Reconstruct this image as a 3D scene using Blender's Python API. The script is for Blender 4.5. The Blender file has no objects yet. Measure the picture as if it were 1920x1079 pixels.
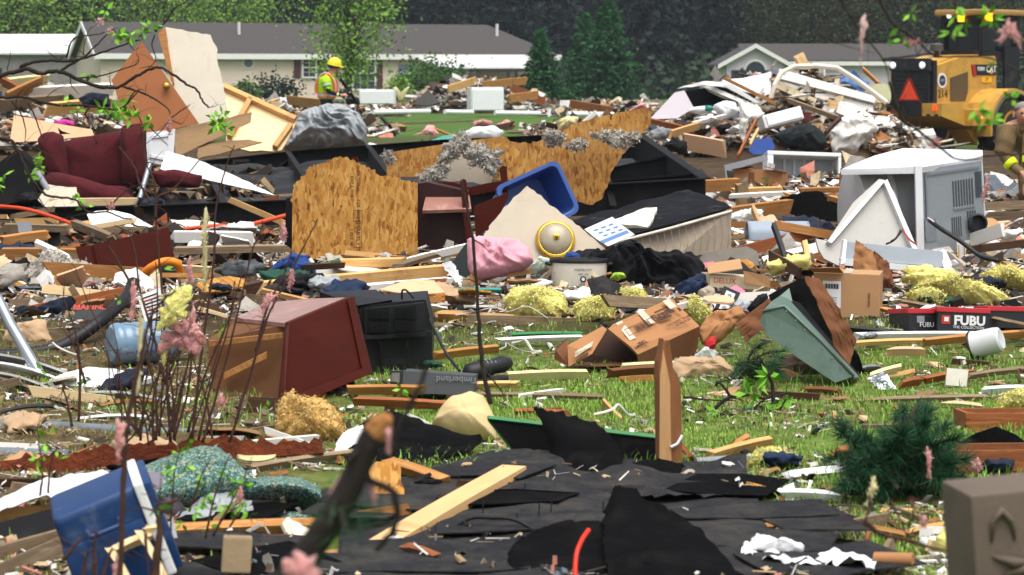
import bpy, bmesh, math, random
from mathutils import Vector, Matrix, noise
R = math.radians
rnd = random.Random(11)
scene = bpy.context.scene
COL = scene.collection

# ---------------------------------------------------------------- camera, sky, sun, exposure
F, H, HY = 4500.0, 1.6, 143.0          # focal length in photo pixels, eye height, horizon row
cam = bpy.data.cameras.new('camera'); camo = bpy.data.objects.new('camera', cam); COL.objects.link(camo)
camo.location = (0, 0, H); camo.rotation_euler = (R(90), 0, 0)
cam.sensor_width = 36; cam.lens = 36 * F / 1920; cam.shift_y = -(539.5 - HY) / 1920
cam.clip_start = .1; cam.clip_end = 3000
cam.dof.use_dof = True; cam.dof.focus_distance = 15.5; cam.dof.aperture_fstop = 6.3; cam.dof.aperture_blades = 7
scene.camera = camo
W = bpy.data.worlds.new('World'); scene.world = W; W.use_nodes = True
wn = W.node_tree.nodes; sky = wn.new('ShaderNodeTexSky'); sky.sky_type = 'NISHITA'; sky.sun_disc = False
SUN_EL, SUN_AZ = 70, 24                 # sun high, over the right shoulder, behind thin cloud
sky.sun_elevation = R(SUN_EL); sky.sun_rotation = R(180 - SUN_AZ); sky.air_density = 1.0; sky.dust_density = 4.0; sky.ozone_density = .6
bgn = wn['Background']; bgn.inputs[1].default_value = .1
hs0 = wn.new('ShaderNodeHueSaturation'); hs0.inputs['Saturation'].default_value = .4       # cloud cover: a nearly white sky
W.node_tree.links.new(sky.outputs[0], hs0.inputs['Color']); W.node_tree.links.new(hs0.outputs[0], bgn.inputs[0])
sl = bpy.data.lights.new('sun', 'SUN'); sl.energy = 1.5; sl.angle = R(60); sl.color = (1, .975, .94)
so = bpy.data.objects.new('sun', sl); COL.objects.link(so)
so.rotation_euler = (R(90 - SUN_EL), 0, R(SUN_AZ)); so.location = (20, -20, 40)
vs = scene.view_settings; vs.view_transform = 'Standard'; vs.look = 'None'; vs.gamma = 1; vs.exposure = 1.12; vs.use_curve_mapping = False
scene.cycles.use_denoising = True
scene.cycles.max_bounces = 5; scene.cycles.diffuse_bounces = 3; scene.cycles.transparent_max_bounces = 8

# ---------------------------------------------------------------- places
def P(x, y, d): return Vector(((x - 960) * d / F, d, H - (y - HY) * d / F))
BED = .12
def D(y):                                # distance of the ground seen in row y
    if y >= 676: return H * F / (y - HY)
    if y >= 602: return 13.5 + (676 - y) / 74.0
    return (H - BED) * F / (y - HY)
def hgt(d): return 0 if d < 13.5 else BED if d > 14.5 else (d - 13.5) * BED
def FR(x, y, d, yaw=0, pitch=0, roll=0):
    return Matrix.Translation(P(x, y, d)) @ Matrix.Rotation(R(yaw), 4, 'Z') @ Matrix.Rotation(R(-pitch), 4, 'X') @ Matrix.Rotation(R(roll), 4, 'Y')
def on_plane(M, pts):                    # points of the local plane y = 0 of frame M
    I = M.inverted(); o = I @ Vector((0, 0, H)); I3 = I.to_3x3(); out = []
    for x, y in pts:
        r = I3 @ Vector(((x - 960) / F, 1, -(y - HY) / F)); t = -o.y / r.y
        q = o + r * t; out.append(Vector((q.x, 0, q.z)))
    return out

# ---------------------------------------------------------------- materials
def C(h, k=1.0):
    h = h.lstrip('#'); v = [int(h[i:i + 2], 16) / 255 for i in (0, 2, 4)]
    return tuple((c / 12.92 if c <= .04045 else ((c + .055) / 1.055) ** 2.4) * k for c in v) + (1,)
MATS = {}
class NT:
    def __init__(s, name):
        s.m = bpy.data.materials.new(name); s.m.use_nodes = True; s.t = s.m.node_tree
        s.p = s.t.nodes['Principled BSDF']; s.tc = s.t.nodes.new('ShaderNodeTexCoord')
    def n(s, typ, **kw):
        o = s.t.nodes.new(typ)
        for k, v in kw.items(): setattr(o, k, v)
        return o
    def l(s, a, b): s.t.links.new(a, b)
    def mapping(s, scale=(1, 1, 1), rot=(0, 0, 0), src=None):
        m = s.n('ShaderNodeMapping'); s.l(src or s.tc.outputs['Object'], m.inputs[0]); m.inputs['Scale'].default_value = scale; m.inputs['Rotation'].default_value = rot
        return m.outputs[0]
    def noise(s, scale, detail=4, rough=.6, vec=None, dist=0):
        o = s.n('ShaderNodeTexNoise'); o.inputs['Scale'].default_value = scale; o.inputs['Detail'].default_value = detail
        o.inputs['Roughness'].default_value = rough; o.inputs['Distortion'].default_value = dist
        s.l(vec or s.tc.outputs['Object'], o.inputs['Vector']); return o.outputs['Fac']
    def ramp(s, fac, stops, interp='LINEAR'):
        o = s.n('ShaderNodeValToRGB'); s.l(fac, o.inputs[0]); e = o.color_ramp.elements; o.color_ramp.interpolation = interp
        while len(e) < len(stops): e.new(.5)
        for i, (p, c) in enumerate(stops):
            e[i].position = p; e[i].color = c if len(c) == 4 else tuple(c) + (1,)
        return o.outputs[0]
    def mix(s, fac, a, b, mode='MIX'):
        o = s.n('ShaderNodeMix', data_type='RGBA', blend_type=mode)
        if hasattr(fac, 'is_output'): s.l(fac, o.inputs[0])
        else: o.inputs[0].default_value = fac
        for v, i in ((a, 6), (b, 7)):
            if hasattr(v, 'is_output'): s.l(v, o.inputs[i])
            else: o.inputs[i].default_value = v
        return o.outputs[2]
    def bump(s, fac, strength, dist=.01):
        o = s.n('ShaderNodeBump'); o.inputs['Strength'].default_value = strength; o.inputs['Distance'].default_value = dist
        s.l(fac, o.inputs['Height']); s.l(o.outputs[0], s.p.inputs['Normal'])
    def fin(s, col, rough=.7, metal=0, spec=.4):
        if hasattr(col, 'is_output'): s.l(col, s.p.inputs['Base Color'])
        else: s.p.inputs['Base Color'].default_value = col
        s.p.inputs['Roughness'].default_value = rough; s.p.inputs['Metallic'].default_value = metal
        s.p.inputs['Specular IOR Level'].default_value = spec
        return s.m
def sc3(c, k): return tuple(min(1, v * k) for v in c[:3]) + (1,)
def M(name, base, rough=.65, var=.18, scale=5, dirt=.25, dirtcol='#4a4034', dscale=3.5, bump=.15, bscale=60, bdist=.004, metal=0, spec=.35, stretch=(1, 1, 1), sss=0):
    if name in MATS: return MATS[name]
    t = NT(name); b = C(base, .88) if isinstance(base, str) else base
    v = t.mapping(stretch)
    f = t.noise(scale, 5, .65, v)
    c = t.ramp(f, [(.3, sc3(b, 1 - var)), (.7, sc3(b, 1 + var))])
    if dirt:
        g = t.noise(dscale, 8, .72); k = t.ramp(g, [(.62 - dirt * .35, (0, 0, 0)), (.72, (dirt * 1.6,) * 3)])
        sp = t.noise(dscale * 22, 3, .6); k2 = t.ramp(sp, [(.68, (0, 0, 0)), (.74, (min(1, dirt * 2.2),) * 3)])
        kk = t.mix(1, k, k2, 'LIGHTEN')
        c = t.mix(kk, c, C(dirtcol))
    if bump: t.bump(t.noise(bscale, 4, .6, v), bump, bdist)
    if sss: t.p.inputs['Subsurface Weight'].default_value = sss; t.p.inputs['Subsurface Radius'].default_value = (1, .8, .6); t.p.inputs['Subsurface Scale'].default_value = .03
    MATS[name] = t.fin(c, rough, metal, spec); return MATS[name]
def wood(name, a, b, rough=.75, dirt=.3, scale=1):
    if name in MATS: return MATS[name]
    t = NT(name); oi = t.n('ShaderNodeObjectInfo')
    v = t.n('ShaderNodeVectorMath', operation='ADD'); t.l(t.mapping((2 * scale, 34 * scale, 34 * scale)), v.inputs[0])
    mu = t.n('ShaderNodeMath', operation='MULTIPLY'); t.l(oi.outputs['Random'], mu.inputs[0]); mu.inputs[1].default_value = 40; t.l(mu.outputs[0], v.inputs[1])
    f = t.noise(1.6, 6, .62, v.outputs[0], 1.2)
    c = t.ramp(f, [(.28, C(a, .85)), (.5, sc3(C(a, .85), 1.2)), (.72, C(b, .9))])
    k = t.noise(5, 5, .7, v.outputs[0]); c = t.mix(t.ramp(k, [(.62, (0, 0, 0)), (.7, (.5,) * 3)]), c, sc3(C(a, .85), .45))
    g = t.noise(3, 8, .7); c = t.mix(t.ramp(g, [(.55, (0, 0, 0)), (.75, (dirt * 2,) * 3)]), c, C('#3c3126'))
    hs = t.n('ShaderNodeHueSaturation'); t.l(c, hs.inputs['Color']); mr = t.n('ShaderNodeMapRange'); t.l(oi.outputs['Random'], mr.inputs[0])
    mr.inputs[3].default_value = .72; mr.inputs[4].default_value = 1.15; t.l(mr.outputs[0], hs.inputs['Value'])
    t.bump(f, .35, .003)
    MATS[name] = t.fin(hs.outputs[0], rough, 0, .3); return MATS[name]
def osb(name, tint=1.0, dark=.0):
    t = NT(name); base = None
    wv = t.n('ShaderNodeTexNoise'); wv.inputs['Scale'].default_value = 9; wv.inputs['Detail'].default_value = 2; t.l(t.tc.outputs['Object'], wv.inputs['Vector'])
    for i, (ang, sc, off) in enumerate(((.25, 44, 0), (-.9, 40, 3.3), (.7, 38, 7.1), (1.4, 36, 11.7), (-.35, 50, 17.3), (.5, 34, 23.1), (-1.25, 46, 29.9), (.0, 42, 37.7), (1.0, 52, 41.3))):
        ad = t.n('ShaderNodeVectorMath', operation='MULTIPLY_ADD'); t.l(wv.outputs['Color'], ad.inputs[0]); ad.inputs[1].default_value = (.03,) * 3; t.l(t.tc.outputs['Object'], ad.inputs[2])
        mp = t.n('ShaderNodeMapping'); t.l(ad.outputs[0], mp.inputs[0]); mp.inputs['Rotation'].default_value = (0, ang, 0)
        mp.inputs['Location'].default_value = (off, 0, off * .7); mp.inputs['Scale'].default_value = (sc, .01, sc * .34)
        vo = t.n('ShaderNodeTexVoronoi'); vo.inputs['Scale'].default_value = 1; vo.distance = 'CHEBYCHEV'; t.l(mp.outputs[0], vo.inputs['Vector'])
        sp = t.n('ShaderNodeSeparateColor'); t.l(vo.outputs['Color'], sp.inputs[0])
        k = tint
        c = t.ramp(sp.outputs[0], [(0, C('#7a4416', k)), (.1, C('#a86c26', k)), (.3, C('#bf8538', k)), (.6, C('#cc964a', k)), (.85, C('#d8a85c', k)), (1, C('#a87030', k))])
        if base is None: base = c; hg = sp.outputs[2]
        else: base = t.mix(t.ramp(sp.outputs[1], [(.68, (0, 0, 0)), (.72, (1, 1, 1))]), base, c)
    g = t.noise(2.6, 8, .7); base = t.mix(t.ramp(g, [(.5 - dark * .3, (0, 0, 0)), (.75, (.4 + dark,) * 3)]), base, C('#5a3312'))
    sp_ = t.noise(70, 3, .6, t.mapping((1, .05, .3))); base = t.mix(t.ramp(sp_, [(.66, (0, 0, 0)), (.72, (.7,) * 3)]), base, C('#5c3414'))
    gr = t.noise(230, 2, .6, t.mapping((1, .05, .12))); base = t.mix(.22, base, t.ramp(gr, [(.3, (.3, .24, .16)), (.7, (1, 1, 1))]), 'MULTIPLY')
    t.bump(hg, .5, .004); MATS[name] = t.fin(base, .78, 0, .25); return t.m
def island(name, cols, rough=.8, bump=.2):     # each loose piece of the mesh takes one of these colours
    t = NT(name); ge = t.n('ShaderNodeNewGeometry'); n = len(cols)
    c = t.ramp(ge.outputs['Random Per Island'], [(i / n, C(h, .85)) for i, h in enumerate(cols)], 'CONSTANT')
    g = t.noise(9, 6, .7); c = t.mix(t.ramp(g, [(.45, (0, 0, 0)), (.75, (.6,) * 3)]), c, C('#3a3026'))
    MATS[name] = t.fin(c, rough, 0, .25); return t.m
def glow(name, col, s):
    t = NT(name); t.p.inputs['Emission Color'].default_value = C(col); t.p.inputs['Emission Strength'].default_value = s
    MATS[name] = t.fin(C(col), .4); return t.m
def leafmat(name, a, b, c=None, trans=.25):
    t = NT(name); ge = t.n('ShaderNodeNewGeometry')
    f = t.noise(.6, 3, .6); c1 = t.ramp(ge.outputs['Random Per Island'], [(0, C(a)), (.6, C(b)), (1, C(c or b))])
    c1 = t.mix(.35, c1, t.ramp(f, [(.3, C(a)), (.7, C(b))]))
    t.p.inputs['Subsurface Weight'].default_value = 0
    MATS[name] = t.fin(c1, .65, 0, .2); return t.m

# ---------------------------------------------------------------- mesh building
class MB:
    def __init__(s): s.v = []; s.f = []; s.m = []
    def add(s, vs, fs, mi=0):
        o = len(s.v); s.v += [Vector(q) for q in vs]; s.f += [tuple(i + o for i in f) for f in fs]; s.m += [mi] * len(fs); return s
    def box(s, c, size, rot=None, mi=0, taper=1.0):
        c = Vector(c); x, y, z = (k / 2 for k in size); vs = []
        for sz, k in ((-1, 1), (1, taper)):
            for sx, sy in ((-1, -1), (1, -1), (1, 1), (-1, 1)): vs.append(Vector((sx * x * k, sy * y * k, sz * z)))
        if rot is not None: vs = [rot @ q for q in vs]
        return s.add([q + c for q in vs], [(3, 2, 1, 0), (4, 5, 6, 7), (0, 1, 5, 4), (1, 2, 6, 5), (2, 3, 7, 6), (3, 0, 4, 7)], mi)
    def rbox(s, c, size, r=.02, rot=None, mi=0, seg=2):      # box with rounded edges
        bm = bmesh.new(); bmesh.ops.create_cube(bm, size=1)
        for q in bm.verts: q.co = Vector((q.co.x * size[0], q.co.y * size[1], q.co.z * size[2]))
        bmesh.ops.bevel(bm, geom=bm.edges[:], offset=r, segments=seg, affect='EDGES', profile=.6)
        bm.verts.index_update(); c = Vector(c)
        s.add([(rot @ q.co if rot is not None else q.co) + c for q in bm.verts], [tuple(q.index for q in f.verts) for f in bm.faces], mi); bm.free(); return s
    def prism(s, pts, vec, mi=0, side=None, back=None):
        n = len(pts); vec = Vector(vec); pts = [Vector(q) for q in pts]
        s.add(pts + [q + vec for q in pts], [], mi); o = len(s.v) - 2 * n
        s.f.append(tuple(o + i for i in range(n))); s.m.append(mi)
        s.f.append(tuple(o + n + i for i in reversed(range(n)))); s.m.append(mi if back is None else back)
        for i in range(n):
            j = (i + 1) % n; s.f.append((o + j, o + i, o + n + i, o + n + j)); s.m.append(mi if side is None else side)
        return s
    def tube(s, pts, rads, n=7, mi=0, caps=True):
        pts = [Vector(q) for q in pts]; k = len(pts)
        if not hasattr(rads, '__len__'): rads = [rads] * k
        o = len(s.v); up = Vector((.13, .2, 1)).normalized()
        for i, q in enumerate(pts):
            t = (pts[min(i + 1, k - 1)] - pts[max(i - 1, 0)]); t = t.normalized() if t.length > 1e-9 else Vector((0, 0, 1))
            a = t.cross(up)
            if a.length < .05: a = t.cross(Vector((1, 0, 0)))
            a.normalize(); b = t.cross(a)
            for j in range(n):
                w = 2 * math.pi * j / n; s.v.append(q + (a * math.cos(w) + b * math.sin(w)) * rads[i])
        for i in range(k - 1):
            for j in range(n):
                j2 = (j + 1) % n; s.f.append((o + i * n + j, o + i * n + j2, o + (i + 1) * n + j2, o + (i + 1) * n + j)); s.m.append(mi)
        if caps:
            s.f.append(tuple(o + j for j in reversed(range(n)))); s.m.append(mi)
            s.f.append(tuple(o + (k - 1) * n + j for j in range(n))); s.m.append(mi)
        return s
    def lathe(s, prof, n=24, M=None, mi=0, sx=1, sy=1):
        o = len(s.v); k = len(prof)
        for r, z in prof:
            for j in range(n):
                w = 2 * math.pi * j / n; q = Vector((r * math.cos(w) * sx, r * math.sin(w) * sy, z)); s.v.append(M @ q if M is not None else q)
        for i in range(k - 1):
            for j in range(n):
                j2 = (j + 1) % n; s.f.append((o + i * n + j, o + i * n + j2, o + (i + 1) * n + j2, o + (i + 1) * n + j)); s.m.append(mi)
        s.f.append(tuple(o + j for j in reversed(range(n)))); s.m.append(mi)
        s.f.append(tuple(o + (k - 1) * n + j for j in range(n))); s.m.append(mi)
        return s
    def grid(s, fn, nu, nv, mi=0, thick=None):
        o = len(s.v); top = [[fn(i / nu, j / nv) for i in range(nu + 1)] for j in range(nv + 1)]
        for row in top: s.v += [Vector(q) for q in row]
        def id_(i, j, b=0): return o + b + j * (nu + 1) + i
        for j in range(nv):
            for i in range(nu): s.f.append((id_(i, j), id_(i + 1, j), id_(i + 1, j + 1), id_(i, j + 1))); s.m.append(mi)
        if thick is not None:
            b = (nu + 1) * (nv + 1); th = Vector(thick)
            for row in top: s.v += [Vector(q) + th for q in row]
            for j in range(nv):
                for i in range(nu): s.f.append((id_(i, j + 1, b), id_(i + 1, j + 1, b), id_(i + 1, j, b), id_(i, j, b))); s.m.append(mi)
            for i in range(nu):
                s.f.append((id_(i + 1, 0), id_(i, 0), id_(i, 0, b), id_(i + 1, 0, b))); s.m.append(mi)
                s.f.append((id_(i, nv), id_(i + 1, nv), id_(i + 1, nv, b), id_(i, nv, b))); s.m.append(mi)
            for j in range(nv):
                s.f.append((id_(0, j), id_(0, j + 1), id_(0, j + 1, b), id_(0, j, b))); s.m.append(mi)
                s.f.append((id_(nu, j + 1), id_(nu, j), id_(nu, j, b), id_(nu, j + 1, b))); s.m.append(mi)
        return s
    def mesh(s, name, mats, smooth=False):
        me = bpy.data.meshes.new(name); me.from_pydata(s.v, [], s.f)
        mats = mats if isinstance(mats, (list, tuple)) else [mats]
        for m in mats: me.materials.append(m)
        if len(mats) > 1: me.polygons.foreach_set('material_index', s.m)
        if smooth:
            me.polygons.foreach_set('use_smooth', [True] * len(me.polygons))
            if smooth is not True: me.set_sharp_from_angle(angle=R(smooth))
        me.update(); return me
ALL = []
def tag(o, label=None, cat=None, group=None, kind=None):
    if label: o['label'] = label
    if cat: o['category'] = cat; o['kind'] = kind or 'thing'
    if group: o['group'] = group
    if kind: o['kind'] = kind
    return o
def obj(name, mb, mats, parent=None, Mx=None, smooth=False, **kw):
    me = mb if isinstance(mb, bpy.types.Mesh) else mb.mesh(name, mats, smooth)
    o = bpy.data.objects.new(name, me); COL.objects.link(o)
    if parent: o.parent = parent
    if Mx is not None: o.matrix_basis = Mx
    return tag(o, **kw)
def thing(name, label, cat, Mx, group=None):
    o = bpy.data.objects.new(name, None); COL.objects.link(o); o.empty_display_size = .1
    o.matrix_basis = Mx; return tag(o, label, cat, group)
def copy_tree(o, parent=None):
    c = o.copy(); COL.objects.link(c); c.parent = parent
    if parent is None: c.matrix_parent_inverse.identity()
    for ch in o.children: copy_tree(ch, c)
    return c
def world(name, mb, mats, base, smooth=False, **kw):   # world-space vertices, origin put at base
    base = Vector(base); mb.v = [q - base for q in mb.v]
    return obj(name, mb, mats, None, Matrix.Translation(base), smooth, **kw)

def jagged(pts, edges, step, amp, rg):
    out = []; n = len(pts)
    for i in range(n):
        a, b = pts[i], pts[(i + 1) % n]; out.append(a)
        if edges is not None and i not in edges: continue
        L = (b - a).length; k = int(L / step)
        if k < 2: continue
        nrm = (b - a).cross(Vector((0, 1, 0))).normalized()
        for j in range(1, k):
            t = (j + rg.uniform(-.3, .3)) / k
            out.append(a.lerp(b, t) + nrm * (rg.uniform(-1, 1) * amp + amp * .8 * noise.noise(Vector((a.x + t * L * 6, a.z, 3)))))
    return out
def panel(name, label, cat, pts, at, yaw=0, pitch=0, roll=0, thick=.012, mats=None, jag=0, edges=None, step=.02, parent=None, group=None, seed=None):
    Mx = FR(*at, yaw, pitch, roll); q = on_plane(Mx, pts); rg = random.Random(seed or int(pts[0][0] * 7 + pts[0][1]))
    if jag: q = jagged(q, edges, step, jag, rg)
    mb = MB().prism(q, (0, thick, 0), 0, 1, 0)
    mats = mats if isinstance(mats, (list, tuple)) else [mats, mats]
    o = obj(name, mb, mats, None, Mx, label=label, cat=cat, group=group)
    return o
def bent(name, label, cat, pts, at, yaw=0, pitch=0, thick=.008, mats=None, wave=.03, freq=2.0, n=26, group=None, curl=None, smooth=40):
    """A limp or warped sheet: quad outline (4 corners, in picture order) on a plane, waved out of it."""
    Mx = FR(*at, yaw, pitch); a, b, c, d = on_plane(Mx, pts); sd = pts[0][0] * .37 + pts[0][1] * .11
    def fn(u, v):
        q = (a * (1 - u) + b * u) * (1 - v) + (d * (1 - u) + c * u) * v
        w = noise.fractal(Vector((q.x * freq + sd, q.z * freq, sd)), 1.0, 2.0, 3) * wave
        if curl: w += curl(u, v)
        e = .012 * noise.noise(Vector((u * 9 + sd, v * 9, 4)))
        return Vector((q.x + e, w, q.z + e))
    return obj(name, MB().grid(fn, n, n, 0, (0, thick, 0)), mats, None, Mx, smooth, label=label, cat=cat, group=group)
def pillow(name, label, cat, pts, at, yaw=0, pitch=20, thick=.12, mats=None, amp=.03, freq=9, rings=9, n=44, ridged=False, folds=None, edge=.0, back=.5, group=None, parent=None, smooth=True, flat=.5):
    """A soft lump: outline on a tilted plane, swelling towards the viewer and behind, creased by noise."""
    Mx = FR(*at, yaw, pitch); q = on_plane(Mx, pts); c = sum(q, Vector()) / len(q); sd = pts[0][0] * .37 + pts[0][1] * .11
    per = [0]; ext = max(.02, max((v - c).length for v in q) * 2)
    for i in range(len(q)): per.append(per[-1] + (q[(i + 1) % len(q)] - q[i]).length)
    ring = []
    for k in range(n):
        s_ = per[-1] * k / n; i = max(j for j in range(len(q)) if per[j] <= s_); t = (s_ - per[i]) / max(1e-6, per[i + 1] - per[i])
        b = q[i].lerp(q[(i + 1) % len(q)], t)
        if edge: ef = 7 / ext; b = c + (b - c) * (1 + edge * (noise.noise(Vector((b.x * ef + sd, b.z * ef, 1))) + .6 * noise.noise(Vector((b.x * ef * 2.7, b.z * ef * 2.7, sd)))))
        ring.append(b)
    def nz(p):
        if ridged: return (noise.ridged_multi_fractal(Vector((p.x * freq + sd, p.y * freq, p.z * freq)), 1, 2, 3, 1, 2) - 1.0) * amp
        return noise.fractal(Vector((p.x * freq + sd, p.y * freq, p.z * freq)), .8, 2.1, 4) * amp
    mb = MB(); vs = []; fs = []
    for side, th in ((-1, thick), (1, thick * back)):
        for r in range(1, rings + 1) if side < 0 else range(1, rings):
            rr = math.sin(r / rings * math.pi / 2)
            for b in ring:
                p = c + (b - c) * rr; p = Vector((p.x, side * th * (1 - rr ** 2) ** flat, p.z)); p.y += side * nz(p) * (1.15 - rr) + .3 * nz(p * 1.7)
                if folds:
                    fq = folds[0]; w1 = noise.noise(Vector((p.x * fq * .5 + sd, p.z * fq * .5, 9))); a_ = folds[2]; e1, e2 = p.x * math.cos(a_) + p.z * math.sin(a_), -p.x * math.sin(a_) + p.z * math.cos(a_)
                    rd = 1 - 2.2 * abs(noise.noise(Vector((e1 * fq + w1 * 1.6 + sd, e2 * fq * .38 + w1, 1)))); rd2 = 1 - 2 * abs(noise.noise(Vector((e1 * fq * 2.3 + w1 * 2, e2 * fq * .9 + sd, 5))))
                    p.y += side * folds[1] * (rd + .45 * rd2 - .6) * (1.1 - .5 * rr)
                p.x += .5 * nz(p + Vector((5, 0, 0))) * (.4 + rr * .6); p.z += .5 * nz(p + Vector((0, 5, 0))) * (.4 + rr * .6); vs.append(p)
    cf = len(vs); vs.append(c + Vector((0, -thick + nz(c), 0))); vs.append(c + Vector((0, thick * back, 0)))
    for k in range(n):
        k2 = (k + 1) % n; fs.append((cf, k, k2))
        for r in range(rings - 1): fs.append((r * n + k, (r + 1) * n + k, (r + 1) * n + k2, r * n + k2))
        o = rings * n; fs.append((cf + 1, o + k2, o + k))
        for r in range(rings - 2): fs.append((o + r * n + k2, o + (r + 1) * n + k2, o + (r + 1) * n + k, o + r * n + k))
        e = (rings - 2) * n; fs.append((o + e + k2, (rings - 1) * n + k2, (rings - 1) * n + k, o + e + k))
    mb.add(vs, fs)
    return obj(name, mb, mats, parent, Mx, smooth, label=label, cat=cat, group=group)
def fluff(o, n=700, size=.02, seed=3):
    """torn fibre flakes standing off a soft lump, as one part of it"""
    me = o.data; rg = random.Random(seed + len(me.vertices)); mb = MB(); vs = [v for v in me.vertices]; k = len(vs)
    for i in range(n):
        v = vs[rg.randrange(k)]; p = v.co + v.normal * rg.uniform(-.2, .5) * size + Vector((rg.gauss(0, 1), rg.gauss(0, 1), rg.gauss(0, 1))) * size * .6
        a = Vector((rg.gauss(0, 1), rg.gauss(0, 1), rg.gauss(0, 1))); a = (a + v.normal * .6).normalized() * size * rg.uniform(.5, 1.8); b = a.cross(v.normal + Vector((.01, .02, .3))).normalized() * size * rg.uniform(.15, .6)
        q = len(mb.v); mb.v += [p - b, p + b, p + a + b * rg.uniform(-1, 1)]; mb.f.append((q, q + 1, q + 2)); mb.m.append(0)
    f = obj('fibres', mb, me.materials[0], o); f['kind'] = 'stuff'; return o
def plankmesh(L, w, t, rg, split=.04, seg=4, bow=.01):
    mb = MB(); vs = []; n1 = 4
    for i in range(seg + 1):
        u = i / seg; x = (u - .5) * L; e = 0
        for sy, sz in ((-1, -1), (1, -1), (1, 1), (-1, 1)):
            ex = rg.uniform(-split, split) if i in (0, seg) else 0
            vs.append((x + ex, sy * t / 2 + bow * math.sin(u * 3.1), sz * w / 2 + bow * .4 * math.sin(u * 2.3)))
    fs = []
    for i in range(seg):
        for j in range(4): fs.append((i * 4 + j, i * 4 + (j + 1) % 4, (i + 1) * 4 + (j + 1) % 4, (i + 1) * 4 + j))
    fs += [(3, 2, 1, 0), tuple(seg * 4 + j for j in range(4))]
    return mb.add(vs, fs)
def plank(name, label, cat, a, b, w=.09, t=.038, roll=0, mats=None, split=.03, group=None, bow=.005, ends=None, seed=None, seg=4):
    A, B = P(*a), P(*b); x = (B - A); L = x.length; x.normalize(); z = Vector((0, 0, 1)); y = z.cross(x)
    if y.length < .05: y = Vector((0, 1, 0))
    y.normalize(); z = x.cross(y)
    Rm = Matrix((x, y, z)).transposed().to_4x4() @ Matrix.Rotation(R(roll), 4, 'X')
    rg = random.Random(seed or int(a[0] * 3 + a[1] * 5 + b[0]))
    return obj(name, plankmesh(L, w, t, rg, split, seg, bow), mats, None, Matrix.Translation((A + B) / 2) @ Rm, label=label, cat=cat, group=group)
def pipe(name, label, cat, pts, r, mats, n=10, group=None, smooth=40):
    w = [P(*q) for q in pts]; return world(name, MB().tube(w, r, n), mats, w[0], smooth, label=label, cat=cat, group=group)
def smoothline(pts, k=6):                    # Catmull-Rom through tuples
    pts = [Vector(q) for q in pts]; out = []
    for i in range(len(pts) - 1):
        p0, p1, p2, p3 = pts[max(i - 1, 0)], pts[i], pts[i + 1], pts[min(i + 2, len(pts) - 1)]
        for j in range(k):
            t = j / k; out.append(.5 * ((2 * p1) + (p2 - p0) * t + (2 * p0 - 5 * p1 + 4 * p2 - p3) * t * t + (3 * p1 - p0 - 3 * p2 + p3) * t ** 3))
    return out + [pts[-1]]
def lettering(body, size, mat, parent, loc, rot=(90, 0, 0), sx=1, bold=0, align='CENTER', name='lettering', ext=.0008):
    cu = bpy.data.curves.new(name, 'FONT'); cu.body = body; cu.size = size; cu.extrude = ext; cu.offset = bold; cu.align_x = align; cu.align_y = 'CENTER'
    tmp = bpy.data.objects.new(name, cu); COL.objects.link(tmp); cu.resolution_u = 3
    me = bpy.data.meshes.new_from_object(tmp.evaluated_get(bpy.context.evaluated_depsgraph_get())); bpy.data.objects.remove(tmp); bpy.data.curves.remove(cu)
    me.materials.clear(); me.materials.append(mat); o = bpy.data.objects.new(name, me); COL.objects.link(o); o.parent = parent
    o.location = loc; o.rotation_euler = tuple(R(a) for a in rot); o.scale = (sx, 1, 1); return o
# ================================================================ ground
def relief(X, Y):
    z = hgt(Y) + .035 * noise.noise(Vector((X * .8, Y * .8, 0))) + .02 * noise.noise(Vector((X * 2.6, Y * 2.6, 5)))
    z -= .34 * math.exp(-(((X - 11.5) / 3.4) ** 2 + ((Y - 54.5) / 4.5) ** 2))          # hollow where the loader stands
    return z
mb = MB(); ys = []; y = 1.5
while y < 30: ys.append(y); y += .22
while y < 120: ys.append(y); y *= 1.025
while y < 900: ys.append(y); y *= 1.12
nx = 120
for y in ys:
    wd = 3 + y * .34 if y < 200 else y * .8
    for i in range(nx + 1):
        X = (i / nx * 2 - 1) * wd; mb.v.append(Vector((X, y, relief(X, y))))
for j in range(len(ys) - 1):
    for i in range(nx): a = j * (nx + 1) + i; mb.f.append((a, a + 1, a + nx + 2, a + nx + 1)); mb.m.append(0)
t = NT('ground_earth'); geo = t.n('ShaderNodeNewGeometry'); sx = t.n('ShaderNodeSeparateXYZ'); t.l(geo.outputs['Position'], sx.inputs[0])
soil = t.ramp(t.noise(3, 8, .7), [(.3, C('#2b2219')), (.55, C('#4a3c2c')), (.75, C('#6b5a45'))])
turf = t.ramp(t.noise(7, 7, .7), [(.3, C('#3c4420')), (.55, C('#5c7430')), (.8, C('#8c8458'))])
mr = t.n('ShaderNodeMapRange'); t.l(sx.outputs[1], mr.inputs[0]); mr.inputs[1].default_value = 13.2; mr.inputs[2].default_value = 14.6
mr2 = t.n('ShaderNodeMapRange'); t.l(sx.outputs[1], mr2.inputs[0]); mr2.inputs[1].default_value = 52; mr2.inputs[2].default_value = 60
mixa = t.mix(mr.outputs[0], turf, soil)
lawn = t.ramp(t.noise(.6, 6, .6), [(.3, C('#3a5222')), (.7, C('#526e30'))])
mr3 = t.n('ShaderNodeMapRange'); t.l(sx.outputs[0], mr3.inputs[0]); mr3.inputs[1].default_value = -1.2; mr3.inputs[2].default_value = -.5; turf = t.mix(mr3.outputs[0], t.ramp(t.noise(9, 8, .7), [(.3, C('#33291c')), (.55, C('#5c5034')), (.8, C('#8d8058'))]), turf)
mixa = t.mix(mr.outputs[0], turf, soil)
mixb = t.mix(mr2.outputs[0], mixa, lawn)
t.bump(t.noise(12, 6, .7), .6, .03)
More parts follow.
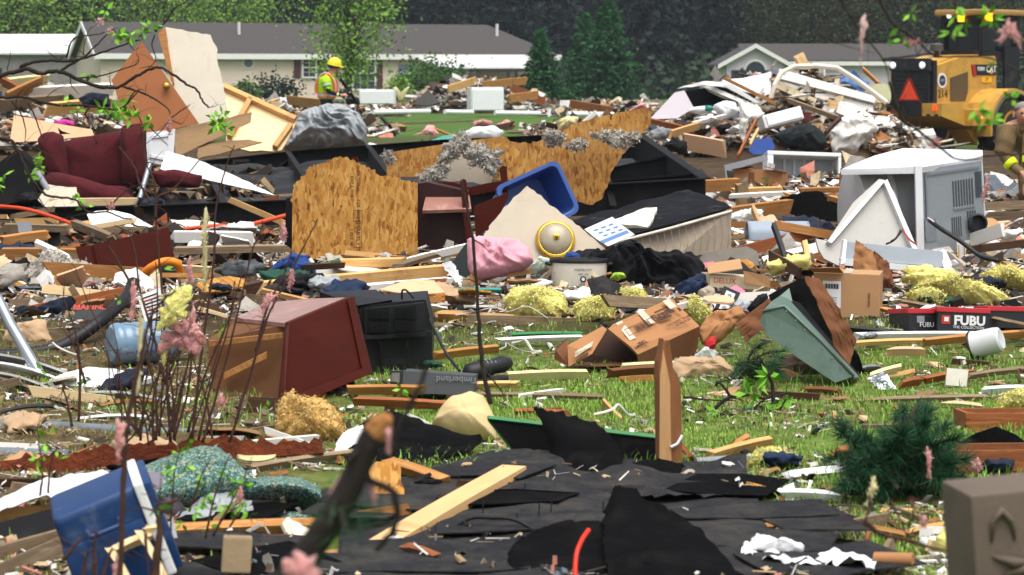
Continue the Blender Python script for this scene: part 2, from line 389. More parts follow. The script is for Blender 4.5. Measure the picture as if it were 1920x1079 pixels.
GROUND = obj('ground', mb, t.fin(mixb, .95, 0, .1), smooth=True, kind='structure')

# ================================================================ houses
siding = M('cream_siding', '#e2cfba', .6, .05, 2, .12, '#8c8068', bump=.05)
white_trim = M('white_trim', '#e8e6e0', .5, .04, 3, .1, bump=.03)
roof_dark = M('charcoal_shingles', '#474340', .9, .25, 14, .25, '#2c2a2c', bump=.4, bscale=30, bdist=.02)
glass = M('window_glass', '#39404a', .12, .3, 1.5, .0, bump=0, spec=.6)
shutter = M('maroon_shutter', '#5a3038', .6, .1, 4, .1)
grey_siding = M('grey_siding', '#d8cfd4', .6, .05, 2, .12, '#74777a', bump=.05)
dark_metal = M('dark_post', '#2a2a2c', .5, .1)
metal_roof = M('white_metal_roof', '#dcdad8', .45, .05, 3, .2, '#8a8378', bump=.03)

def clapboards(parent, L, h, z0, step, th, mat, name='siding_board', y=0, x0=0, gap=None):
    me = MB().prism([(0, 0, 0), (L, 0, 0), (L, .012, step), (0, .012, step)], (0, .03, 0)).mesh(name, mat)
    for i in range(int(h / step)):
        o = obj(name, me, None, parent, Matrix.Translation((x0, y - .02, z0 + i * step)))
def window(parent, x, z, w, h, y=-.12, panes=(2, 4), frame=.09, mat=None, mid=True):
    mb = MB(); f = frame
    mb.box((x, y, z - h / 2 + f / 2), (w, .12, f)).box((x, y, z + h / 2 - f / 2), (w, .12, f))
    mb.box((x - w / 2 + f / 2, y, z), (f, .12, h - 2 * f)).box((x + w / 2 - f / 2, y, z), (f, .12, h - 2 * f))
    if mid: mb.box((x, y + .002, z), (w - 2 * f, .1, f * .8))
    wf = obj('window', mb, mat or white_trim, parent)
    nx_, nz_ = panes; pw, ph = (w - 2 * f) / nx_, (h - 2 * f) / nz_
    pm = MB().box((0, 0, 0), (pw - .035, .02, ph - .035)).mesh('pane', glass)
    for i in range(nx_):
        for j in range(nz_): obj('pane', pm, None, wf, Matrix.Translation((x - w / 2 + f + (i + .5) * pw, y + .03, z - h / 2 + f + (j + .5) * ph)))
    obj('muntin', MB().box((x, y + .05, z), (w - 2 * f, .02, h - 2 * f)), white_trim, wf)
    return wf

# long cream mobile home, turned so that its left gable end shows
TH = 20; Lh, Wh, EV = 29.4, 8.6, 2.95
hm = thing('mobile_home', 'long cream mobile home with dark shingle roof and maroon shutters', 'house', Matrix.Translation((-25.0, 146, 0)) @ Matrix.Rotation(R(TH), 4, 'Z'))
mb = MB().box((Lh / 2, Wh / 2 + .02, EV / 2), (Lh, Wh, EV)); obj('wall', mb, siding, hm)
clapboards(hm, Lh, EV - .3, .15, .3, .03, siding)
g = MB().prism([(-.02, 0, 0.15), (-.02, Wh, .15), (-.02, Wh, EV), (-.02, Wh / 2, EV + 1.95), (-.02, 0, EV)], (.3, 0, 0)); obj('gable_wall', g, siding, hm)
rf = MB(); ov = .45; rz = EV + 2.05; e = EV - .02
rf.prism([(-ov, -ov, e), (Lh + ov, -ov, e), (Lh - 3.0, Wh / 2, rz), (-ov, Wh / 2, rz)], (0, 0, -.12))
rf.prism([(-ov, Wh / 2, rz), (Lh - 3.0, Wh / 2, rz), (Lh + ov, Wh + ov, e), (-ov, Wh + ov, e)], (0, 0, -.12))
rf.prism([(Lh + ov, -ov, e), (Lh + ov, Wh + ov, e), (Lh - 3.0, Wh / 2, rz)], (0, 0, -.12))
ro = obj('roof', rf, roof_dark, hm)
for cx in (9.2, 26.5): obj('vent_pipe', MB().tube([(cx, 2.6, rz - .95), (cx, 2.6, rz + .02)], .1, 8), metal_roof, ro)
obj('fascia', MB().box((Lh / 2, -ov - .04, e - .12), (Lh + 2 * ov, .06, .34)), white_trim, hm)
for sgn in (0, 1):
    a = (-ov - .05, -ov if not sgn else Wh + ov, e - .02); b = (-ov - .05, Wh / 2, rz + .03)
    obj('rake_board', MB().prism([a, b, (b[0], b[1], b[2] - .34), (a[0], a[1], a[2] - .34)], (.06, 0, 0)), white_trim, hm)
def hx(px): # local x on the front wall seen at picture column px
    k = (px - 960) / F; c, s_ = math.cos(R(TH)), math.sin(R(TH)); return (k * 146 + 25.0) / (c - k * s_)
def hs_(px): return F / (146 + hx(px) * math.sin(R(TH)))
def hz(px, y): return H - (y - HY) / hs_(px)
def hwin(px0, px1, y0, y1, **k):
    x0, x1 = hx(px0), hx(px1); return window(hm, (x0 + x1) / 2, (hz(px0, y0) + hz(px0, y1)) / 2, x1 - x0, hz(px0, y0) - hz(px0, y1), **k)
hwin(565, 593, 107, 147, panes=(2, 4)); hwin(659, 704, 106, 170, panes=(3, 4))
for a, b, y0, y1 in ((551, 563, 107, 147), (595, 607, 107, 147), (646, 658, 107, 170), (705, 717, 107, 170)):
    m_ = MB().box(((hx(a) + hx(b)) / 2, -.05, (hz(a, y0) + hz(a, y1)) / 2), (hx(b) - hx(a), .06, hz(a, y0) - hz(a, y1)))
    for i in range(7): m_.box(((hx(a) + hx(b)) / 2, -.09, hz(a, y1) + (i + .5) * (hz(a, y0) - hz(a, y1)) / 7), (hx(b) - hx(a) - .12, .03, .1))
    obj('shutter', m_, shutter, hm)
ov_ = MB().lathe([(.38, 0), (.4, .05), (.3, .08)], 20, Matrix.Translation((hx(465), -.02, hz(465, 118))) @ Matrix.Rotation(R(90), 4, 'X')); obj('round_vent', ov_, white_trim, hm)
obj('vent_grille', MB().lathe([(.29, 0), (.29, .09)], 20, Matrix.Translation((hx(465), -.02, hz(465, 118))) @ Matrix.Rotation(R(90), 4, 'X')), M('vent_grey', '#74777c', .6), hm)
dr = obj('door', MB().box(((hx(747) + hx(781)) / 2, -.04, 1.25), (hx(781) - hx(747), .08, 2.15)), M('grey_blue_door', '#8f99a2', .5), hm)
obj('handle', MB().lathe([(.05, 0), (.05, .08)], 8, Matrix.Translation((hx(776), -.08, 1.2)) @ Matrix.Rotation(R(90), 4, 'X')), dark_metal, dr)
po = MB(); x0, x1 = hx(780), hx(984)                      # porch
po.prism([(x0, -.05, EV - .12), (x1, -.05, EV - .12), (x1 + .3, -3.6, 2.15), (x0 + .3, -3.6, 2.15)], (0, 0, -.09)); pr = obj('porch_roof', po, metal_roof, hm)
for i in range(16):
    u = x0 + .1 + (x1 - x0 - .2) * i / 15; obj('roof_rib', MB().prism([(u, -.06, EV - .1), (u + .06, -.06, EV - .1), (u + .36, -3.6, 2.175), (u + .3, -3.6, 2.175)], (0, 0, -.03)), metal_roof, pr)
obj('porch_beam', MB().box(((x0 + x1) / 2 + .3, -3.5, 1.98), (x1 - x0, .12, .2)), dark_metal, hm)
for px in (802, 905, 919, 964): obj('porch_post', MB().box((hx(px) + .5, -3.5, .95), (.14, .14, 1.9)), dark_metal, hm)
obj('porch_floor', MB().box(((x0 + x1) / 2, -1.8, .2), (x1 - x0, 3.5, .4)), M('weathered_deck', '#8a8175', .8), hm)

# pale house at the right behind the loader
h2 = thing('grey_house', 'pale grey house with arched gable window behind the debris pile', 'house', Matrix.Translation((P(1362, 143, 132).x, 132, 0)))
s2 = F / 132; gw = 108 / s2; th2 = H + (143 - 116) / s2; ap = H + (143 - 91) / s2
obj('wall', MB().prism([(0, 0, 0), (gw, 0, 0), (gw, 0, th2), (gw / 2, 0, ap), (0, 0, th2)], (0, 7, 0)), grey_siding, h2)
me = MB().prism([(0, 0, 0), (gw, 0, 0), (gw, .012, .3), (0, .012, .3)], (0, .03, 0)).mesh('siding_board', grey_siding)
for i in range(7): obj('siding_board', me, None, h2, Matrix.Translation((0, -.03, .1 + .3 * i)))
for a, b in (((-.5, -.35, th2 - .3), (gw / 2, -.35, ap + .12)), ((gw + .5, -.35, th2 - .3), (gw / 2, -.35, ap + .12))):
    obj('roof_slope', MB().prism([a, b, (b[0], b[1] + 7.6, b[2]), (a[0], a[1] + 7.6, a[2])], (0, 0, .16)), roof_dark, h2)
    obj('rake_board', MB().prism([(a[0], -.4, a[2] - .1), (b[0], -.4, b[2] - .1), (b[0], -.4, b[2] + .14), (a[0], -.4, a[2] + .14)], (0, .06, 0)), white_trim, h2)
wl = (1780 - 1470) / s2
obj('wing_wall', MB().box((gw + wl / 2, 3.4, th2 / 2 - .1), (wl, 5, th2 - .2)), grey_siding, h2)
obj('wing_roof', MB().prism([(gw - 2.2, .6, th2 - .05), (gw + wl, .6, th2 - .05), (gw + wl, 3.6, th2 + .9), (gw - 2.2, 3.6, th2 + .9)], (0, 0, .14)), roof_dark, h2)
obj('gutter', MB().box((gw + wl / 2 - .6, .5, th2 - .1), (wl + 1, .16, .22)), white_trim, h2)
window(h2, gw / 2 - .05, .98, 2.5, 1.9, panes=(3, 2), mid=False, mat=dark_metal)
arch = [(gw / 2 + .6 * math.cos(a), -.05, th2 - .55 + .6 * math.sin(a)) for a in [math.pi * i / 10 for i in range(11)]]
obj('arched_window', MB().prism(arch, (0, .06, 0)), glass, h2)
obj('arch_trim', MB().tube([(q[0], -.06, q[2]) for q in arch], .07, 6), white_trim, h2)
lw = obj('porch_lamp', MB().lathe([(.05, -.3), (.14, -.05), (.12, .2), (.02, .32)], 8, Matrix.Translation((.85, -.14, 1.75))), dark_metal, h2)
window(h2, gw + 3.2, 1.1, 2.0, 1.3, y=.8, panes=(2, 2))
# white roofed building at the far left
h3 = thing('white_roofed_shed', 'low building with white metal roof half hidden by trees', 'building', Matrix.Translation((-36.5, 160, 0)))
obj('wall', MB().box((3.5, 3, 1.6), (9, 6, 3.2)), M('weathered_wall', '#8e8a82', .8), h3)
obj('roof', MB().prism([(-2, -.4, 3.15), (9.4, -.4, 3.15), (9.4, 3, 4.45), (-2, 3, 4.45)], (0, 0, -.12)).prism([(-2, 3, 4.45), (9.4, 3, 4.45), (9.4, 6.4, 3.15), (-2, 6.4, 3.15)], (0, 0, -.12)), metal_roof, h3)
obj('door', MB().box((2, -.05, 1.1), (1, .1, 2.1)), dark_metal, h3)

# ================================================================ trees
bark = M('tree_bark', '#3d342c', .9, .3, 6, .2, bump=.6, bscale=14, bdist=.02)
lf_spring = leafmat('leaves_spring', '#4e6e24', '#749a36', '#9aba50'); lf_mid = leafmat('leaves_mid', '#24401a', '#3f6426', '#567a2c')
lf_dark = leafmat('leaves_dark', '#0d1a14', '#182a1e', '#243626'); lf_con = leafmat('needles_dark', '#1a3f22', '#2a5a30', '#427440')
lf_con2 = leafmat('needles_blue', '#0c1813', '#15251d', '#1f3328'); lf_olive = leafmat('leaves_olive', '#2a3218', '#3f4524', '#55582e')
def quad(mb, c, s, rg, el=1.0, mi=0):
    a = Vector((rg.gauss(0, 1), rg.gauss(0, 1), rg.gauss(0, .7))).normalized(); b = a.cross(Vector((rg.gauss(0, 1), rg.gauss(0, 1), rg.gauss(0, 1)))).normalized()
    a *= s * el; b *= s * .55; o = len(mb.v); mb.v += [c - a, c + b, c + a, c - b]; mb.f.append((o, o + 1, o + 2, o + 3)); mb.m.append(mi)
def broadleaf(name, h, w, seed, mat, n=5200, leaf=.16, clear=.28, clumps=46, airy=.5):
    rg = random.Random(seed); tr = MB(); cr = MB()
    pts = [Vector((0, 0, 0)), Vector((.1 * rg.gauss(0, 1), .1, h * clear)), Vector((rg.gauss(0, .2), 0, h * .62)), Vector((rg.gauss(0, .2), 0, h * .9))]
    r0 = h * .022; tr.tube(smoothline(pts, 3), [r0 * (1 - .85 * i / 9) for i in range(10)], 7)
    cs = []
    for i in range(clumps):
        u = (i + .5) / clumps; z = h * (clear * .8 + (1 - clear * .75) * u); prof = math.sin(math.pi * min(1, .12 + .88 * (1 - u) ** .8)) ** .7
        a = i * 2.4 + rg.uniform(-.5, .5); rr = w / 2 * prof * rg.uniform(.3, 1.0); c = Vector((math.cos(a) * rr, math.sin(a) * rr, z)); cs.append(c)
        b = Vector((0, 0, max(h * clear * .8, z - rr * .9 - h * .05))); tr.tube([b, b.lerp(c, .5) + Vector((0, 0, .05 * h)), c], [r0 * .32, r0 * .2, r0 * .06], 4)
    for i in range(n):
        c = cs[rg.randrange(clumps)]; sp = w * .13 * (1 + airy)
        quad(cr, c + Vector((rg.gauss(0, sp), rg.gauss(0, sp), rg.gauss(0, sp * .7))), leaf * rg.uniform(.6, 1.4), rg)
    root = thing(name, None, None, Matrix.Identity(4)); obj('trunk', tr, bark, root); obj('crown', cr, mat, root); return root
def conifer(name, h, w, seed, mat, tiers=20, per=9, leaf=.24, q=7):
    rg = random.Random(seed); tr = MB(); cr = MB(); r0 = h * .016
    tr.tube([(0, 0, 0), (0, 0, h * .5), (0, 0, h * .97)], [r0, r0 * .6, .02], 6)
    for i in range(tiers):
        u = i / tiers; z = h * (.06 + .92 * u); L = w / 2 * (1 - u) ** .8 * rg.uniform(.75, 1.1)
        for k in range(per):
            a = 2 * math.pi * (k + rg.random()) / per; l = L * rg.uniform(.55, 1.1); d = Vector((math.cos(a), math.sin(a), 0))
            tip = d * l + Vector((0, 0, z - l * .18 + h * .02)); b = Vector((0, 0, z)); tr.tube([b, tip], [r0 * .22, .01], 3, caps=False)
            for m in range(q):
                t_ = rg.uniform(.2, 1.05); c = b.lerp(tip, t_); sp = leaf * (1.3 - .5 * t_)
                quad(cr, c + Vector((rg.gauss(0, sp), rg.gauss(0, sp), rg.gauss(0, sp * .6) - leaf * .3)), leaf * rg.uniform(.7, 1.5), rg, 1.3)
    root = thing(name, None, None, Matrix.Identity(4)); obj('trunk', tr, bark, root); obj('crown', cr, mat, root); return root
def place(root, px, d, scale=1, rot=0, label=None, cat='tree', group=None, sz=1):
    root.matrix_basis = Matrix.Translation((P(px, 0, d).x, d, relief(P(px, 0, d).x, d) - .05)) @ Matrix.Rotation(rot, 4, 'Z') @ Matrix.Diagonal((scale, scale, scale * sz, 1)); tag(root, label, cat, group); return root
place(broadleaf('young_tree', 7.2, 4.0, 3, lf_spring, 5200, .1, .22, 60, .25), 655, 112, 1, 0, 'feathery yellow-green young tree in front of the long cream house', 'tree', sz=1.0)
place(conifer('spruce_tree', 5.7, 4.4, 5, lf_con, 32, 16, .065, 56), 1140, 120, 1, 0, 'tall dark green spruce with pointed top right of the long house', 'tree', sz=1.0)
place(conifer('spruce_tree', 4.9, 3.6, 15, lf_con, 28, 15, .065, 50), 1098, 124, 1, .6, 'shorter spruce growing against the tall pointed spruce', 'tree')
place(conifer('small_fir', 3.7, 2.9, 9, lf_con, 24, 13, .06, 46), 1014, 106, 1, 0, 'small green fir in front of the right end of the long house', 'tree')
place(broadleaf('bush', 2.0, 3.4, 21, lf_mid, 2600, .12, .02, 26, .3), 812, 126, 1, 0, 'rounded green bush beside the porch of the long house', 'bush')
place(broadleaf('bush', 1.25, 2.3, 22, lf_dark, 1300, .11, .02, 18, .3), 512, 122, 1, 0, 'small dark shrub under the shuttered window of the long house', 'shrub')
place(broadleaf('bush', 1.1, 1.3, 24, lf_mid, 700, .11, .02, 12, .3), 456, 118, 1, 0, 'thin light green shrub below the round vent of the long house', 'shrub')
place(broadleaf('bush', 1.4, 1.6, 25, lf_spring, 800, .1, .02, 14, .3), 748, 118, 1, 0, 'bright green shrub between the young tree and the rounded bush', 'shrub')
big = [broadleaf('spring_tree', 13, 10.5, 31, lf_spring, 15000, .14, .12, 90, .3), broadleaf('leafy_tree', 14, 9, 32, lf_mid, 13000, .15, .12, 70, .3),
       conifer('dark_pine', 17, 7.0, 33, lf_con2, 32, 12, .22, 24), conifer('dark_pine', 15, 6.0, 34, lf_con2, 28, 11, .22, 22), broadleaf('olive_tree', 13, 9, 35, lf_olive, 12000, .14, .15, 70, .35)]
used = set()
wood_rows = [(28, 172, 0, .95, 'bright spring-green tree filling the top corner above the white roof'), (118, 178, 3, 1, 'dark pine between the two bright green trees'),
    (-60, 176, 1, 1, 'mid green tree cut by the picture edge above the white roof'),
    (305, 176, 0, .9, 'bright spring-green tree rising behind the leaning white panel'), (425, 184, 0, .8, 'yellowish green tree behind the long roof, left of the dark pines'),
    (200, 192, 2, 1, 'dark pine showing between the bright green trees'), (520, 190, 2, .95, 'blackish pine left of the young yellow-green tree'), (585, 196, 3, 1.05, 'blackish pine directly behind the young yellow-green tree'),
    (700, 190, 3, 1, 'dark pine just right of the young yellow-green tree'), (765, 197, 2, 1.05, 'dark pine behind the porch end of the long roof'), (838, 188, 2, .9, 'dark pine with straight trunk above the porch roof'),
    (905, 199, 3, 1.1, 'dark pine above the right half of the long roof'), (968, 190, 2, 1, 'dark pine above the small fir'), (1050, 198, 3, 1, 'dim pine between the small fir and tall spruce'),
    (1120, 203, 2, 1.05, 'dim pine directly behind the tall spruce'), (1215, 176, 2, 1.05, 'darkest broad pine right of the tall spruce'), (1275, 190, 3, 1, 'dark pine left of the pale grey house'),
    (1345, 183, 3, .95, 'dark pine right behind the gable of the grey house'), (1410, 190, 3, 1, 'dark pine above the arched gable window'), (1478, 180, 4, .9, 'olive green tree above the roof of the grey house'),
    (1545, 176, 4, .8, 'olive yellow tree above the wing of the grey house'), (1620, 188, 2, 1, 'dark pine behind the hanging pink insulation'), (1690, 180, 4, 1, 'olive tree above the engine hood of the loader'),
    (1760, 190, 3, 1, 'dark pine left of the loader cab'), (1850, 182, 4, 1, 'olive tree behind the loader cab'), (1935, 190, 2, 1, 'dark pine at the picture edge behind the cab'), (2010, 188, 1, 1, 'tree beyond the picture edge behind the cab')]
for i, (px, d, k, s_, lab) in enumerate(wood_rows):
    r = big[k] if k not in used else copy_tree(big[k]); used.add(k)
    place(r, px, d, s_, i * 1.7, lab, 'tree', 'trees of the wood behind the houses')
rg = random.Random(77); fo = MB()                        # the far wood reads as one mass
for i in range(52000):
    px = rg.uniform(-260, 2180); d = rg.uniform(206, 236); z = 15 * rg.random() ** .8 * (.75 + .4 * noise.noise(Vector((px * .012, 0, 3))))
    quad(fo, Vector((P(px, 0, d).x, d, z)), rg.uniform(.22, .55), rg)
for i in range(70):
    px = rg.uniform(-200, 2120); d = rg.uniform(204, 226); X = P(px, 0, d).x; fo.tube([(X, d, 0), (X + rg.uniform(-.4, .4), d, 14)], [.22, .1], 5)
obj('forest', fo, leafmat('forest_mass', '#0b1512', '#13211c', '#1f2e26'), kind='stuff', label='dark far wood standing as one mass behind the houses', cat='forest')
ug = MB()
for i in range(15000):
    px = rg.uniform(-150, 2070); d = rg.uniform(150, 200)
    if px < 1090 and d < 168: continue
    z = rg.random() ** 1.4 * (2.6 + 1.6 * noise.noise(Vector((px * .02, d * .05, 9)))); quad(ug, Vector((P(px, 0, d).x, d, z)), rg.uniform(.18, .45), rg)
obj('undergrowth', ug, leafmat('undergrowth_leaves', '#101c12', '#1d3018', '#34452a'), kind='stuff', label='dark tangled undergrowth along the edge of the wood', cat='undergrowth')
# ================================================================ wheel loader
yel = M('loader_yellow', '#c99a3c', .5, .1, 3, .4, '#6a5230', 2.0, bump=.04, spec=.5)
blk = M('black_paint', '#17181a', .5, .25, 4, .3, '#4b463e', bump=.08)
rub = M('tyre_rubber', '#25241f', .9, .25, 6, .5, '#5a5042', bump=.3)
hub = M('yellow_rim', '#c98f2a', .5, .1, 4, .4, '#5e4a2c')
white_ink = M('white_ink', '#e6e6e2', .6, .03, 4, 0, bump=0); black_ink = M('black_ink', '#1b1a19', .7, .05, 4, 0, bump=0)
LD = 53.0
ld = thing('wheel_loader', 'yellow wheel loader with black grille and lit amber beacons', 'loader', Matrix.Translation((P(1748, 143, LD).x, LD, 0)) @ Matrix.Rotation(R(45), 4, 'Z'))
def prof_y(pts, y0, y1):   # side outline in x,z swept along y
    return MB().prism([(x, y0, z) for x, z in pts], (0, y1 - y0, 0))
hoodp = [(0, .95), (.02, 1.72), (.12, 1.82), (1.1, 2.02), (2.45, 2.06), (2.5, 1.95), (2.5, 1.0), (2.2, .95)]
m_ = prof_y(hoodp, 0, 1.15); bm = None; obj('hood', m_, yel, ld)
obj('hood_top', prof_y([(.3, 1.86), (1.15, 2.03), (2.42, 2.07), (2.42, 2.1), (1.1, 2.07), (.35, 1.9)], .12, 1.03), yel, ld)
cw = MB().prism([(-.25, -.42, .72), (.95, -.42, .42), (1.25, -.42, .42), (1.25, -.42, 1.0), (-.25, -.42, 1.0)], (0, 2.0, 0)); c_ = obj('counterweight', cw, yel, ld)
for i in range(9): obj('bolt', MB().box((-.27, -.3 + i * .22, .735), (.06, .07, .06)), blk, c_)
gr = MB().box((-.06, .52, 1.42), (.12, 1.0, 1.14)).box((-.28, .55, .88), (.1, .9, .34)); g_ = obj('grille', gr, blk, ld)
for i in range(8): obj('grille_bar', MB().box((-.125, .5, .9 + i * .09), (.02, .78, .035)), M('grille_grey', '#26282a', .5), g_)
obj('grille_cap', MB().prism([(-.16, -.02, 1.72), (-.16, 1.05, 1.72), (-.14, 1.02, 1.96), (-.14, .02, 1.96)], (.2, 0, 0)), blk, ld)
obj('side_frame', MB().box((.06, -.012, 1.42), (.14, .05, 1.05)), blk, ld)
lens = glow('work_lamp_lens', '#e8ecf0', .25)
for yy in (.14, .93): obj('work_lamp', MB().lathe([(.07, 0), (.08, .03), (.05, .05)], 12, Matrix.Translation((-.16, yy, 1.84)) @ Matrix.Rotation(R(-90), 4, 'Y')), lens, ld)
red = glow('tail_lamp_red', '#e83a10', 1.0)
for yy in (-.25, 1.5): obj('tail_lamp', MB().box((-.26, yy, .9), (.04, .08, .12)), red, ld)
sm = MB().prism([(-.15, .28, 1.08), (-.15, .76, 1.08), (-.15, .52, 1.5)], (.01, 0, 0)); obj('slow_vehicle_triangle', sm, M('fluorescent_red', '#f2502a', .5, .03, 4, .05, bump=0), ld)
obj('triangle_border', MB().prism([(-.14, .22, 1.05), (-.14, .82, 1.05), (-.14, .56, 1.56), (-.14, .48, 1.56)], (.008, 0, 0)), M('dark_red', '#8e2015', .5), ld)
obj('side_window', MB().prism([(.68, -.02, 1.04), (1.25, -.02, 1.04), (1.35, -.02, 1.25), (1.35, -.02, 1.7), (.68, -.02, 1.56)], (0, .03, 0)), M('mesh_vent', '#5b4a2c', .7, .2, 20), ld)
obj('number_plate_disc', MB().lathe([(.17, 0), (.17, .012)], 20, Matrix.Translation((.36, -.005, 1.5)) @ Matrix.Rotation(R(90), 4, 'X')), white_ink, ld)
obj('disc_emblem', MB().lathe([(.12, 0), (.12, .016)], 20, Matrix.Translation((.36, -.005, 1.5)) @ Matrix.Rotation(R(90), 4, 'X')), M('dark_blue_print', '#2b3648', .6), ld)
lettering('214', .26, black_ink, ld, (.38, -.015, 1.2)); lettering('CITY', .07, white_ink, ld, (.36, -.025, 1.5))
bd = obj('brand_panel', MB().prism([(1.55, -.015, 1.62), (2.47, -.015, 1.62), (2.47, -.015, 1.86), (1.5, -.015, 1.86)], (0, .03, 0)), blk, ld)
obj('red_flash', MB().prism([(1.56, -.02, 1.6), (1.7, -.02, 1.6), (1.62, -.02, 1.86), (1.5, -.02, 1.86)], (0, .02, 0)), M('red_paint', '#b3261c', .4), ld)
lettering('938M', .13, white_ink, ld, (1.86, -.022, 1.76), bold=.002); lettering('CAT', .2, white_ink, ld, (2.27, -.022, 1.75), bold=.006)
obj('logo_triangle', MB().prism([(2.2, -.03, 1.65), (2.34, -.03, 1.65), (2.27, -.03, 1.74)], (0, .006, 0)), yel, ld)
obj('yellow_badge', MB().box((2.1, -.01, 1.52), (.4, .02, .13)), M('badge_yellow', '#e8b020', .5), ld); lettering('XT', .1, black_ink, ld, (2.1, -.022, 1.52))
# fender, step box and wheel
fe = []
for i in range(13):
    a = math.pi * (1.05 - i * .095); fe.append((2.15 + .98 * math.cos(a), .4 + .92 * math.sin(a)))
inner = [(2.15 + .84 * math.cos(math.pi * (1.05 - i * .095)), .4 + .8 * math.sin(math.pi * (1.05 - i * .095))) for i in range(13)]
obj('fender', MB().prism([(x, -.72, z) for x, z in fe] + [(x, -.72, z) for x, z in reversed(inner)], (0, .8, 0)), yel, ld)
obj('fender_lip', MB().tube([(x, -.72, z) for x, z in inner], .05, 6), blk, ld)
sb = obj('battery_box', MB().rbox((.95, -.5, .68), (.62, .3, .38), .02), yel, ld); obj('reflector', MB().box((.95, -.66, .68), (.06, .01, .06)), glow('orange_reflector_glow', '#ff9a20', .6), sb)  # reflector is no lamp, a faint glow is built into its colour
obj('frame_bracket', MB().prism([(.85, -.3, .42), (1.35, -.3, .42), (1.3, -.3, .05)], (0, .5, 0)), yel, ld)
for wy in (-.42, 1.55):
    wm = Matrix.Translation((2.15, wy, .42)) @ Matrix.Rotation(R(90), 4, 'X')
    w_ = obj('wheel', MB().lathe([(.4, -.25), (.66, -.27), (.72, -.2), (.72, .2), (.66, .27), (.4, .25)], 32, wm), rub, ld, smooth=30)
    obj('rim', MB().lathe([(.03, .08), (.24, .1), (.3, .24), (.4, .27), (.42, .2), (.42, -.2)], 24, wm), hub, w_, smooth=30)
    tr = MB()
    for i in range(18):
        a = 2 * math.pi * i / 18
        for sg in (-1, 1): tr.box(wm @ Vector((.72 * math.cos(a + sg * .09), .72 * math.sin(a + sg * .09), sg * .14)), (.14, .22, .07), Matrix.Rotation(-a - sg * .09 + R(0), 3, 'Y') @ Matrix.Rotation(R(sg * 25), 3, 'X'))
    obj('tread', tr, rub, w_)
# cab
CM = Matrix.Translation((.3, 0, -.22)) @ Matrix.Diagonal((1, 1, 1.16, 1))
cb = obj('cab_frame', MB().box((1.72, .05, 2.35), (.1, .1, .75)).box((1.72, 1.1, 2.35), (.1, .1, .75)).box((3.1, .05, 2.2), (.12, .1, 1.1)).box((3.1, 1.1, 2.2), (.12, .1, 1.1)).box((2.4, .05, 1.95), (1.4, .08, .2)).box((1.72, .57, 2.0), (.1, 1.1, .16)).box((2.4, .57, 2.7), (1.5, 1.12, .12)), blk, ld, CM)
obj('cab_glass', MB().box((2.42, .57, 2.32), (1.3, .98, .62)), M('cab_tinted_glass', '#1d2628', .1, .3, 2, 0, bump=0, spec=.7), ld, CM)
obj('cab_roof', MB().rbox((2.42, .57, 2.82), (1.75, 1.35, .12), .04), M('cab_roof_tan', '#b08a4c', .5, .08, 3, .3), ld, CM)
obj('cab_door_panel', MB().box((2.75, -.02, 1.6), (.55, .06, 1.1)), blk, ld, CM)
amb = glow('amber_beacon_lit', '#ff8a08', 3)
for x_, y_ in ((1.62, .55), (1.78, -.08)):
    obj('beacon', MB().box((x_, y_, 2.72), (.1, .13, .16)), amb, ld, CM)
obj('roof_lamp', MB().lathe([(.06, 0), (.06, .05)], 10, Matrix.Translation((1.6, .85, 2.76)) @ Matrix.Rotation(R(-90), 4, 'Y')), lens, ld, CM)
obj('exhaust_cap', MB().lathe([(.06, 0), (.06, .13), (.15, .14), (.15, .28), (.12, .31)], 14, Matrix.Translation((.95, .55, 2.03))), M('dull_steel', '#4d4c4a', .5), ld)

# ================================================================ people
skin = M('skin', '#c08a74', .55, .08, 12, .0, bump=.05, bscale=80); cloth_blk = M('black_cloth', '#16161a', .9, .2, 9, .1, bump=.3)
navy = M('navy_cloth', '#1b2233', .9, .2, 9, .15, bump=.3); lime = M('lime_vest', '#a9e018', .7, .06, 9, .05, bump=.2); orange = M('orange_band', '#f0722a', .7, .06, 9, .05, bump=.1)
silver = M('silver_band', '#b9bec4', .4, .05, 9, .1, bump=.05); hatm = M('yellow_helmet', '#f0dc18', .35, .04, 5, .05, bump=.0, spec=.5)
bunker = M('tan_bunker_cloth', '#75603f', .95, .25, 8, .4, bump=.4); hivis = M('yellow_band', '#d8f010', .6, .05, 8, .05); hairm = M('grey_hair', '#8d8880', .8, .2, 30)
def skinbody(name, joints, bones, mats, pick, Mx, **kw):
    me = bpy.data.meshes.new(name); names = list(joints); me.from_pydata([joints[k][0] for k in names], [(names.index(a), names.index(b)) for a, b in bones], [])
    tmp = bpy.data.objects.new(name + '_tmp', me); COL.objects.link(tmp); md = tmp.modifiers.new('skin', 'SKIN')
    sv = me.skin_vertices[0].data
    for i, k in enumerate(names):
        r = joints[k][1]; sv[i].radius = (r, r) if not hasattr(r, '__len__') else r; sv[i].use_root = (k == 'pelvis')
    s = tmp.modifiers.new('sub', 'SUBSURF'); s.levels = 2; s.render_levels = 2
    dg = bpy.context.evaluated_depsgraph_get(); out = bpy.data.meshes.new_from_object(tmp.evaluated_get(dg))
    bpy.data.objects.remove(tmp); out.materials.clear()
    for m in mats: out.materials.append(m)
    for p in out.polygons: p.material_index = pick(p.center); p.use_smooth = True
    out.name = name; o = bpy.data.objects.new(name, out); COL.objects.link(o); o.matrix_basis = Mx; return tag(o, **kw)
WD = 50.0
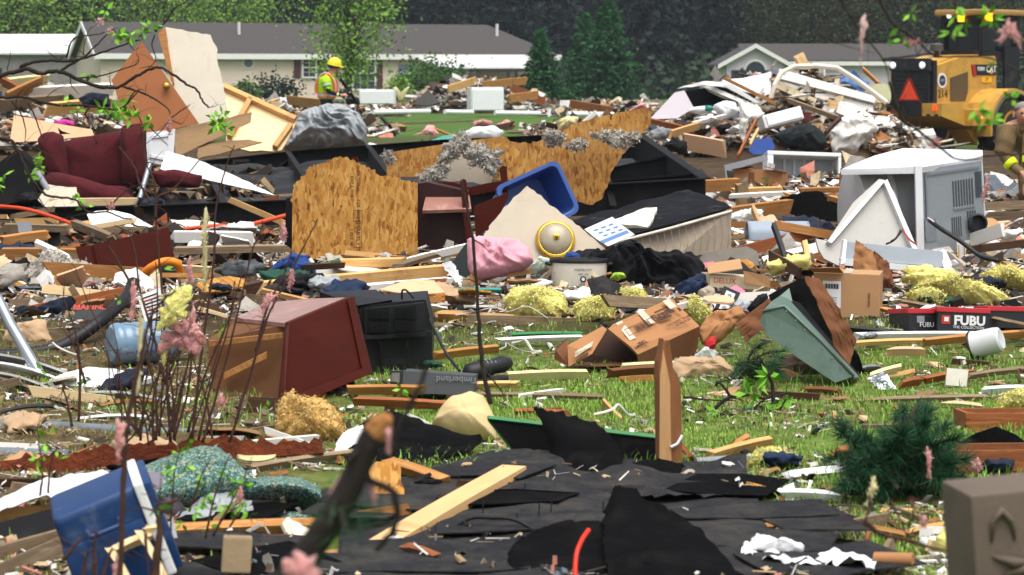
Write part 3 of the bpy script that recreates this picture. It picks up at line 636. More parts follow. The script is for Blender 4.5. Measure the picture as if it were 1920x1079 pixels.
wj = {'pelvis': ((0, 0, .95), (.16, .12)), 'belly': ((.0, 0, 1.1), (.17, .13)), 'chest': ((.03, 0, 1.33), (.18, .14)), 'neck': ((.1, 0, 1.5), .065), 'jaw': ((.17, 0, 1.575), (.07, .075)), 'skull': ((.17, 0, 1.66), (.095, .085)), 'crown': ((.16, 0, 1.72), .07),
      'nose': ((.265, 0, 1.6), .022),
      'shr': ((.03, -.2, 1.42), .07), 'elr': ((.13, -.27, 1.13), .052), 'wrr': ((.36, -.2, 1.06), .035), 'har': ((.44, -.17, 1.06), (.03, .045)), 'fr1': ((.5, -.18, 1.04), .014), 'fr2': ((.51, -.15, 1.05), .014), 'thr': ((.46, -.13, 1.1), .014),
      'shl': ((.03, .2, 1.42), .07), 'ell': ((.1, .27, 1.13), .052), 'wrl': ((.34, .2, 1.1), .035), 'hal': ((.42, .17, 1.12), (.03, .045)), 'fl1': ((.48, .17, 1.12), .014),
      'hipr': ((0, -.1, .88), .1), 'knr': ((.04, -.11, .5), .07), 'anr': ((0, -.12, .1), .05), 'ftr': ((.17, -.13, .04), .045),
      'hipl': ((0, .1, .88), .1), 'knl': ((.02, .11, .5), .07), 'anl': ((-.03, .12, .1), .05), 'ftl': ((.14, .13, .04), .045)}
wb = [('pelvis', 'belly'), ('belly', 'chest'), ('chest', 'neck'), ('neck', 'jaw'), ('jaw', 'skull'), ('skull', 'crown'), ('jaw', 'nose'), ('chest', 'shr'), ('shr', 'elr'), ('elr', 'wrr'), ('wrr', 'har'), ('har', 'fr1'), ('har', 'fr2'), ('har', 'thr'),
      ('chest', 'shl'), ('shl', 'ell'), ('ell', 'wrl'), ('wrl', 'hal'), ('hal', 'fl1'), ('pelvis', 'hipr'), ('hipr', 'knr'), ('knr', 'anr'), ('anr', 'ftr'), ('pelvis', 'hipl'), ('hipl', 'knl'), ('knl', 'anl'), ('anl', 'ftl')]
def wpick(c):
    if c.z > 1.5 or (c.x > .37 and c.z > .95): return 0
    if c.z < .14: return 1
    if c.z < 1.0 and c.x < .15: return 3
    if c.z > 1.2 : return 2
    if abs(c.y) > .16 or c.x > .17: return 1
    return 2
wk = skinbody('person', wj, wb, [skin, cloth_blk, lime, navy], wpick, Matrix.Translation((P(612, 143, WD).x, WD, relief(0, WD) + .02)) @ Matrix.Rotation(R(-12), 4, 'Z'),
              label='worker in lime safety vest and yellow hard hat looking down at held device', cat='person')
hel = MB().lathe([(.155, 0), (.15, .03), (.14, .08), (.105, .14), (.05, .17), (.01, .175)], 18, Matrix.Translation((.17, 0, 1.68)) @ Matrix.Rotation(R(14), 4, 'Y')); hel.box((.3, 0, 1.66), (.13, .2, .015), Matrix.Rotation(R(20), 3, 'Y'))
obj('helmet', hel, hatm, wk, smooth=50)
obj('head_band', MB().lathe([(.13, -.05), (.135, 0)], 16, Matrix.Translation((.165, 0, 1.685))), cloth_blk, wk); obj('safety_glasses', MB().box((.25, 0, 1.645), (.06, .17, .03)), cloth_blk, wk)
ve = MB().lathe([(.18, .98), (.195, 1.12), (.2, 1.3), (.185, 1.42), (.09, 1.5)], 20, Matrix.Translation((.01, 0, 0)) @ Matrix.Diagonal((.95, 1.05, 1, 1))); v_ = obj('vest', ve, lime, wk, smooth=True)
for z_, h_, mt in ((1.06, .11, orange), (1.06, .05, silver)): obj('waist_band', MB().lathe([(.2 if mt is orange else .206, z_ - h_ / 2), (.205 if mt is orange else .21, z_ + h_ / 2)], 20, Matrix.Translation((.01, 0, 0)) @ Matrix.Diagonal((.95, 1.05, 1, 1))), mt, v_)
for sg in (-1, 1):
    for r_, mt in ((.03, orange), (.016, silver)):
        k_ = -.008 if mt is orange else .016
        obj('shoulder_band', MB().tube(smoothline([(-.19 - k_, sg * .1, 1.1), (-.19 - k_, sg * .11, 1.3), (-.08, sg * .12 + sg * k_, 1.47 + k_), (.08, sg * .13, 1.5 + k_), (.21 + k_, sg * .11, 1.32), (.21 + k_, sg * .1, 1.1)], 4), r_, 6), mt, v_)
    obj('sleeve', MB().tube([(.03, sg * .2, 1.42), (.09, sg * .245, 1.24)], [.1, .085], 10), lime, wk, smooth=True); obj('sleeve_band', MB().tube([(.075, sg * .235, 1.29), (.086, sg * .242, 1.25)], .092, 10), silver, wk)
    obj('cuff', MB().tube([(.29, sg * .22, 1.07 if sg < 0 else 1.1), (.33, sg * .21, 1.065 if sg < 0 else 1.1)], .048, 8), M('glove_cuff', '#c9d88a', .8), wk)
dv = world('handheld_device', MB().rbox(P(646, 176, WD) + Vector((0, 0, 0)), (.12, .07, .2), .015, Matrix.Rotation(R(35), 3, 'Y')), dark_metal, P(646, 176, WD), label='dark handheld device in the hands of the vested worker', cat='device')
pipe('pry_bar', 'long black bar leaning behind the vested worker', 'bar', [(638, 148, 50.6), (672, 196, 50.9)], .035, blk)
pillow('equipment_bag', 'black bag beside the worker in the lime vest', 'bag', [(648, 186), (662, 181), (674, 184), (676, 196), (650, 197)], (662, 190, 51), 0, 10, .15, blk, .03, 6)

FD = 27.0
fj = {'pelvis': ((.25, .05, .5), (.2, .18)), 'belly': ((.2, -.02, .66), (.2, .16)), 'chest': ((.12, -.08, .84), (.22, .16)), 'neck': ((.08, -.16, .98), .07), 'jaw': ((.05, -.22, 1.02), (.075, .08)), 'skull': ((.04, -.2, 1.11), (.09, .095)), 'crown': ((.04, -.18, 1.17), .075), 'nose': ((.02, -.31, 1.06), .022),
      'shr': ((-.12, -.1, .9), .09), 'elr': ((-.2, -.2, .62), .075), 'wrr': ((-.06, -.32, .45), .055), 'har': ((0, -.36, .41), (.045, .03)), 'f1': ((.06, -.4, .38), .014), 'f2': ((.04, -.41, .37), .014), 'f3': ((.02, -.4, .36), .014), 'f4': ((0, -.4, .36), .013), 'tm': ((.04, -.34, .44), .014),
      'shl': ((.36, -.1, .9), .09), 'ell': ((.46, -.24, .64), .075), 'wrl': ((.3, -.36, .47), .055), 'hal': ((.24, -.4, .43), (.045, .03)), 'g1': ((.19, -.43, .41), .014), 'g2': ((.2, -.44, .39), .014),
      'hipr': ((.12, 0, .46), .13), 'knr': ((.05, -.34, .2), .1), 'anr': ((.08, .02, .08), .07), 'ftr': ((.09, .16, .05), .06), 'hipl': ((.38, 0, .46), .13), 'knl': ((.45, -.3, .42), .1), 'anl': ((.46, -.22, .1), .07), 'ftl': ((.46, -.38, .06), .06)}
fb = [('pelvis', 'belly'), ('belly', 'chest'), ('chest', 'neck'), ('neck', 'jaw'), ('jaw', 'skull'), ('skull', 'crown'), ('jaw', 'nose'), ('chest', 'shr'), ('shr', 'elr'), ('elr', 'wrr'), ('wrr', 'har'), ('har', 'f1'), ('har', 'f2'), ('har', 'f3'), ('har', 'f4'), ('har', 'tm'),
      ('chest', 'shl'), ('shl', 'ell'), ('ell', 'wrl'), ('wrl', 'hal'), ('hal', 'g1'), ('hal', 'g2'), ('pelvis', 'hipr'), ('hipr', 'knr'), ('knr', 'anr'), ('anr', 'ftr'), ('pelvis', 'hipl'), ('hipl', 'knl'), ('knl', 'anl'), ('anl', 'ftl')]
def fpick(c):
    if c.z > .96: return 0
    if c.z < .45 and c.y < -.33 and -.04 < c.x < .28: return 0
    if .1 < c.x < .24 and c.y < -.2 and c.z > .5: return 2
    return 1
fz = P(1900, 262, FD).z - 1.1
ff = skinbody('person', fj, fb, [skin, bunker, navy], fpick, Matrix.Translation((P(1906, 143, FD).x, FD, max(.1, fz))), label='kneeling firefighter in tan coat with yellow cuff band at the picture edge', cat='person')
obj('hair', MB().lathe([(.1, 0), (.105, .03), (.08, .075), (.02, .095)], 14, Matrix.Translation((.045, -.17, 1.12))), hairm, ff, smooth=True)
for sx_ in (-.032, .045): obj('eye', MB().lathe([(.012, 0), (.008, .008)], 8, Matrix.Translation((sx_ + .03, -.285, 1.09)) @ Matrix.Rotation(R(90), 4, 'X')), cloth_blk, ff)
obj('mouth', MB().box((.035, -.3, 1.015), (.05, .01, .008)), M('lips', '#8e5248', .6), ff)
for sx_ in (-.07, .15): obj('ear', MB().rbox((sx_, -.18, 1.07), (.02, .04, .06), .008), skin, ff)
for a, b, r_ in ((fj['elr'][0], fj['wrr'][0], .078), (fj['ell'][0], fj['wrl'][0], .078)):
    A_, B_ = Vector(a), Vector(b); obj('cuff_band', MB().tube([A_.lerp(B_, .45), A_.lerp(B_, .72)], [.082, .076], 12), hivis, ff, smooth=True)
obj('coat_flap', MB().prism([(.02, -.25, .86), (.1, -.27, .88), (.12, -.27, .6), (.0, -.25, .5)], (0, .02, 0)).prism([(.3, -.27, .88), (.24, -.28, .86), (.24, -.28, .6), (.34, -.27, .5)], (0, .02, 0)), bunker, ff)
obj('collar', MB().lathe([(.13, 0), (.12, .05), (.1, .09)], 16, Matrix.Translation((.09, -.13, .9)) @ Matrix.Rotation(R(20), 4, 'X')), bunker, ff, smooth=True)
for a, b in (('shr', 'elr'), ('shl', 'ell')): obj('coat_sleeve', MB().tube(smoothline([fj[a][0], tuple((Vector(fj[a][0]) + Vector(fj[b][0])) / 2 + Vector((0, -.02, 0))), fj[b][0]], 4), [.13, .125, .12, .115, .12, .11, .1, .11, .095], 10), bunker, ff, smooth=True)
obj('chest_band', MB().box((.05, -.262, .58), (.08, .012, .07)), hivis, ff)
# ================================================================ shared debris materials
pine = wood('raw_pine', '#c99a5e', '#e3c08a'); pine_or = wood('orange_pine', '#a5703a', '#cb9c62', dirt=.3); oldw = wood('weathered_wood', '#7c6850', '#a8967a'); darkw = wood('dark_wood', '#4a3222', '#6e4c30')
redwd = wood('reddish_wood', '#8a4e2a', '#b8763e'); palew = wood('pale_plywood', '#dcc090', '#f0dab0', dirt=.08)
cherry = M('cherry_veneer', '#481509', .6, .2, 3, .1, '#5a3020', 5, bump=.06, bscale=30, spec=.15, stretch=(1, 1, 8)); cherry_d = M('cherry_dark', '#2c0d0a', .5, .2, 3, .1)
cherry_t = M('cherry_top', '#9a6a5c', .3, .12, 3, .25, '#c8b4a4', 6, bump=.05, spec=.5)
whitep = M('white_panel', '#e9e5dc', .6, .05, 3, .22, '#8a7a60', 3, bump=.05); white_c = M('white_plastic', '#eceded', .45, .04, 3, .16, '#8b8478', 4, bump=.03)
cream_b = M('cream_board', '#ece2cc', .7, .06, 2.5, .2, '#9a8058', 3, bump=.08); brownp = M('brown_hardboard', '#a8693e', .75, .07, 3, .15, '#5a3820', 3, bump=.05)
tanp = M('tan_hardboard', '#8a6d4a', .8, .1, 4, .2, '#54402a'); peach = M('peach_board', '#e0b48c', .75, .06, 3, .18, '#7d5b3c')
gyp = M('beige_gypsum', '#c8bba6', .85, .06, 6, .18, '#6d5c46', 4, bump=.12, bscale=120); gypedge = M('torn_gypsum_edge', '#8c6a48', .9, .3, 12, .4, bump=.5)
blacks = M('black_steel', '#101012', .75, .3, 5, .2, '#3a3630', 3, bump=.1, spec=.18); membrane = M('black_membrane', '#0e0f11', .55, .35, 3, .2, '#45423e', 2.2, bump=.3, bscale=16, bdist=.015, spec=.3)
redcl = M('dark_red_velour', '#4a0c13', .95, .22, 9, .08, '#2c0608', bump=.35, bscale=120, bdist=.004); greytarp = M('grey_tarp', '#a2a7a9', .45, .16, 3, .4, '#4c4f4e', 2.5, bump=.25, bscale=22, bdist=.01)
yins = M('yellow_insulation', '#f2e88c', .95, .1, 12, .06, '#b8a44c', 4, bump=.8, bscale=46, bdist=.02, spec=.1, sss=.5); pins = M('pink_insulation', '#dc9c98', .95, .18, 14, .12, '#b07868', 4, bump=.8, bscale=46, bdist=.02, spec=.1, sss=.5)
tins = M('tan_insulation', '#dcb46c', .95, .16, 8, .2, '#94703a', 4, bump=.8, bscale=42, bdist=.02, spec=.1, sss=.5); gins = M('grey_cellulose', '#b9b2a6', .95, .22, 14, .3, '#5d554a', 6, bump=.9, bscale=60, bdist=.02, spec=.1)
card = M('brown_cardboard', '#a8764a', .8, .07, 3, .15, '#5d4028', 3, bump=.06); card_l = M('light_cardboard', '#b78d62', .8, .06, 3, .12, '#6a5036', 3, bump=.06); card_d = M('dark_cardboard', '#74482a', .85, .12, 3, .25, '#3c2616', 3, bump=.1)
shing = M('charcoal_roof_sheet', '#29292c', .9, .35, 30, .5, '#4c4840', 4.5, bump=.9, bscale=90, bdist=.01, spec=.12); felt = M('black_roofing_felt', '#0a0a0b', .9, .4, 9, .3, '#24211d', 4, bump=.5, bscale=30, bdist=.012, spec=.05)
bluep = M('blue_plastic', '#2c4f9e', .38, .08, 3, .15, '#7a7a74', 5, bump=.04, spec=.5); grey_p = M('grey_plastic', '#8d9094', .5, .1, 4, .2); galv = M('galvanised_steel', '#a4abb0', .38, .1, 5, .2, '#5d5f60', 4, bump=.05, metal=.75)
osb1 = osb('osb_bright', .8); osb2 = osb('osb_weathered', .62, .25); redpaint = M('red_edge_paint', '#c03a28', .6, .1, 8, .2)
blackcl = M('black_clothes', '#0f1014', .95, .3, 7, .12, '#3a3836', bump=.3, bscale=60); denim = M('dark_denim', '#1c2c48', .95, .2, 9, .1, bump=.35, bscale=90); bluecl = M('blue_cloth', '#22407c', .9, .15, 7, .1, bump=.3)
pinkcl = M('pink_fleece', '#e0a0ac', .95, .08, 6, .08, '#a07078', bump=.3, bscale=90); beigecl = M('beige_fleece', '#d8c08c', .95, .08, 5, .1, bump=.3, bscale=90); greencl = M('green_cloth', '#1f4a38', .9, .2, 7, .15, bump=.3)
tancl = M('tan_blanket', '#b99a78', .95, .08, 5, .12, bump=.3, bscale=90)
paper = M('white_paper', '#e6e6e4', .8, .04, 3, .1, bump=.02); blueprint = M('blue_print', '#5b82b8', .7, .04, 4, 0, bump=0)
pinkp = M('pink_print', '#e07890', .7, .05, 4, .05); tealp = M('teal_plastic', '#2f8c80', .5, .06, 4, .1)
RUB = ['#d9d4c8', '#8a7a68', '#c2ac88', '#3a322a', '#efece4', '#6e5f4c', '#dedbd4', '#aaa59a', '#a58a66', '#1f1c1a', '#b8b2a6', '#caa878', '#54412e', '#d8c6a2', '#8f8b84', '#e4e0d6', '#a06a3c', '#2c2824', '#c9826f', '#5b6570', '#f2f0ea', '#7a6248']
rubmat = island('rubble_pieces', RUB); rubdark = island('dark_rubble', ['#3c2e22', '#5a4632', '#241d18', '#7d6446', '#16130f', '#97815f', '#4b3b2b', '#b7a384', '#2a211b', '#6a5a48', '#8f4c2c', '#38302a'])

# ================================================================ scattering
def chip(mb, p, s, rg, flat=.25):
    a = Vector((rg.gauss(0, 1), rg.gauss(0, 1), rg.gauss(0, .35))).normalized(); n = Vector((rg.gauss(0, flat), rg.gauss(0, flat) - .15, 1)); b = n.cross(a).normalized(); n = a.cross(b); o = len(mb.v); k = rg.random()
    if k < .3:                                       # curled or folded sheet
        l, w = s * rg.uniform(.7, 1.8), s * rg.uniform(.5, 1.2); c1, c2 = rg.gauss(0, .3) * s, rg.gauss(0, .3) * s
        for i, h in ((-.5, 0), (-.15, c1), (.2, c2), (.5, c1 + c2)):
            for sy in (-.5, .5): mb.v.append(p + a * i * l * rg.uniform(.85, 1.15) + b * sy * w * rg.uniform(.5, 1.2) + n * h)
        for i in range(3): mb.f.append((o + 2 * i, o + 2 * i + 1, o + 2 * i + 3, o + 2 * i + 2)); mb.m.append(0)
        return
    l, w, t_ = s * rg.uniform(.8, 2.6), s * rg.uniform(.25, .9), s * rg.uniform(.05, .25)
    if k > .6: l, w, t_ = l * rg.uniform(1, 1.7), w * .25, t_ * .5; a.z *= .5      # splinter
    for sz in (-1, 1):
        for sx_, sy in ((-1, -1), (1, -1), (1, 1), (-1, 1)): mb.v.append(p + a * sx_ * l / 2 * rg.uniform(.8, 1.1) + b * sy * w / 2 * rg.uniform(.5, 1.1) + n * sz * t_ / 2)
    for f in ((3, 2, 1, 0), (4, 5, 6, 7), (0, 1, 5, 4), (1, 2, 6, 5), (2, 3, 7, 6), (3, 0, 4, 7)): mb.f.append(tuple(o + i for i in f)); mb.m.append(0)
def mound(name, label, px0, px1, d, depth, topfn, n=2600, size=.16, mat=None, seed=1, chips=True):
    """a heap between two picture columns: topfn(u) gives its height; covered with loose pieces"""
    rg = random.Random(seed); x0, x1 = P(px0, 0, d).x, P(px1, 0, d).x; mb = MB()
    def fn(u, v):
        X = x0 + (x1 - x0) * u; Y = d - depth / 2 + depth * v
        k = math.sin(math.pi * v) ** .6 * (math.sin(math.pi * min(1, max(0, u))) ** .35)
        return Vector((X, Y, relief(X, Y) - .08 + topfn(u) * k * (.85 + .3 * noise.noise(Vector((X * 1.6, Y * 1.6, seed))))))
    mb.grid(fn, 40, 14); nb = len(mb.f); 
    if chips:
        for i in range(int(n * 1.7)):
            u, v = rg.uniform(.01, .99), rg.uniform(.02, .85); q = fn(u, v); chip(mb, q + Vector((0, 0, rg.uniform(0, size * .6))), size * rg.uniform(.3, 1.2) * (2.2 if i % 9 == 0 else 1), rg, .6)
    return obj(name, mb, mat or rubmat, label=label, cat='rubble', kind='stuff')

# ================================================================ far debris, 60 to 100 m
mound('rubble', 'low splintered heap beyond the far lawn by the small fir', 760, 1040, 97, 4, lambda u: 1.35 * (.5 + .5 * math.sin(u * 3.4)), 1500, .3, seed=3)
mound('rubble', 'low broken heap behind the vested worker', 400, 770, 88, 4, lambda u: .55 + .2 * math.sin(u * 9), 1100, .25, seed=4)
mound('rubble', 'pale heap of broken boards at the left picture edge', -60, 235, 47, 5, lambda u: 1.25 - .5 * u + .1 * math.sin(u * 14), 2400, .2, seed=5)
mound('rubble', 'strewn far pieces between the tarp and the far lawn', 560, 745, 62, 9, lambda u: .16, 900, .2, seed=61)
mound('rubble', 'strewn far pieces at the right end of the far lawn', 985, 1260, 60, 10, lambda u: .2 + .2 * u, 1300, .2, seed=62)
mound('rubble', 'strewn far pieces just behind the trailer frame', 560, 1260, 44, 8, lambda u: .1, 1500, .15, seed=63)
mound('rubble', 'rubble strip behind the dryer and drawer unit', 1300, 1990, 30, 8, lambda u: .22, 2600, .13, seed=64)
mound('rubble', 'far strewn pieces right of the small fir', 1000, 1240, 90, 4, lambda u: .35 + .4 * u, 800, .22, seed=6)
def whitegoods(name, label, cat, Mx, w, dp, h, m, parts=True):
    t_ = thing(name, label, cat, Mx); obj('cabinet', MB().rbox((0, dp / 2, h / 2), (w, dp, h), .02), m, t_)
    obj('door', MB().rbox((0, -.03, h * .48), (w * .94, .05, h * .86), .015), m, t_); obj('kick_plate', MB().box((0, -.01, .05), (w * .9, .03, .07)), grey_p, t_); return t_
whitegoods('chest_freezer', 'white appliance box standing in the far heap behind the white pipes', 'appliance', FR(914, 209, 86, 12), 1.2, .8, .86, white_c)
whitegoods('white_cabinet', 'long white cabinet on its side just right of the vested worker', 'cabinet', FR(706, 196, 82, -4), 1.2, .6, .5, white_c)
for k, (a, b) in enumerate((((700, 211, 80), (805, 209, 82)), ((834, 210, 83), (886, 211, 84)), ((928, 212, 84), (1012, 213, 85)), ((1064, 214, 82), (1150, 215, 83)))):
    pipe('white_pipe', ('white plastic pipe leftmost of the row along the far lawn', 'short white plastic pipe second from the left along the far lawn', 'white plastic pipe below the white appliance box', 'white plastic pipe rightmost of the row along the far lawn')[k], 'pipe', [a, b], .085, white_c, group='white pipes along the far lawn')
panel('roof_scrap', 'dark triangular roof scrap left of the white appliance box', 'roof piece', [(774, 196), (802, 168), (826, 193), (800, 199)], (800, 185, 84), 10, 30, 0, .1, roof_dark)
for a, b, m, lab in (((905, 160, 92), (985, 152, 94), pine_or, 'splintered orange board topping the far heap'), ((960, 165, 90), (1020, 192, 91), redwd, 'reddish board sloping down the right side of the far heap'), ((840, 168, 93), (890, 152, 94), pine, 'pale board rising left of the white appliance box'),
                     ((1070, 195, 86), (1150, 209, 84), redwd, 'long brown board lying right of the small fir'), ((955, 185, 88), (1008, 178, 89), pine_or, 'orange board end beside the white appliance box'), ((540, 188, 80), (600, 195, 78), pine_or, 'orange board just left of the vested worker')):
    plank('broken_board', lab, 'board', a, b, .3, .06, 10, m, .12)
pillow('foam_curl', 'yellowish curled foam strips standing behind the white cabinet', 'foam', [(737, 165), (742, 163), (752, 178), (765, 162), (768, 164), (754, 190), (748, 190)], (752, 178, 84), 0, 0, .08, M('pale_foam', '#e0d49a', .9), .02, 4)
for pts, at, lab in (([(762, 262), (790, 250), (800, 236), (815, 238), (822, 255), (800, 264)], (795, 252, 60), 'pink insulation lump on the far lawn behind the black frame'), ([(884, 232), (905, 227), (925, 230), (920, 240), (890, 241)], (905, 235, 62), 'flat pink insulation batt on the far lawn'), ([(930, 236), (950, 228), (966, 238), (950, 246)], (948, 238, 62), 'small pink insulation wad at the edge of the far lawn'),
                     ([(1175, 214), (1195, 203), (1212, 200), (1214, 208), (1195, 214)], (1195, 208, 45), 'pink insulation wad behind the tip of the long torn strand board')):
    pillow('insulation', lab, 'insulation', pts, at, 0, 20, .25, pins, .1, 3.5, edge=.3)
pillow('plastic_sheet', 'white plastic sheet crumpled behind the long torn strand board', 'plastic', [(865, 252), (885, 240), (930, 238), (945, 250), (930, 262), (880, 262)], (905, 252, 42), 0, 25, .15, white_c, .05, 5)
panel('teal_board', 'teal edged white board tip behind the long torn strand board', 'board', [(798, 268), (830, 255), (850, 252), (850, 262), (812, 274)], (825, 262, 36), 0, 40, 0, .05, [tealp, white_c])
pillow('foam_wad', 'pale yellow foam wad beside the tip of the black frame', 'foam', [(1040, 232), (1062, 220), (1084, 222), (1080, 236), (1050, 243)], (1062, 232, 46), 0, 20, .15, M('pale_foam', '#e0d49a', .9), .06, 5, edge=.2)

# ================================================================ left middle: leaning door, panels, armchair, tarp
mound('rubble', 'trodden rubble under the armchair and the leaning door', -60, 560, 30, 7, lambda u: .34, 1800, .14, rubdark, seed=8)
dd = panel('door_blank', 'brown hardboard door leaning on a white panel, brass knob', 'door', [(264, 78), (271, 86), (373, 232), (281, 252), (240, 262), (216, 168), (209, 151)], (290, 240, 30.5), 8, 8, 0, .04, brownp)
kp = on_plane(dd.matrix_basis, [(312, 163)])[0]
obj('knob', MB().lathe([(.02, 0), (.02, .03), (.045, .05), (.05, .075), (.035, .1), (.01, .105)], 14, Matrix.Translation(kp) @ Matrix.Rotation(R(90), 4, 'X')), M('brass', '#c8a04a', .3, .1, 8, .1, metal=.8), dd, smooth=True)
wp = panel('white_wallboard', 'tall cream white wall panel leaning upright with brown stud edge', 'wall panel', [(310, 51), (322, 53), (395, 66), (399, 78), (408, 93), (406, 106), (420, 170), (428, 220), (372, 234), (330, 240), (323, 155)], (360, 235, 31.2), 6, 7, 0, .02, [cream_b, palew], .008, None, .06)
sp = on_plane(FR(360, 235, 31.15, 6, 7), [(296, 64), (309, 50), (327, 158), (320, 150)]); obj('edge_stud', MB().prism(sp, (0, .1, 0)), pine_or, None, FR(360, 235, 31.15, 6, 7)).parent = None
st = bpy.data.objects['edge_stud']; st.parent = wp; st.matrix_parent_inverse = wp.matrix_basis.inverted()
wl_ = panel('plywood_wall', 'pale broken plywood wall section lying beside the grey tarp', 'wall section', [(416, 165), (440, 176), (500, 203), (556, 228), (546, 250), (527, 282), (470, 284), (425, 272), (425, 215)], (480, 270, 33), 6, 42, 0, .03, [palew, pine], .02, None, .12)
for a, b in (((418, 167), (554, 229)), ((470, 190), (430, 262)), ((545, 240), (515, 282))):
    q = on_plane(wl_.matrix_basis, [a, b]); v = (q[1] - q[0]); L = v.length; ang = math.atan2(v.z, v.x)
    obj('stud', MB().box((0, 0, 0), (L, .09, .07)), pine, wl_, Matrix.Translation((q[0] + q[1]) / 2 + Vector((0, -.05, 0))) @ Matrix.Rotation(-ang, 4, 'Y'))
bent('folded_hardboard', 'tan hardboard sheet bent in front of the brown door', 'hardboard', [(322, 244), (472, 211), (470, 236), (332, 300)], (395, 255, 29.6), 6, 10, .012, tanp, .05, 1.5, curl=lambda u, v: -.25 * (v ** 2))
bent('torn_hardboard', 'torn curled hardboard end below the plywood wall', 'hardboard', [(372, 268), (470, 262), (492, 268), (370, 299)], (430, 280, 29.3), 0, 45, .012, tanp, .04, 3)
wd_ = panel('cabinet_front', 'small white cabinet door standing beside the red armchair', 'cabinet door', [(274, 249), (328, 242), (324, 314), (273, 303)], (300, 280, 27.8), 0, 5, 0, .03, white_c)
q = on_plane(wd_.matrix_basis, [(283, 258), (319, 253), (316, 300), (282, 293)])
for i in range(4):
    a, b = q[i], q[(i + 1) % 4]; v = b - a; obj('moulding', MB().box((0, 0, 0), (v.length + .02, .02, .03)), white_c, wd_, Matrix.Translation((a + b) / 2 + Vector((0, -.008, 0))) @ Matrix.Rotation(-math.atan2(v.z, v.x), 4, 'Y'))
bent('white_curved_sheet', 'long white panel sweeping down over the black steel frame', 'panel', [(312, 283), (368, 299), (525, 369), (300, 318)], (400, 330, 27.4), 0, 30, .025, [white_c], .02, 1.2, smooth=30)
panel('peach_board', 'peach coloured board lying behind the red armchair', 'board', [(18, 268), (26, 216), (100, 231), (172, 243), (178, 254), (110, 262)], (90, 250, 33), 0, 30, 0, .03, peach)
for i, (a, b, m, lab) in enumerate((((0, 160, 47), (90, 150, 48), M('pale_foam', '#e0d49a', .9), 'long cream board topping the left edge heap'), ((60, 175, 46), (205, 168, 47), whitep, 'white flat board across the left edge heap'), ((0, 198, 45.5), (120, 188, 46), oldw, 'weathered board low in the left edge heap'), ((90, 205, 45), (210, 195, 45.5), pine, 'yellowish board below the white one in the left edge heap'), ((0, 150, 47), (52, 178, 46), redwd, 'reddish board slanting at the far left edge'), ((10, 185, 45.5), (75, 155, 46), pine_or, 'orange board crossing the left edge heap'))):
    plank('heap_board', lab, 'board', a, b, .28, .06, 35, m, .1)
pillow('navy_cloth', 'navy and brown cloth bundle on the left edge heap', 'cloth', [(150, 186), (175, 175), (205, 178), (208, 200), (160, 202)], (180, 192, 44.5), 0, 20, .2, navy, .08, 5); pillow('magenta_cloth', 'magenta cloth lying in front of the left edge heap', 'cloth', [(98, 232), (120, 226), (140, 228), (140, 238), (110, 240)], (120, 233, 40), 0, 30, .1, M('magenta_fabric', '#d0389a', .9), .04, 5)
panel('black_shard', 'black pointed shard behind the red armchair back', 'shard', [(108, 239), (116, 246), (132, 251), (112, 252)], (118, 247, 31), 0, 10, 0, .02, felt)
ac = thing('armchair', 'dark red velour recliner armchair tipped back in the rubble', 'armchair', FR(175, 385, 27))
def acpart(name, pts, d, th, **k):
    o = pillow(name, None, None, pts, (175, 385, d), 0, 6, th, redcl, .018, 4, rings=8, **k); o.parent = ac; o.matrix_parent_inverse = ac.matrix_basis.inverted(); return o
acpart('backrest', [(112, 266), (170, 255), (238, 245), (240, 300), (238, 352), (180, 362), (120, 350)], 27.2, .16, flat=.3, back=1.2)
acpart('wing', [(72, 262), (80, 250), (100, 246), (118, 254), (126, 300), (132, 345), (95, 345), (80, 320)], 27.0, .2, flat=.4); acpart('wing', [(226, 254), (228, 237), (255, 232), (273, 234), (276, 300), (272, 345), (245, 358), (230, 340)], 27.0, .2, flat=.4)
acpart('armrest', [(80, 340), (90, 325), (110, 323), (160, 336), (225, 355), (262, 378), (255, 392), (170, 394), (100, 385)], 26.7, .2, flat=.4); acpart('seat', [(110, 345), (240, 350), (262, 392), (95, 392)], 26.95, .22, flat=.3)
acpart('footrest', [(278, 322), (330, 318), (380, 330), (375, 352), (300, 352)], 26.8, .12, flat=.35)
pipe('steel_tube', 'grey steel tube leaning beside the red armchair', 'tube', [(281, 308, 26.4), (262, 372, 26.2)], .03, galv); pipe('steel_tube', 'grey steel tube between the black cabinet and the armchair', 'tube', [(66, 318, 26.2), (96, 366, 26.1)], .035, grey_p)
panel('black_cabinet', 'black tipped cabinet side at the left edge beside the armchair', 'cabinet', [(-20, 318), (34, 279), (50, 300), (68, 345), (62, 372), (-20, 392)], (30, 350, 26.6), -10, 12, 0, .35, blacks)
pillow('tarp', 'crumpled silver grey tarp heap in front of the vested worker', 'tarp', [(536, 282), (548, 245), (560, 218), (590, 204), (618, 199), (652, 204), (676, 215), (686, 240), (684, 272), (620, 284)], (612, 278, 38), 0, 12, .6, greytarp, .07, 3.2, rings=36, n=150, flat=.45, folds=(5.5, .15, .9))
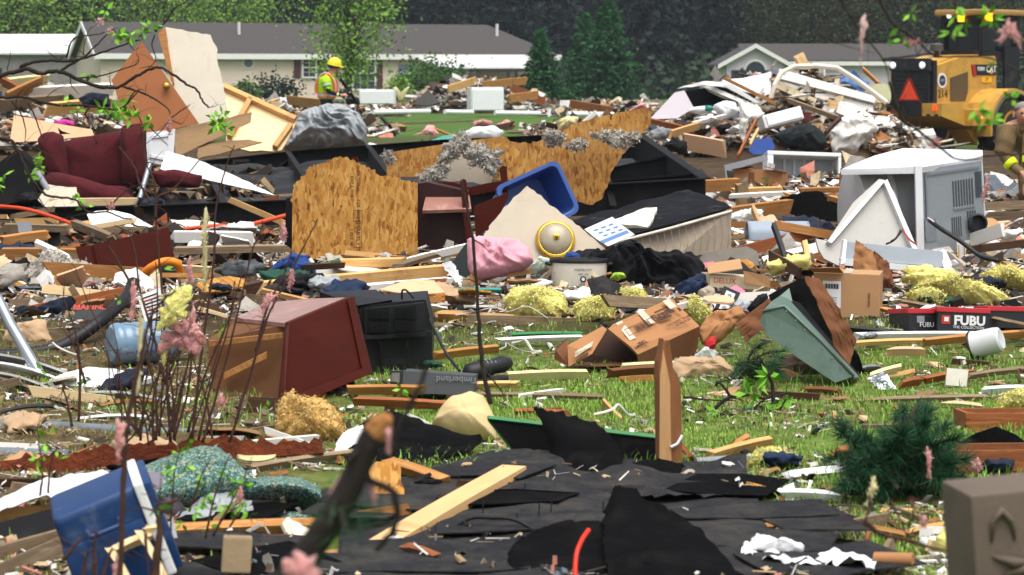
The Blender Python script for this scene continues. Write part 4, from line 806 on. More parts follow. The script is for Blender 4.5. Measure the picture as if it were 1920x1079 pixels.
# ================================================================ black steel trailer frame
fr = thing('trailer_frame', 'long black steel trailer frame with cross members lying across the debris', 'trailer frame', Matrix.Translation(P(300, 400, 24.5)))
def ibeam(name, pts, h, fl=.1, parent=fr):
    w = [P(*q) for q in pts]; mb = MB(); base = parent.matrix_basis.translation
    for i in range(len(w) - 1):
        a, b = w[i], w[i + 1]; t_ = (b - a).normalized(); s_ = t_.cross(Vector((0, 0, 1))).normalized(); up = Vector((0, 0, 1))
        def pr(off, hw, z0, z1):
            q_ = [a + s_ * (off - hw) + up * z0, a + s_ * (off + hw) + up * z0, a + s_ * (off + hw) + up * z1, a + s_ * (off - hw) + up * z1]; mb.prism(q_, b - a)
        pr(0, fl / 2, -.014, 0); pr(0, fl / 2, -h, -h + .014); pr(0, .006, -h + .014, -.014)
    mb.v = [q - base for q in mb.v]; return obj(name, mb, blacks, parent)
ibeam('near_beam', [(-60, 392, 24.6), (300, 384, 24.3), (552, 374, 24.0), (1000, 352, 23.6), (1322, 334, 23.2)], .3, .12)
ibeam('far_beam', [(340, 306, 33), (560, 282, 32.5), (830, 262, 32), (1192, 246, 30)], .34, .12)
ibeam('end_beam', [(1192, 246, 30), (1322, 334, 23.25)], .34, .1)
for a, b in (((540, 284, 32.4), (600, 372, 24.0)), ((690, 272, 32.2), (760, 364, 23.9)), ((1130, 318, 27), (1256, 291, 26.6)), ((1148, 338, 24.4), (1300, 326, 24.0)), ((380, 302, 32.9), (420, 380, 24.2)), ((1140, 338, 23.5), (1150, 385, 23.3))):
    ibeam('cross_member', [a, b], .2, .07)
bent('belly_membrane', 'wrinkled black belly membrane sagging inside the trailer frame', 'membrane', [(330, 318), (1200, 288), (1326, 392), (300, 420)], (800, 412, 25), 0, 87, .01, [membrane], .09, 1.3, n=60, smooth=True)
# ================================================================ right heap, 40 to 50 m
mound('rubble', 'big pale debris heap in front of the grey house', 1195, 1700, 47, 7, lambda u: .55 + 1.15 * math.sin(min(1, u * 1.15) * 2.6) ** 1.2, 4200, .2, seed=11)
panel('shed_cladding', 'grey metal side of a crushed shed at the left of the big heap', 'shed side', [(1218, 224), (1265, 174), (1283, 170), (1301, 203), (1270, 222)], (1265, 210, 44.5), -18, 20, 0, .03, grey_siding)
panel('shed_shade', 'black shade inside the crushed shed under the white roof sheet', 'shed opening', [(1278, 173), (1352, 160), (1420, 196), (1385, 202), (1302, 206)], (1345, 190, 45.2), 0, 10, 0, .04, felt)  # black sheet put in for the shade of the shed opening
wr = bent('white_roof_sheet', 'crumpled white metal roof sheet topping the crushed shed', 'roof sheet', [(1270, 170), (1446, 136), (1446, 184), (1352, 164)], (1370, 165, 45), 0, 40, .02, [metal_roof], .18, 1.0, smooth=30)
panel('white_roof_flap', 'white roof flap hanging over the black shed opening', 'roof sheet', [(1354, 160), (1372, 158), (1424, 192), (1418, 194)], (1390, 176, 44.3), 0, 10, 0, .02, metal_roof)
bw = panel('white_wall_section', 'large dirty white wall section tilted on top of the big heap', 'wall section', [(1458, 152), (1520, 166), (1636, 197), (1638, 216), (1634, 242), (1596, 232), (1540, 212), (1456, 182)], (1550, 195, 45), 6, 22, 0, .1, [whitep, oldw])
q = on_plane(bw.matrix_basis, [(1460, 132), (1640, 184), (1638, 196), (1459, 150)]); obj('rail', MB().prism([v + Vector((0, -.08, 0)) for v in q], (0, .16, 0)), whitep, bw)
pipe('bent_trim', 'curved cream trim strip arching over the white wall section', 'trim', [(1446, 184, 44.4), (1452, 160, 44.4), (1466, 136, 44.5), (1490, 125, 44.6), (1530, 124, 44.6), (1570, 128, 44.6), (1605, 150, 44.6), (1662, 193, 44.6)], .05, cream_b, 6)
plank('long_stick', 'long thin orange stick poking out of the big heap', 'stick', (1358, 147, 43.6), (1456, 196, 43.4), .06, .06, 0, pine_or, .02)
bent('blue_tarp', 'blue plastic sheet behind the white wall section', 'tarp', [(1558, 150), (1600, 132), (1632, 150), (1622, 168)], (1595, 152, 46.5), 0, 25, .02, [M('light_blue_sheet', '#4f74a8', .6, .12, 3, .2)], .2, 2.0)
panel('pale_chair_shell', 'pale green plastic chair shell beside the loader', 'chair shell', [(1632, 164), (1646, 157), (1668, 158), (1672, 176), (1668, 194), (1640, 192)], (1652, 176, 46), 0, 15, 0, .06, M('pale_green_plastic', '#b8b88e', .5))
t_ = thing('white_appliance', 'white boxy appliance slab half buried in the big heap', 'appliance', FR(1472, 232, 42.6, 10, 12, -14)); obj('cabinet', MB().rbox((0, .2, .12), (.75, .4, .24), .02), white_c, t_); obj('door', MB().box((.02, -.01, .12), (.66, .03, .17)), white_c, t_)
pillow('dark_jacket', 'dark green black jacket bundle in the big heap', 'jacket', [(1452, 256), (1480, 240), (1520, 235), (1545, 250), (1548, 275), (1515, 284), (1470, 276)], (1505, 262, 41), 0, 20, .22, M('dark_jacket', '#161f20', .9, .3, 6, .1, bump=.3), .1, 5, ridged=True)
panel('blue_bin', 'blue plastic panel at the foot of the big heap', 'panel', [(1404, 282), (1414, 262), (1446, 258), (1453, 276), (1446, 290), (1412, 290)], (1428, 278, 40.5), 0, 10, 0, .06, bluep)
for a, b, w_, m, lab in (((1384, 294, 40.8), (1418, 226, 41.5), .11, redwd, 'reddish plank standing in the middle of the big heap'), ((1405, 275, 40.6), (1422, 243, 41), .08, pine, 'narrow pale plank beside the reddish standing plank'), ((1215, 226, 43), (1300, 246, 42), .1, redwd, 'brown plank sloping at the left foot of the big heap'), ((1258, 252, 41), (1312, 236, 42), .14, pine, 'pale plank at the left of the big heap'),
                         ((1282, 266, 40), (1358, 280, 39.5), .3, peach, 'wide peach board at the front of the big heap'), ((1476, 188, 43.5), (1570, 222, 43), .09, oldw, 'brown rail along the foot of the white wall section'), ((1300, 232, 42), (1370, 216, 43), .07, whitep, 'white strip crossing the left part of the big heap'),
                         ((1618, 130, 47), (1648, 158, 46.6), .09, pine_or, 'short orange board end behind the white wall section'), ((1546, 252, 41), (1576, 222, 41.5), .1, darkw, 'dark board end beside the white sack')):
    plank('heap_plank', lab, 'plank', a, b, w_, .04, 20, m, .05)
pillow('white_sack', 'big white plastic sack at the right of the big heap', 'sack', [(1558, 250), (1572, 226), (1600, 215), (1634, 225), (1646, 244), (1625, 262), (1600, 290), (1568, 292)], (1600, 258, 42), 0, 15, .3, whitep, .14, 3.5, ridged=True, rings=12, n=60)
pillow('white_pillow', 'white pillow in the middle of the big heap', 'pillow', [(1336, 200), (1355, 190), (1380, 194), (1386, 215), (1360, 226), (1345, 214)], (1362, 210, 43), 0, 20, .18, white_c, .06, 5); pillow('white_rag', 'dirty white rag hanging below the white pillow', 'rag', [(1385, 192), (1420, 198), (1435, 215), (1400, 235), (1392, 272), (1386, 240)], (1402, 225, 42.4), 0, 10, .12, whitep, .08, 5, ridged=True)
pillow('green_capped_bottle', 'white bottle beside a teal one lying in the big heap', 'bottle', [(1290, 210), (1296, 203), (1322, 199), (1336, 202), (1336, 210), (1312, 215)], (1313, 207, 43), 0, 20, .1, white_c, .01, 4)
pillow('teal_bottle', 'teal green bottle beside the white bottle in the big heap', 'bottle', [(1322, 199), (1333, 199), (1339, 205), (1330, 210), (1322, 208)], (1330, 205, 42.8), 0, 20, .09, tealp, .01, 4)
for i, (pts, at, m, lab) in enumerate((([(1215, 250), (1240, 238), (1262, 246), (1250, 262), (1222, 262)], (1240, 250, 42), grey_p, 'grey bundle at the left foot of the big heap'), ([(1300, 225), (1335, 215), (1345, 226), (1318, 236)], (1320, 226, 42.5), white_c, 'white plastic wad at the left of the big heap'), ([(1340, 240), (1370, 232), (1376, 246), (1350, 254)], (1358, 243, 42), blackcl, 'black cloth wad in the middle of the big heap'), ([(1360, 246), (1384, 236), (1388, 244), (1366, 250)], (1374, 243, 41.6), white_c, 'white rag strip beside the black cloth wad'), ([(1245, 275), (1262, 258), (1285, 268), (1292, 292), (1268, 288)], (1268, 276, 39.5), blacks, 'dark netting bundle at the left foot of the big heap'))):
    pillow('heap_bundle', lab, 'bundle', pts, at, 0, 20, .14, m, .06, 6, edge=.2)
bf = thing('drawer_unit', 'white open fridge drawer unit facing forward with ribbed back', 'drawer unit', FR(1508, 355, 31.0, 3, 10, 2))
k = 31.0 / F; ww, hh = 140 * k, 70 * k
for nm, c, sz in (('side_panel', (-ww / 2 + .04, .2, hh / 2), (.08, .4, hh)), ('side_panel', (ww / 2 - .02, .2, hh / 2), (.04, .4, hh)), ('top_panel', (0, .2, hh - .02), (ww, .41, .05)), ('bottom_panel', (0, .2, .015), (ww - .1, .4, .03))): obj(nm, MB().rbox(c, sz, .008), white_c, bf)
bk_ = obj('back_panel', MB().box((0, .39, hh / 2), (ww - .1, .02, hh - .06)), M('grey_white_liner', '#c2c8ca', .4, .1, 4, .3, '#7a8080'), bf)
for i in range(4): obj('rib', MB().box((-ww / 2 + .28 + i * .13, .365, hh / 2), (.03, .03, hh - .08)), white_c, bk_)
cb_ = thing('carton', 'brown carton with green print beside the white drawer unit', 'carton', FR(1420, 356, 29.5, -16, 4, 2)); obj('box', MB().box((0, .2, .125), (.6, .4, .25)), card, cb_)
for sg in (-1, 1): obj('flap', MB().box((sg * .2, .1, .26), (.24, .36, .006), Matrix.Rotation(R(sg * 14), 3, 'Y')), card_d, cb_)
obj('printed_panel', MB().box((-.08, -.003, .13), (.07, .003, .16)), card_d, cb_); lettering('Pu', .12, M('green_ink', '#4f7a34', .8), cb_, (.09, -.004, .1), rot=(90, 82, 0))
panel('appliance_frame', 'grey broken appliance frame behind the brown carton', 'frame', [(1358, 310), (1438, 290), (1440, 300), (1396, 312), (1396, 330), (1388, 332), (1386, 315), (1372, 318), (1370, 340), (1362, 340)], (1400, 320, 30.6), 0, 8, 0, .05, grey_p)
for i, (a, b, w_, m, lab) in enumerate((((1318, 350, 27), (1382, 346, 27.4), .14, pine_or, 'wide orange plank left of the brown carton'), ((1372, 358, 26.6), (1465, 355, 27), .05, pine, 'thin pale plank under the brown carton'), ((1370, 368, 26), (1490, 362, 26.4), .04, whitep, 'white strip in front of the brown carton'), ((1498, 358, 27), (1590, 356, 27.4), .06, pine_or, 'orange plank under the white drawer unit'),
      ((1360, 402, 23.8), (1480, 386, 24.2), .13, pine_or, 'stout orange beam right of the box spring'), ((1372, 434, 21.6), (1445, 462, 20.8), .06, whitep, 'white trim strip right of the box spring'), ((1400, 462, 20.6), (1460, 478, 20.2), .08, pine, 'short pale board beside the black post'), ((1555, 376, 25.2), (1592, 388, 25), .12, pine_or, 'orange board behind the black charred board'))):
    plank('loose_plank', lab, 'plank', a, b, w_, .045, 15, m, .04)
panel('charred_board', 'black charred ragged board left of the dryer', 'board', [(1462, 372), (1500, 362), (1542, 360), (1552, 378), (1578, 384), (1582, 412), (1575, 428), (1535, 418), (1500, 408), (1478, 396)], (1525, 400, 24.2), 0, 25, 0, .03, felt, .02, None, .04)
# ================================================================ centre: strand boards, cherry desk, tote, ceiling piece, box spring
mound('rubble', 'trampled rubble under the strand boards and the box spring', 480, 1500, 21.5, 7, lambda u: .1, 3600, .09, rubmat, seed=21)
mound('rubble', 'trampled rubble in front of the dryer', 1300, 1990, 20.5, 7, lambda u: .1, 2600, .09, rubmat, seed=22)
mound('rubble', 'trampled rubble behind the cherry drawer at the left', -80, 520, 20.5, 7, lambda u: .14, 2600, .09, rubdark, seed=23)
mound('rubble', 'trampled rubble between the television and the yellow insulation', 500, 1450, 16.2, 3.2, lambda u: .08, 3000, .06, rubmat, seed=24)
mound('rubble', 'trampled rubble around the water bottle at the left', -80, 520, 16, 3.4, lambda u: .1, 2200, .07, rubmat, seed=25)
mound('rubble', 'trampled rubble around the parcel carton at the right', 1300, 1990, 16.6, 3, lambda u: .06, 2200, .06, rubmat, seed=26)
o1 = panel('strand_board', 'upright bright strand board with ragged top edge and printed stamp', 'board', [(547, 492), (548, 388), (546, 372), (553, 345), (568, 330), (582, 312), (605, 306), (622, 300), (640, 294), (655, 299), (672, 305), (700, 318), (712, 330), (728, 331), (745, 333), (762, 339), (783, 342), (783, 492)], (665, 492, 19.4), 2, 6, 0, .018, [osb1, redpaint], .012, [1, 2, 3, 4, 5, 6, 7, 8, 9, 10, 11, 12, 13, 14, 15], .014)
ink = M('faded_brown_ink', '#5a3a1c', .9, .3, 20, 0, bump=0)
for body, px, py, sz in (('SMARTLY', 671, 437, .045), ('OX 48/24', 672, 395, .04), ('1 PLY 48', 659, 445, .034), ('EXP 1 7/16', 660, 350, .034), ('SHEATHING', 671, 335, .036), ('PS2-10', 672, 478, .04)):
    q = on_plane(o1.matrix_basis, [(px, py)])[0]; lettering(body, sz, ink, o1, (q.x, -.0015, q.z), rot=(90, 90, 0), name='stamp', sx=1.1)
for (a, b) in (((664, 420), (678, 464)), ((663, 395), (679, 416))):
    q0, q1 = on_plane(o1.matrix_basis, [a, b]); w_, h_ = q1.x - q0.x, q0.z - q1.z; c = (q0 + q1) / 2
    obj('stamp_frame', MB().box((c.x, -.001, q0.z), (w_, .002, .003)).box((c.x, -.001, q1.z), (w_, .002, .003)).box((q0.x, -.001, c.z), (.003, .002, h_)).box((q1.x, -.001, c.z), (.003, .002, h_)), ink, o1)
panel('board_flap', 'splintered strip peeling off the left edge of the upright strand board', 'splinter', [(548, 378), (556, 340), (560, 342), (553, 372), (550, 395)], (552, 375, 19.3), 20, 5, 0, .01, osb1)
plank('cherry_post', 'cherry furniture post poking over the upright strand board', 'furniture post', (665, 294, 19.7), (668, 330, 19.7), .05, .05, 0, cherry, .005)
panel('black_board_edge', 'black board standing behind the left edge of the upright strand board', 'board', [(535, 500), (538, 372), (549, 370), (549, 500)], (542, 480, 19.7), 30, 5, 0, .02, blacks)
o2 = panel('long_strand_board', 'long torn strand board with red edge slanting over the trailer frame', 'board', [(725, 291), (728, 286), (850, 268), (940, 256), (962, 266), (995, 270), (1022, 262), (1050, 244), (1085, 230), (1150, 213), (1216, 202), (1222, 212), (1221, 232), (1196, 256), (1176, 280), (1150, 318), (1140, 345), (1130, 372), (1112, 384), (1070, 378), (1010, 352), (950, 340), (900, 332), (830, 332), (725, 332)], (950, 335, 21.5), 3, 14, 0, .02, [osb2, redpaint], .012, [3, 4, 5, 6, 7, 11, 12, 13, 14, 15, 16, 17, 18, 19, 20], .03)
for i, pts in enumerate(([(1100, 255), (1130, 248), (1165, 244), (1180, 258), (1165, 280), (1145, 272), (1125, 262)], [(1060, 275), (1085, 262), (1100, 270), (1082, 282)], [(1150, 262), (1190, 250), (1196, 262), (1170, 276)])):
    q = pillow('cellulose_clump', None, None, pts, (1130, 262, 21.35), 3, 14, .05, gins, .03, 22, edge=.5, rings=8, n=60, back=.2); fluff(q, 700, .022); q.parent = o2; q.matrix_parent_inverse = o2.matrix_basis.inverted()
panel('gypsum_scrap', 'beige gypsum scrap hanging with grey cellulose on the long strand board', 'gypsum', [(828, 300), (836, 276), (860, 262), (905, 280), (930, 320), (920, 348), (870, 342), (825, 338)], (875, 320, 20.9), 0, 8, 0, .012, [gyp, gypedge], .01, None, .05)
for pts, lab in (([(826, 300), (836, 275), (852, 262), (868, 252), (885, 262), (866, 280), (850, 300), (838, 310)], 'grey cellulose tuft at the left of the beige gypsum scrap'), ([(862, 280), (885, 268), (915, 282), (935, 285), (938, 305), (920, 328), (905, 310), (885, 308), (872, 296)], 'thick grey cellulose clump over the beige gypsum scrap'), ([(785, 335), (800, 318), (822, 312), (836, 322), (825, 340), (800, 345)], 'grey cellulose tuft on the foot of the long strand board'), ([(1020, 256), (1040, 248), (1056, 256), (1050, 270), (1030, 274)], 'grey cellulose tuft on the upper edge of the long strand board'), ([(722, 292), (731, 287), (734, 300), (726, 305)], 'small grey tuft on the left corner of the long strand board')):
    fluff(pillow('cellulose', lab, 'insulation', pts, (sum(p[0] for p in pts) / len(pts), sum(p[1] for p in pts) / len(pts), 20.7), 0, 10, .05, gins, .04, 20, edge=.5, rings=9, n=80), 1500, .022)
panel('torn_strand_shard', 'bright torn strand board shard beside the cellulose clump', 'board', [(925, 265), (950, 272), (975, 285), (970, 310), (945, 318), (928, 340), (922, 318)], (945, 300, 20.8), 0, 8, 0, .015, [osb1, osb1], .015, None, .03)
# cherry desk, lying on its back
ds = thing('cherry_desk', 'overturned dark cherry desk beside the upright strand board', 'desk', FR(868, 482, 19.6, -22, 4, 3)); k = 19.6 / F
def dpart(nm, pts, dz, th, m=cherry, parent=ds, at=None, **kw):
    o = panel(nm, None, None, pts, at or (868, 482, 19.6 + dz), kw.get('yaw', 0), kw.get('pitch', 0), 0, th, m); o.parent = parent; o.matrix_parent_inverse = parent.matrix_basis.inverted(); return o
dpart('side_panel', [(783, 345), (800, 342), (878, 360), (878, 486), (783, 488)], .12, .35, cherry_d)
dpart('top_panel', [(792, 395), (800, 362), (880, 366), (884, 392)], .1, .03, cherry_t, at=(840, 380, 19.65), pitch=60)
dpart('back_rail', [(790, 358), (798, 346), (820, 341), (850, 342), (880, 352), (908, 345), (940, 340), (940, 356), (890, 366), (800, 366)], .5, .025)
dpart('corner_post', [(862, 340), (868, 336), (874, 338), (884, 430), (880, 448), (873, 446)], -.02, .05)
dpart('corner_post', [(936, 318), (942, 311), (950, 313), (953, 370), (945, 374)], .3, .05)
dpart('drawer_front', [(888, 388), (950, 362), (953, 372), (930, 420), (892, 446)], -.02, .03, cherry, yaw=0)
for x_ in (822, 872, 905): dpart('brace', [(x_, 358), (x_ + 7, 350), (x_ + 9, 352), (x_ + 3, 366)], .46, .03)
dpart('desk_leg', [(880, 440), (890, 446), (893, 485), (886, 486)], 0, .04)
# blue storage tote, leaning
def tote(name, label, w, dp, h, Mx, mat, rim=.03, taper=.86, handle=True):
    """open storage tub with tapering walls, rolled rim, corner ribs; opening at local z = h"""
    t_ = thing(name, label, 'tote', Mx); bw_, bd_ = w * taper, dp * taper; th = .006; mb = MB()
    def ring(x, y, z, r, n=5):
        out = []
        for cx, cy, a0 in ((x - r, y - r, 0), (-x + r, y - r, 90), (-x + r, -y + r, 180), (x - r, -y + r, 270)):
            for i in range(n): a = R(a0 + 90 * i / (n - 1)); out.append(Vector((cx + r * math.cos(a), cy + r * math.sin(a), z)))
        return out
    rings = [ring(bw_ / 2, bd_ / 2, 0, .05), ring(w / 2, dp / 2, h, .06), ring(w / 2 + rim, dp / 2 + rim, h, .07), ring(w / 2 + rim, dp / 2 + rim, h - .035, .07), ring(w / 2 + rim - .005, dp / 2 + rim - .005, h - .03, .07), ring(w / 2 - th, dp / 2 - th, h - .004, .055), ring(bw_ / 2 - th, bd_ / 2 - th, th, .045)]
    n = len(rings[0]); vs = [p for r_ in rings for p in r_]; fs = []
    for i in (0, 1, 2, 5): 
        a_, b_ = (i, i + 1) if i != 5 else (5, 6)
        for j in range(n): fs.append((a_ * n + j, a_ * n + (j + 1) % n, b_ * n + (j + 1) % n, b_ * n + j))
    for j in range(n): fs.append((1 * n + j, 1 * n + (j + 1) % n, 5 * n + (j + 1) % n, 5 * n + j))
    fs += [tuple(reversed(range(n))), tuple(6 * n + j for j in range(n))]
    obj('tub', mb.add(vs, fs), mat, t_, smooth=45)
    for sy in (-1, 1):
        for i in range(3 if handle else 0): obj('rib', MB().prism([((i - 1) * w * .24 - .02, sy * (bd_ / 2 - .004), .02), ((i - 1) * w * .24 + .02, sy * (bd_ / 2 - .004), .02), ((i - 1) * w * .27 + .02, sy * (dp / 2 - .002), h - .06), ((i - 1) * w * .27 - .02, sy * (dp / 2 - .002), h - .06)], (0, sy * .008, 0)), mat, t_)
    if handle:
        for sx_ in (-1, 1): obj('handle', MB().tube([(sx_ * (w / 2 + rim), -.1, h - .03), (sx_ * (w / 2 + rim + .015), -.07, h - .09), (sx_ * (w / 2 + rim + .015), .07, h - .09), (sx_ * (w / 2 + rim), .1, h - .03)], .012, 7), grey_p, t_, smooth=40)
    return t_
tote('storage_tote', 'bright blue storage tote lying on its side against the long strand board', .56, .42, .36, FR(985, 385, 20.2, 20) @ Matrix.Rotation(R(78), 4, 'X') @ Matrix.Rotation(R(22), 4, 'Z') @ Matrix.Translation((0, 0, -.05)), M('bright_blue_plastic', '#33549a', .4, .08, 3, .08, '#8a8f9a', 5, bump=.03, spec=.5))
# ceiling piece with lamp
cl = panel('ceiling_piece', 'beige torn ceiling board with a brass lamp still attached', 'ceiling piece', [(905, 446), (930, 410), (958, 378), (975, 362), (988, 349), (1002, 358), (1030, 385), (1060, 405), (1092, 430), (1118, 452), (1143, 474), (1100, 488), (1000, 500), (950, 492), (915, 480)], (1030, 485, 17.6), 4, 22, 0, .014, [gyp, gypedge], .008, None, .03)
lc = on_plane(cl.matrix_basis, [(1041, 452)])[0]; brass = M('polished_brass', '#d8b048', .22, .1, 8, .06, metal=.9)
lm = thing('ceiling_lamp', 'round brass and frosted glass ceiling lamp on the torn ceiling board', 'ceiling lamp', cl.matrix_basis @ Matrix.Translation(lc) @ Matrix.Rotation(R(90), 4, 'X')); r = .148
obj('brass_ring', MB().lathe([(r, 0), (r, .02), (r * .98, .035), (r * .93, .04), (r * .9, .05), (r * .85, .052), (r * .8, .05), (r * .8, 0)], 40, None), brass, lm, smooth=30)
obj('glass_bowl', MB().lathe([(r * .82, .045), (r * .76, .062), (r * .6, .08), (r * .35, .092), (r * .1, .096)], 36, None), M('frosted_glass', '#a99c84', .25, .12, 10, .25, '#7d6a48', 6, bump=.1, spec=.5), lm, smooth=True)
obj('finial', MB().lathe([(.024, .092), (.026, .1), (.012, .106), (.014, .118), (.004, .126)], 14, None), brass, lm, smooth=40)
bk = panel('booklet', 'open white booklet with blue print on the box spring', 'booklet', [(1096, 430), (1148, 407), (1166, 422), (1190, 440), (1140, 462), (1118, 448)], (1140, 440, 17.35), 0, 40, 0, .006, paper)
q = on_plane(bk.matrix_basis, [(1125, 452), (1175, 432), (1180, 437), (1132, 457)]); obj('blue_band', MB().prism([v + Vector((0, -.002, 0)) for v in q], (0, .001, 0)), blueprint, bk)
for i in range(9):
    px, py = 1112 + (i % 3) * 14 + (i // 3) * 9, 432 - (i % 3) * 5 + (i // 3) * 5; q = on_plane(bk.matrix_basis, [(px, py), (px + 8, py - 3), (px + 11, py - .5), (px + 3, py + 2.5)]); obj('printed_icon', MB().prism([v + Vector((0, -.002, 0)) for v in q], (0, .001, 0)), blueprint, bk)
panel('foam_sheet', 'white foam board scrap lying on the box spring', 'foam board', [(1152, 412), (1185, 400), (1210, 390), (1232, 389), (1226, 408), (1214, 426), (1190, 422), (1168, 421)], (1192, 415, 17.9), 0, 62, 0, .03, M('off_white_foam', '#e4ddc8', .8, .06, 5, .15), .006, None, .03)
# box spring
bsd = 17.8; bs = thing('box_spring', 'upturned quilted beige box spring with black dust cover', 'box spring', Matrix.Translation(P(1255, 487, bsd)))
c = [P(1138, 466, 18.2), P(1258, 488, 17.6), P(1371, 466, 18.4), P(1230, 440, 19.4)]
top = [P(1136, 455, 18.2), P(1140, 462, 17.8), P(1370, 402, 18.3), P(1300, 392, 19.3)]
A, B, Cc = P(1130, 474, 17.7), P(1372, 468, 18.5), P(1372, 392, 18.5)
A2 = P(1128, 456, 17.7); back = Vector((-.25, 1.15, .06)); bs_m = M('quilted_beige', '#a59784', .9, .07, 5, .15, '#6b5d4a', bump=.5, bscale=26, bdist=.01)
base = bs.matrix_basis.translation; mb = MB()
F1 = [P(1135, 466, 17.7), P(1258, 490, 17.9), P(1371, 466, 18.5), P(1371, 396, 18.5), P(1258, 428, 17.9), P(1140, 458, 17.6)]
mb.prism([v - base for v in F1], back); obj('quilted_side', mb, [bs_m], bs)
lid = [F1[5], F1[4], F1[3], F1[3] + back, F1[5] + back + Vector((-.1, 0, 0))]
def lidf(u, v):
    e = (F1[5].lerp(F1[4], u * 2) if u < .5 else F1[4].lerp(F1[3], u * 2 - 1)); q_ = e + back * v + Vector((0, 0, .03 + .02 * min(1, v * 8))) - base; q_.z += .018 * noise.fractal(Vector((q_.x * 5, q_.y * 2.5, 2)), 1, 2, 3) * min(1, v * 6); return q_
obj('dust_cover', MB().grid(lidf, 40, 24, 0, (0, 0, -.008)), M('black_dust_cover', '#17181c', .8, .25, 6, .2, '#6e6a64', 9, bump=.3, spec=.08), bs, smooth=True)
pip = [F1[5], F1[4], F1[3]]; obj('piping', MB().tube([v - base + Vector((0, -.005, .0)) for v in pip], .012, 6), M('white_piping', '#d8cfbf', .8), bs)
qu = MB()
for i in range(17):
    u = (i + .5) / 17; a_ = (F1[0].lerp(F1[1], u * 2) if u < .5 else F1[1].lerp(F1[2], u * 2 - 1)); b_ = (F1[5].lerp(F1[4], u * 2) if u < .5 else F1[4].lerp(F1[3], u * 2 - 1))
    a_ = a_ + Vector((0, -.004, .01)); b_ = b_ + Vector((0, -.004, -.01)); qu.tube([a_ - base, a_.lerp(b_, .5) - base + Vector((.02, -.004, 0)), b_ - base], .0025, 4)
obj('quilting', qu, bs_m, bs)
panel('mattress_base', 'grey second bed base under the quilted box spring', 'bed base', [(1300, 478), (1400, 462), (1420, 472), (1425, 498), (1305, 500)], (1360, 490, 18.2), 0, 15, 0, .5, M('grey_bedbase', '#8a8379', .9))
# pink pillow, clothes, roaster
pillow('pink_pillow', 'pink fleece pillow in front of the torn ceiling board', 'pillow', [(877, 452), (900, 446), (940, 448), (970, 450), (992, 468), (1000, 492), (985, 505), (960, 510), (925, 522), (890, 528), (876, 500)], (935, 512, 16.9), -6, 22, .16, pinkcl, .02, 6, rings=20, n=90, folds=(9, .05, .5))
pillow('black_clothes', 'heap of black clothes behind the white roaster', 'clothes', [(1085, 500), (1110, 482), (1140, 478), (1168, 460), (1185, 468), (1215, 490), (1265, 488), (1300, 490), (1318, 505), (1310, 535), (1262, 556), (1200, 560), (1140, 545), (1100, 520)], (1200, 540, 16.9), 0, 28, .26, blackcl, .05, 6, rings=26, n=130, folds=(8, .1, .7))
pillow('dark_trousers', 'dark trousers crumpled right of the black clothes', 'trousers', [(1262, 545), (1290, 530), (1325, 522), (1340, 545), (1320, 565), (1270, 562)], (1300, 552, 16.2), 0, 40, .12, denim, .06, 7, rings=12, n=60, ridged=True)
ro_ = thing('roaster', 'cream electric roaster with black rim and control dial', 'roaster', FR(1088, 539, 16.55, 2, 1, .5)); k = 16.55 / F; w2 = 108 * k / 2; enam = M('cream_enamel', '#dcd6c6', .35, .04, 4, .08, '#94876e', 8, bump=.02, spec=.5)
obj('body', MB().lathe([(w2 * .93, 0), (w2 * .96, .012), (w2 * .98, .12), (w2, .165)], 48, Matrix.Translation((0, .15, 0)), sy=.72), enam, ro_, smooth=40)
obj('rim', MB().lathe([(w2 * .97, .16), (w2 * 1.04, .165), (w2 * 1.05, .178), (w2 * 1.02, .188), (w2 * .95, .185), (w2 * .93, .165)], 48, Matrix.Translation((0, .15, 0)), sy=.72), blk, ro_, smooth=40)
obj('inner_pan', MB().lathe([(w2 * .94, .184), (w2 * .9, .17), (w2 * .86, .11), (w2 * .5, .1)], 36, Matrix.Translation((0, .15, 0)), sy=.72), blacks, ro_, smooth=40)
for sg in (-1, 1): obj('handle', MB().tube([(sg * w2 * .98, .1, .15), (sg * w2 * 1.13, .11, .155), (sg * w2 * 1.13, .19, .155), (sg * w2 * .98, .2, .15)], .012, 8), blk, ro_, smooth=True)
kn = obj('dial', MB().lathe([(.021, 0), (.021, .014), (.014, .016)], 20, Matrix.Translation((.02, -.0, .055)) @ Matrix.Rotation(R(90), 4, 'X') @ Matrix.Translation((0, 0, -.008))), black_ink, ro_); obj('dial_centre', MB().lathe([(.012, .0), (.012, .022)], 14, Matrix.Translation((.02, 0, .055)) @ Matrix.Rotation(R(90), 4, 'X') @ Matrix.Translation((0, 0, -.008))), white_ink, kn)
fy = .15 - w2 * .98 * .72 - .004
for o in (kn,): o.location.y = fy + .006
lettering('ROASTER OVEN', .017, black_ink, ro_, (.02, fy, .12)); lettering('WARM    BAKE', .011, black_ink, ro_, (.02, fy + .001, .09)); lettering('250  350  450', .01, black_ink, ro_, (.02, fy + .001, .02))
pillow('lime_toy', 'lime green patterned cloth beside the roaster handle', 'cloth', [(1143, 522), (1150, 513), (1168, 512), (1174, 520), (1160, 530)], (1158, 522, 16.4), 0, 20, .05, M('lime_print', '#9ac23a', .7, .5, 30, 0), .02, 12)
pillow('blue_hat', 'small dark blue cap behind the roaster', 'cap', [(1057, 487), (1062, 474), (1072, 472), (1086, 478), (1089, 489), (1070, 491)], (1073, 486, 17.0), 0, 15, .06, bluecl, .015, 10)
pillow('printed_shirt', 'white and green shirt crumpled left of the roaster', 'shirt', [(992, 500), (1010, 484), (1032, 486), (1030, 510), (1005, 516)], (1012, 504, 16.8), 0, 25, .08, M('white_green_print', '#c8d4c4', .9, .4, 14, .2), .04, 10)
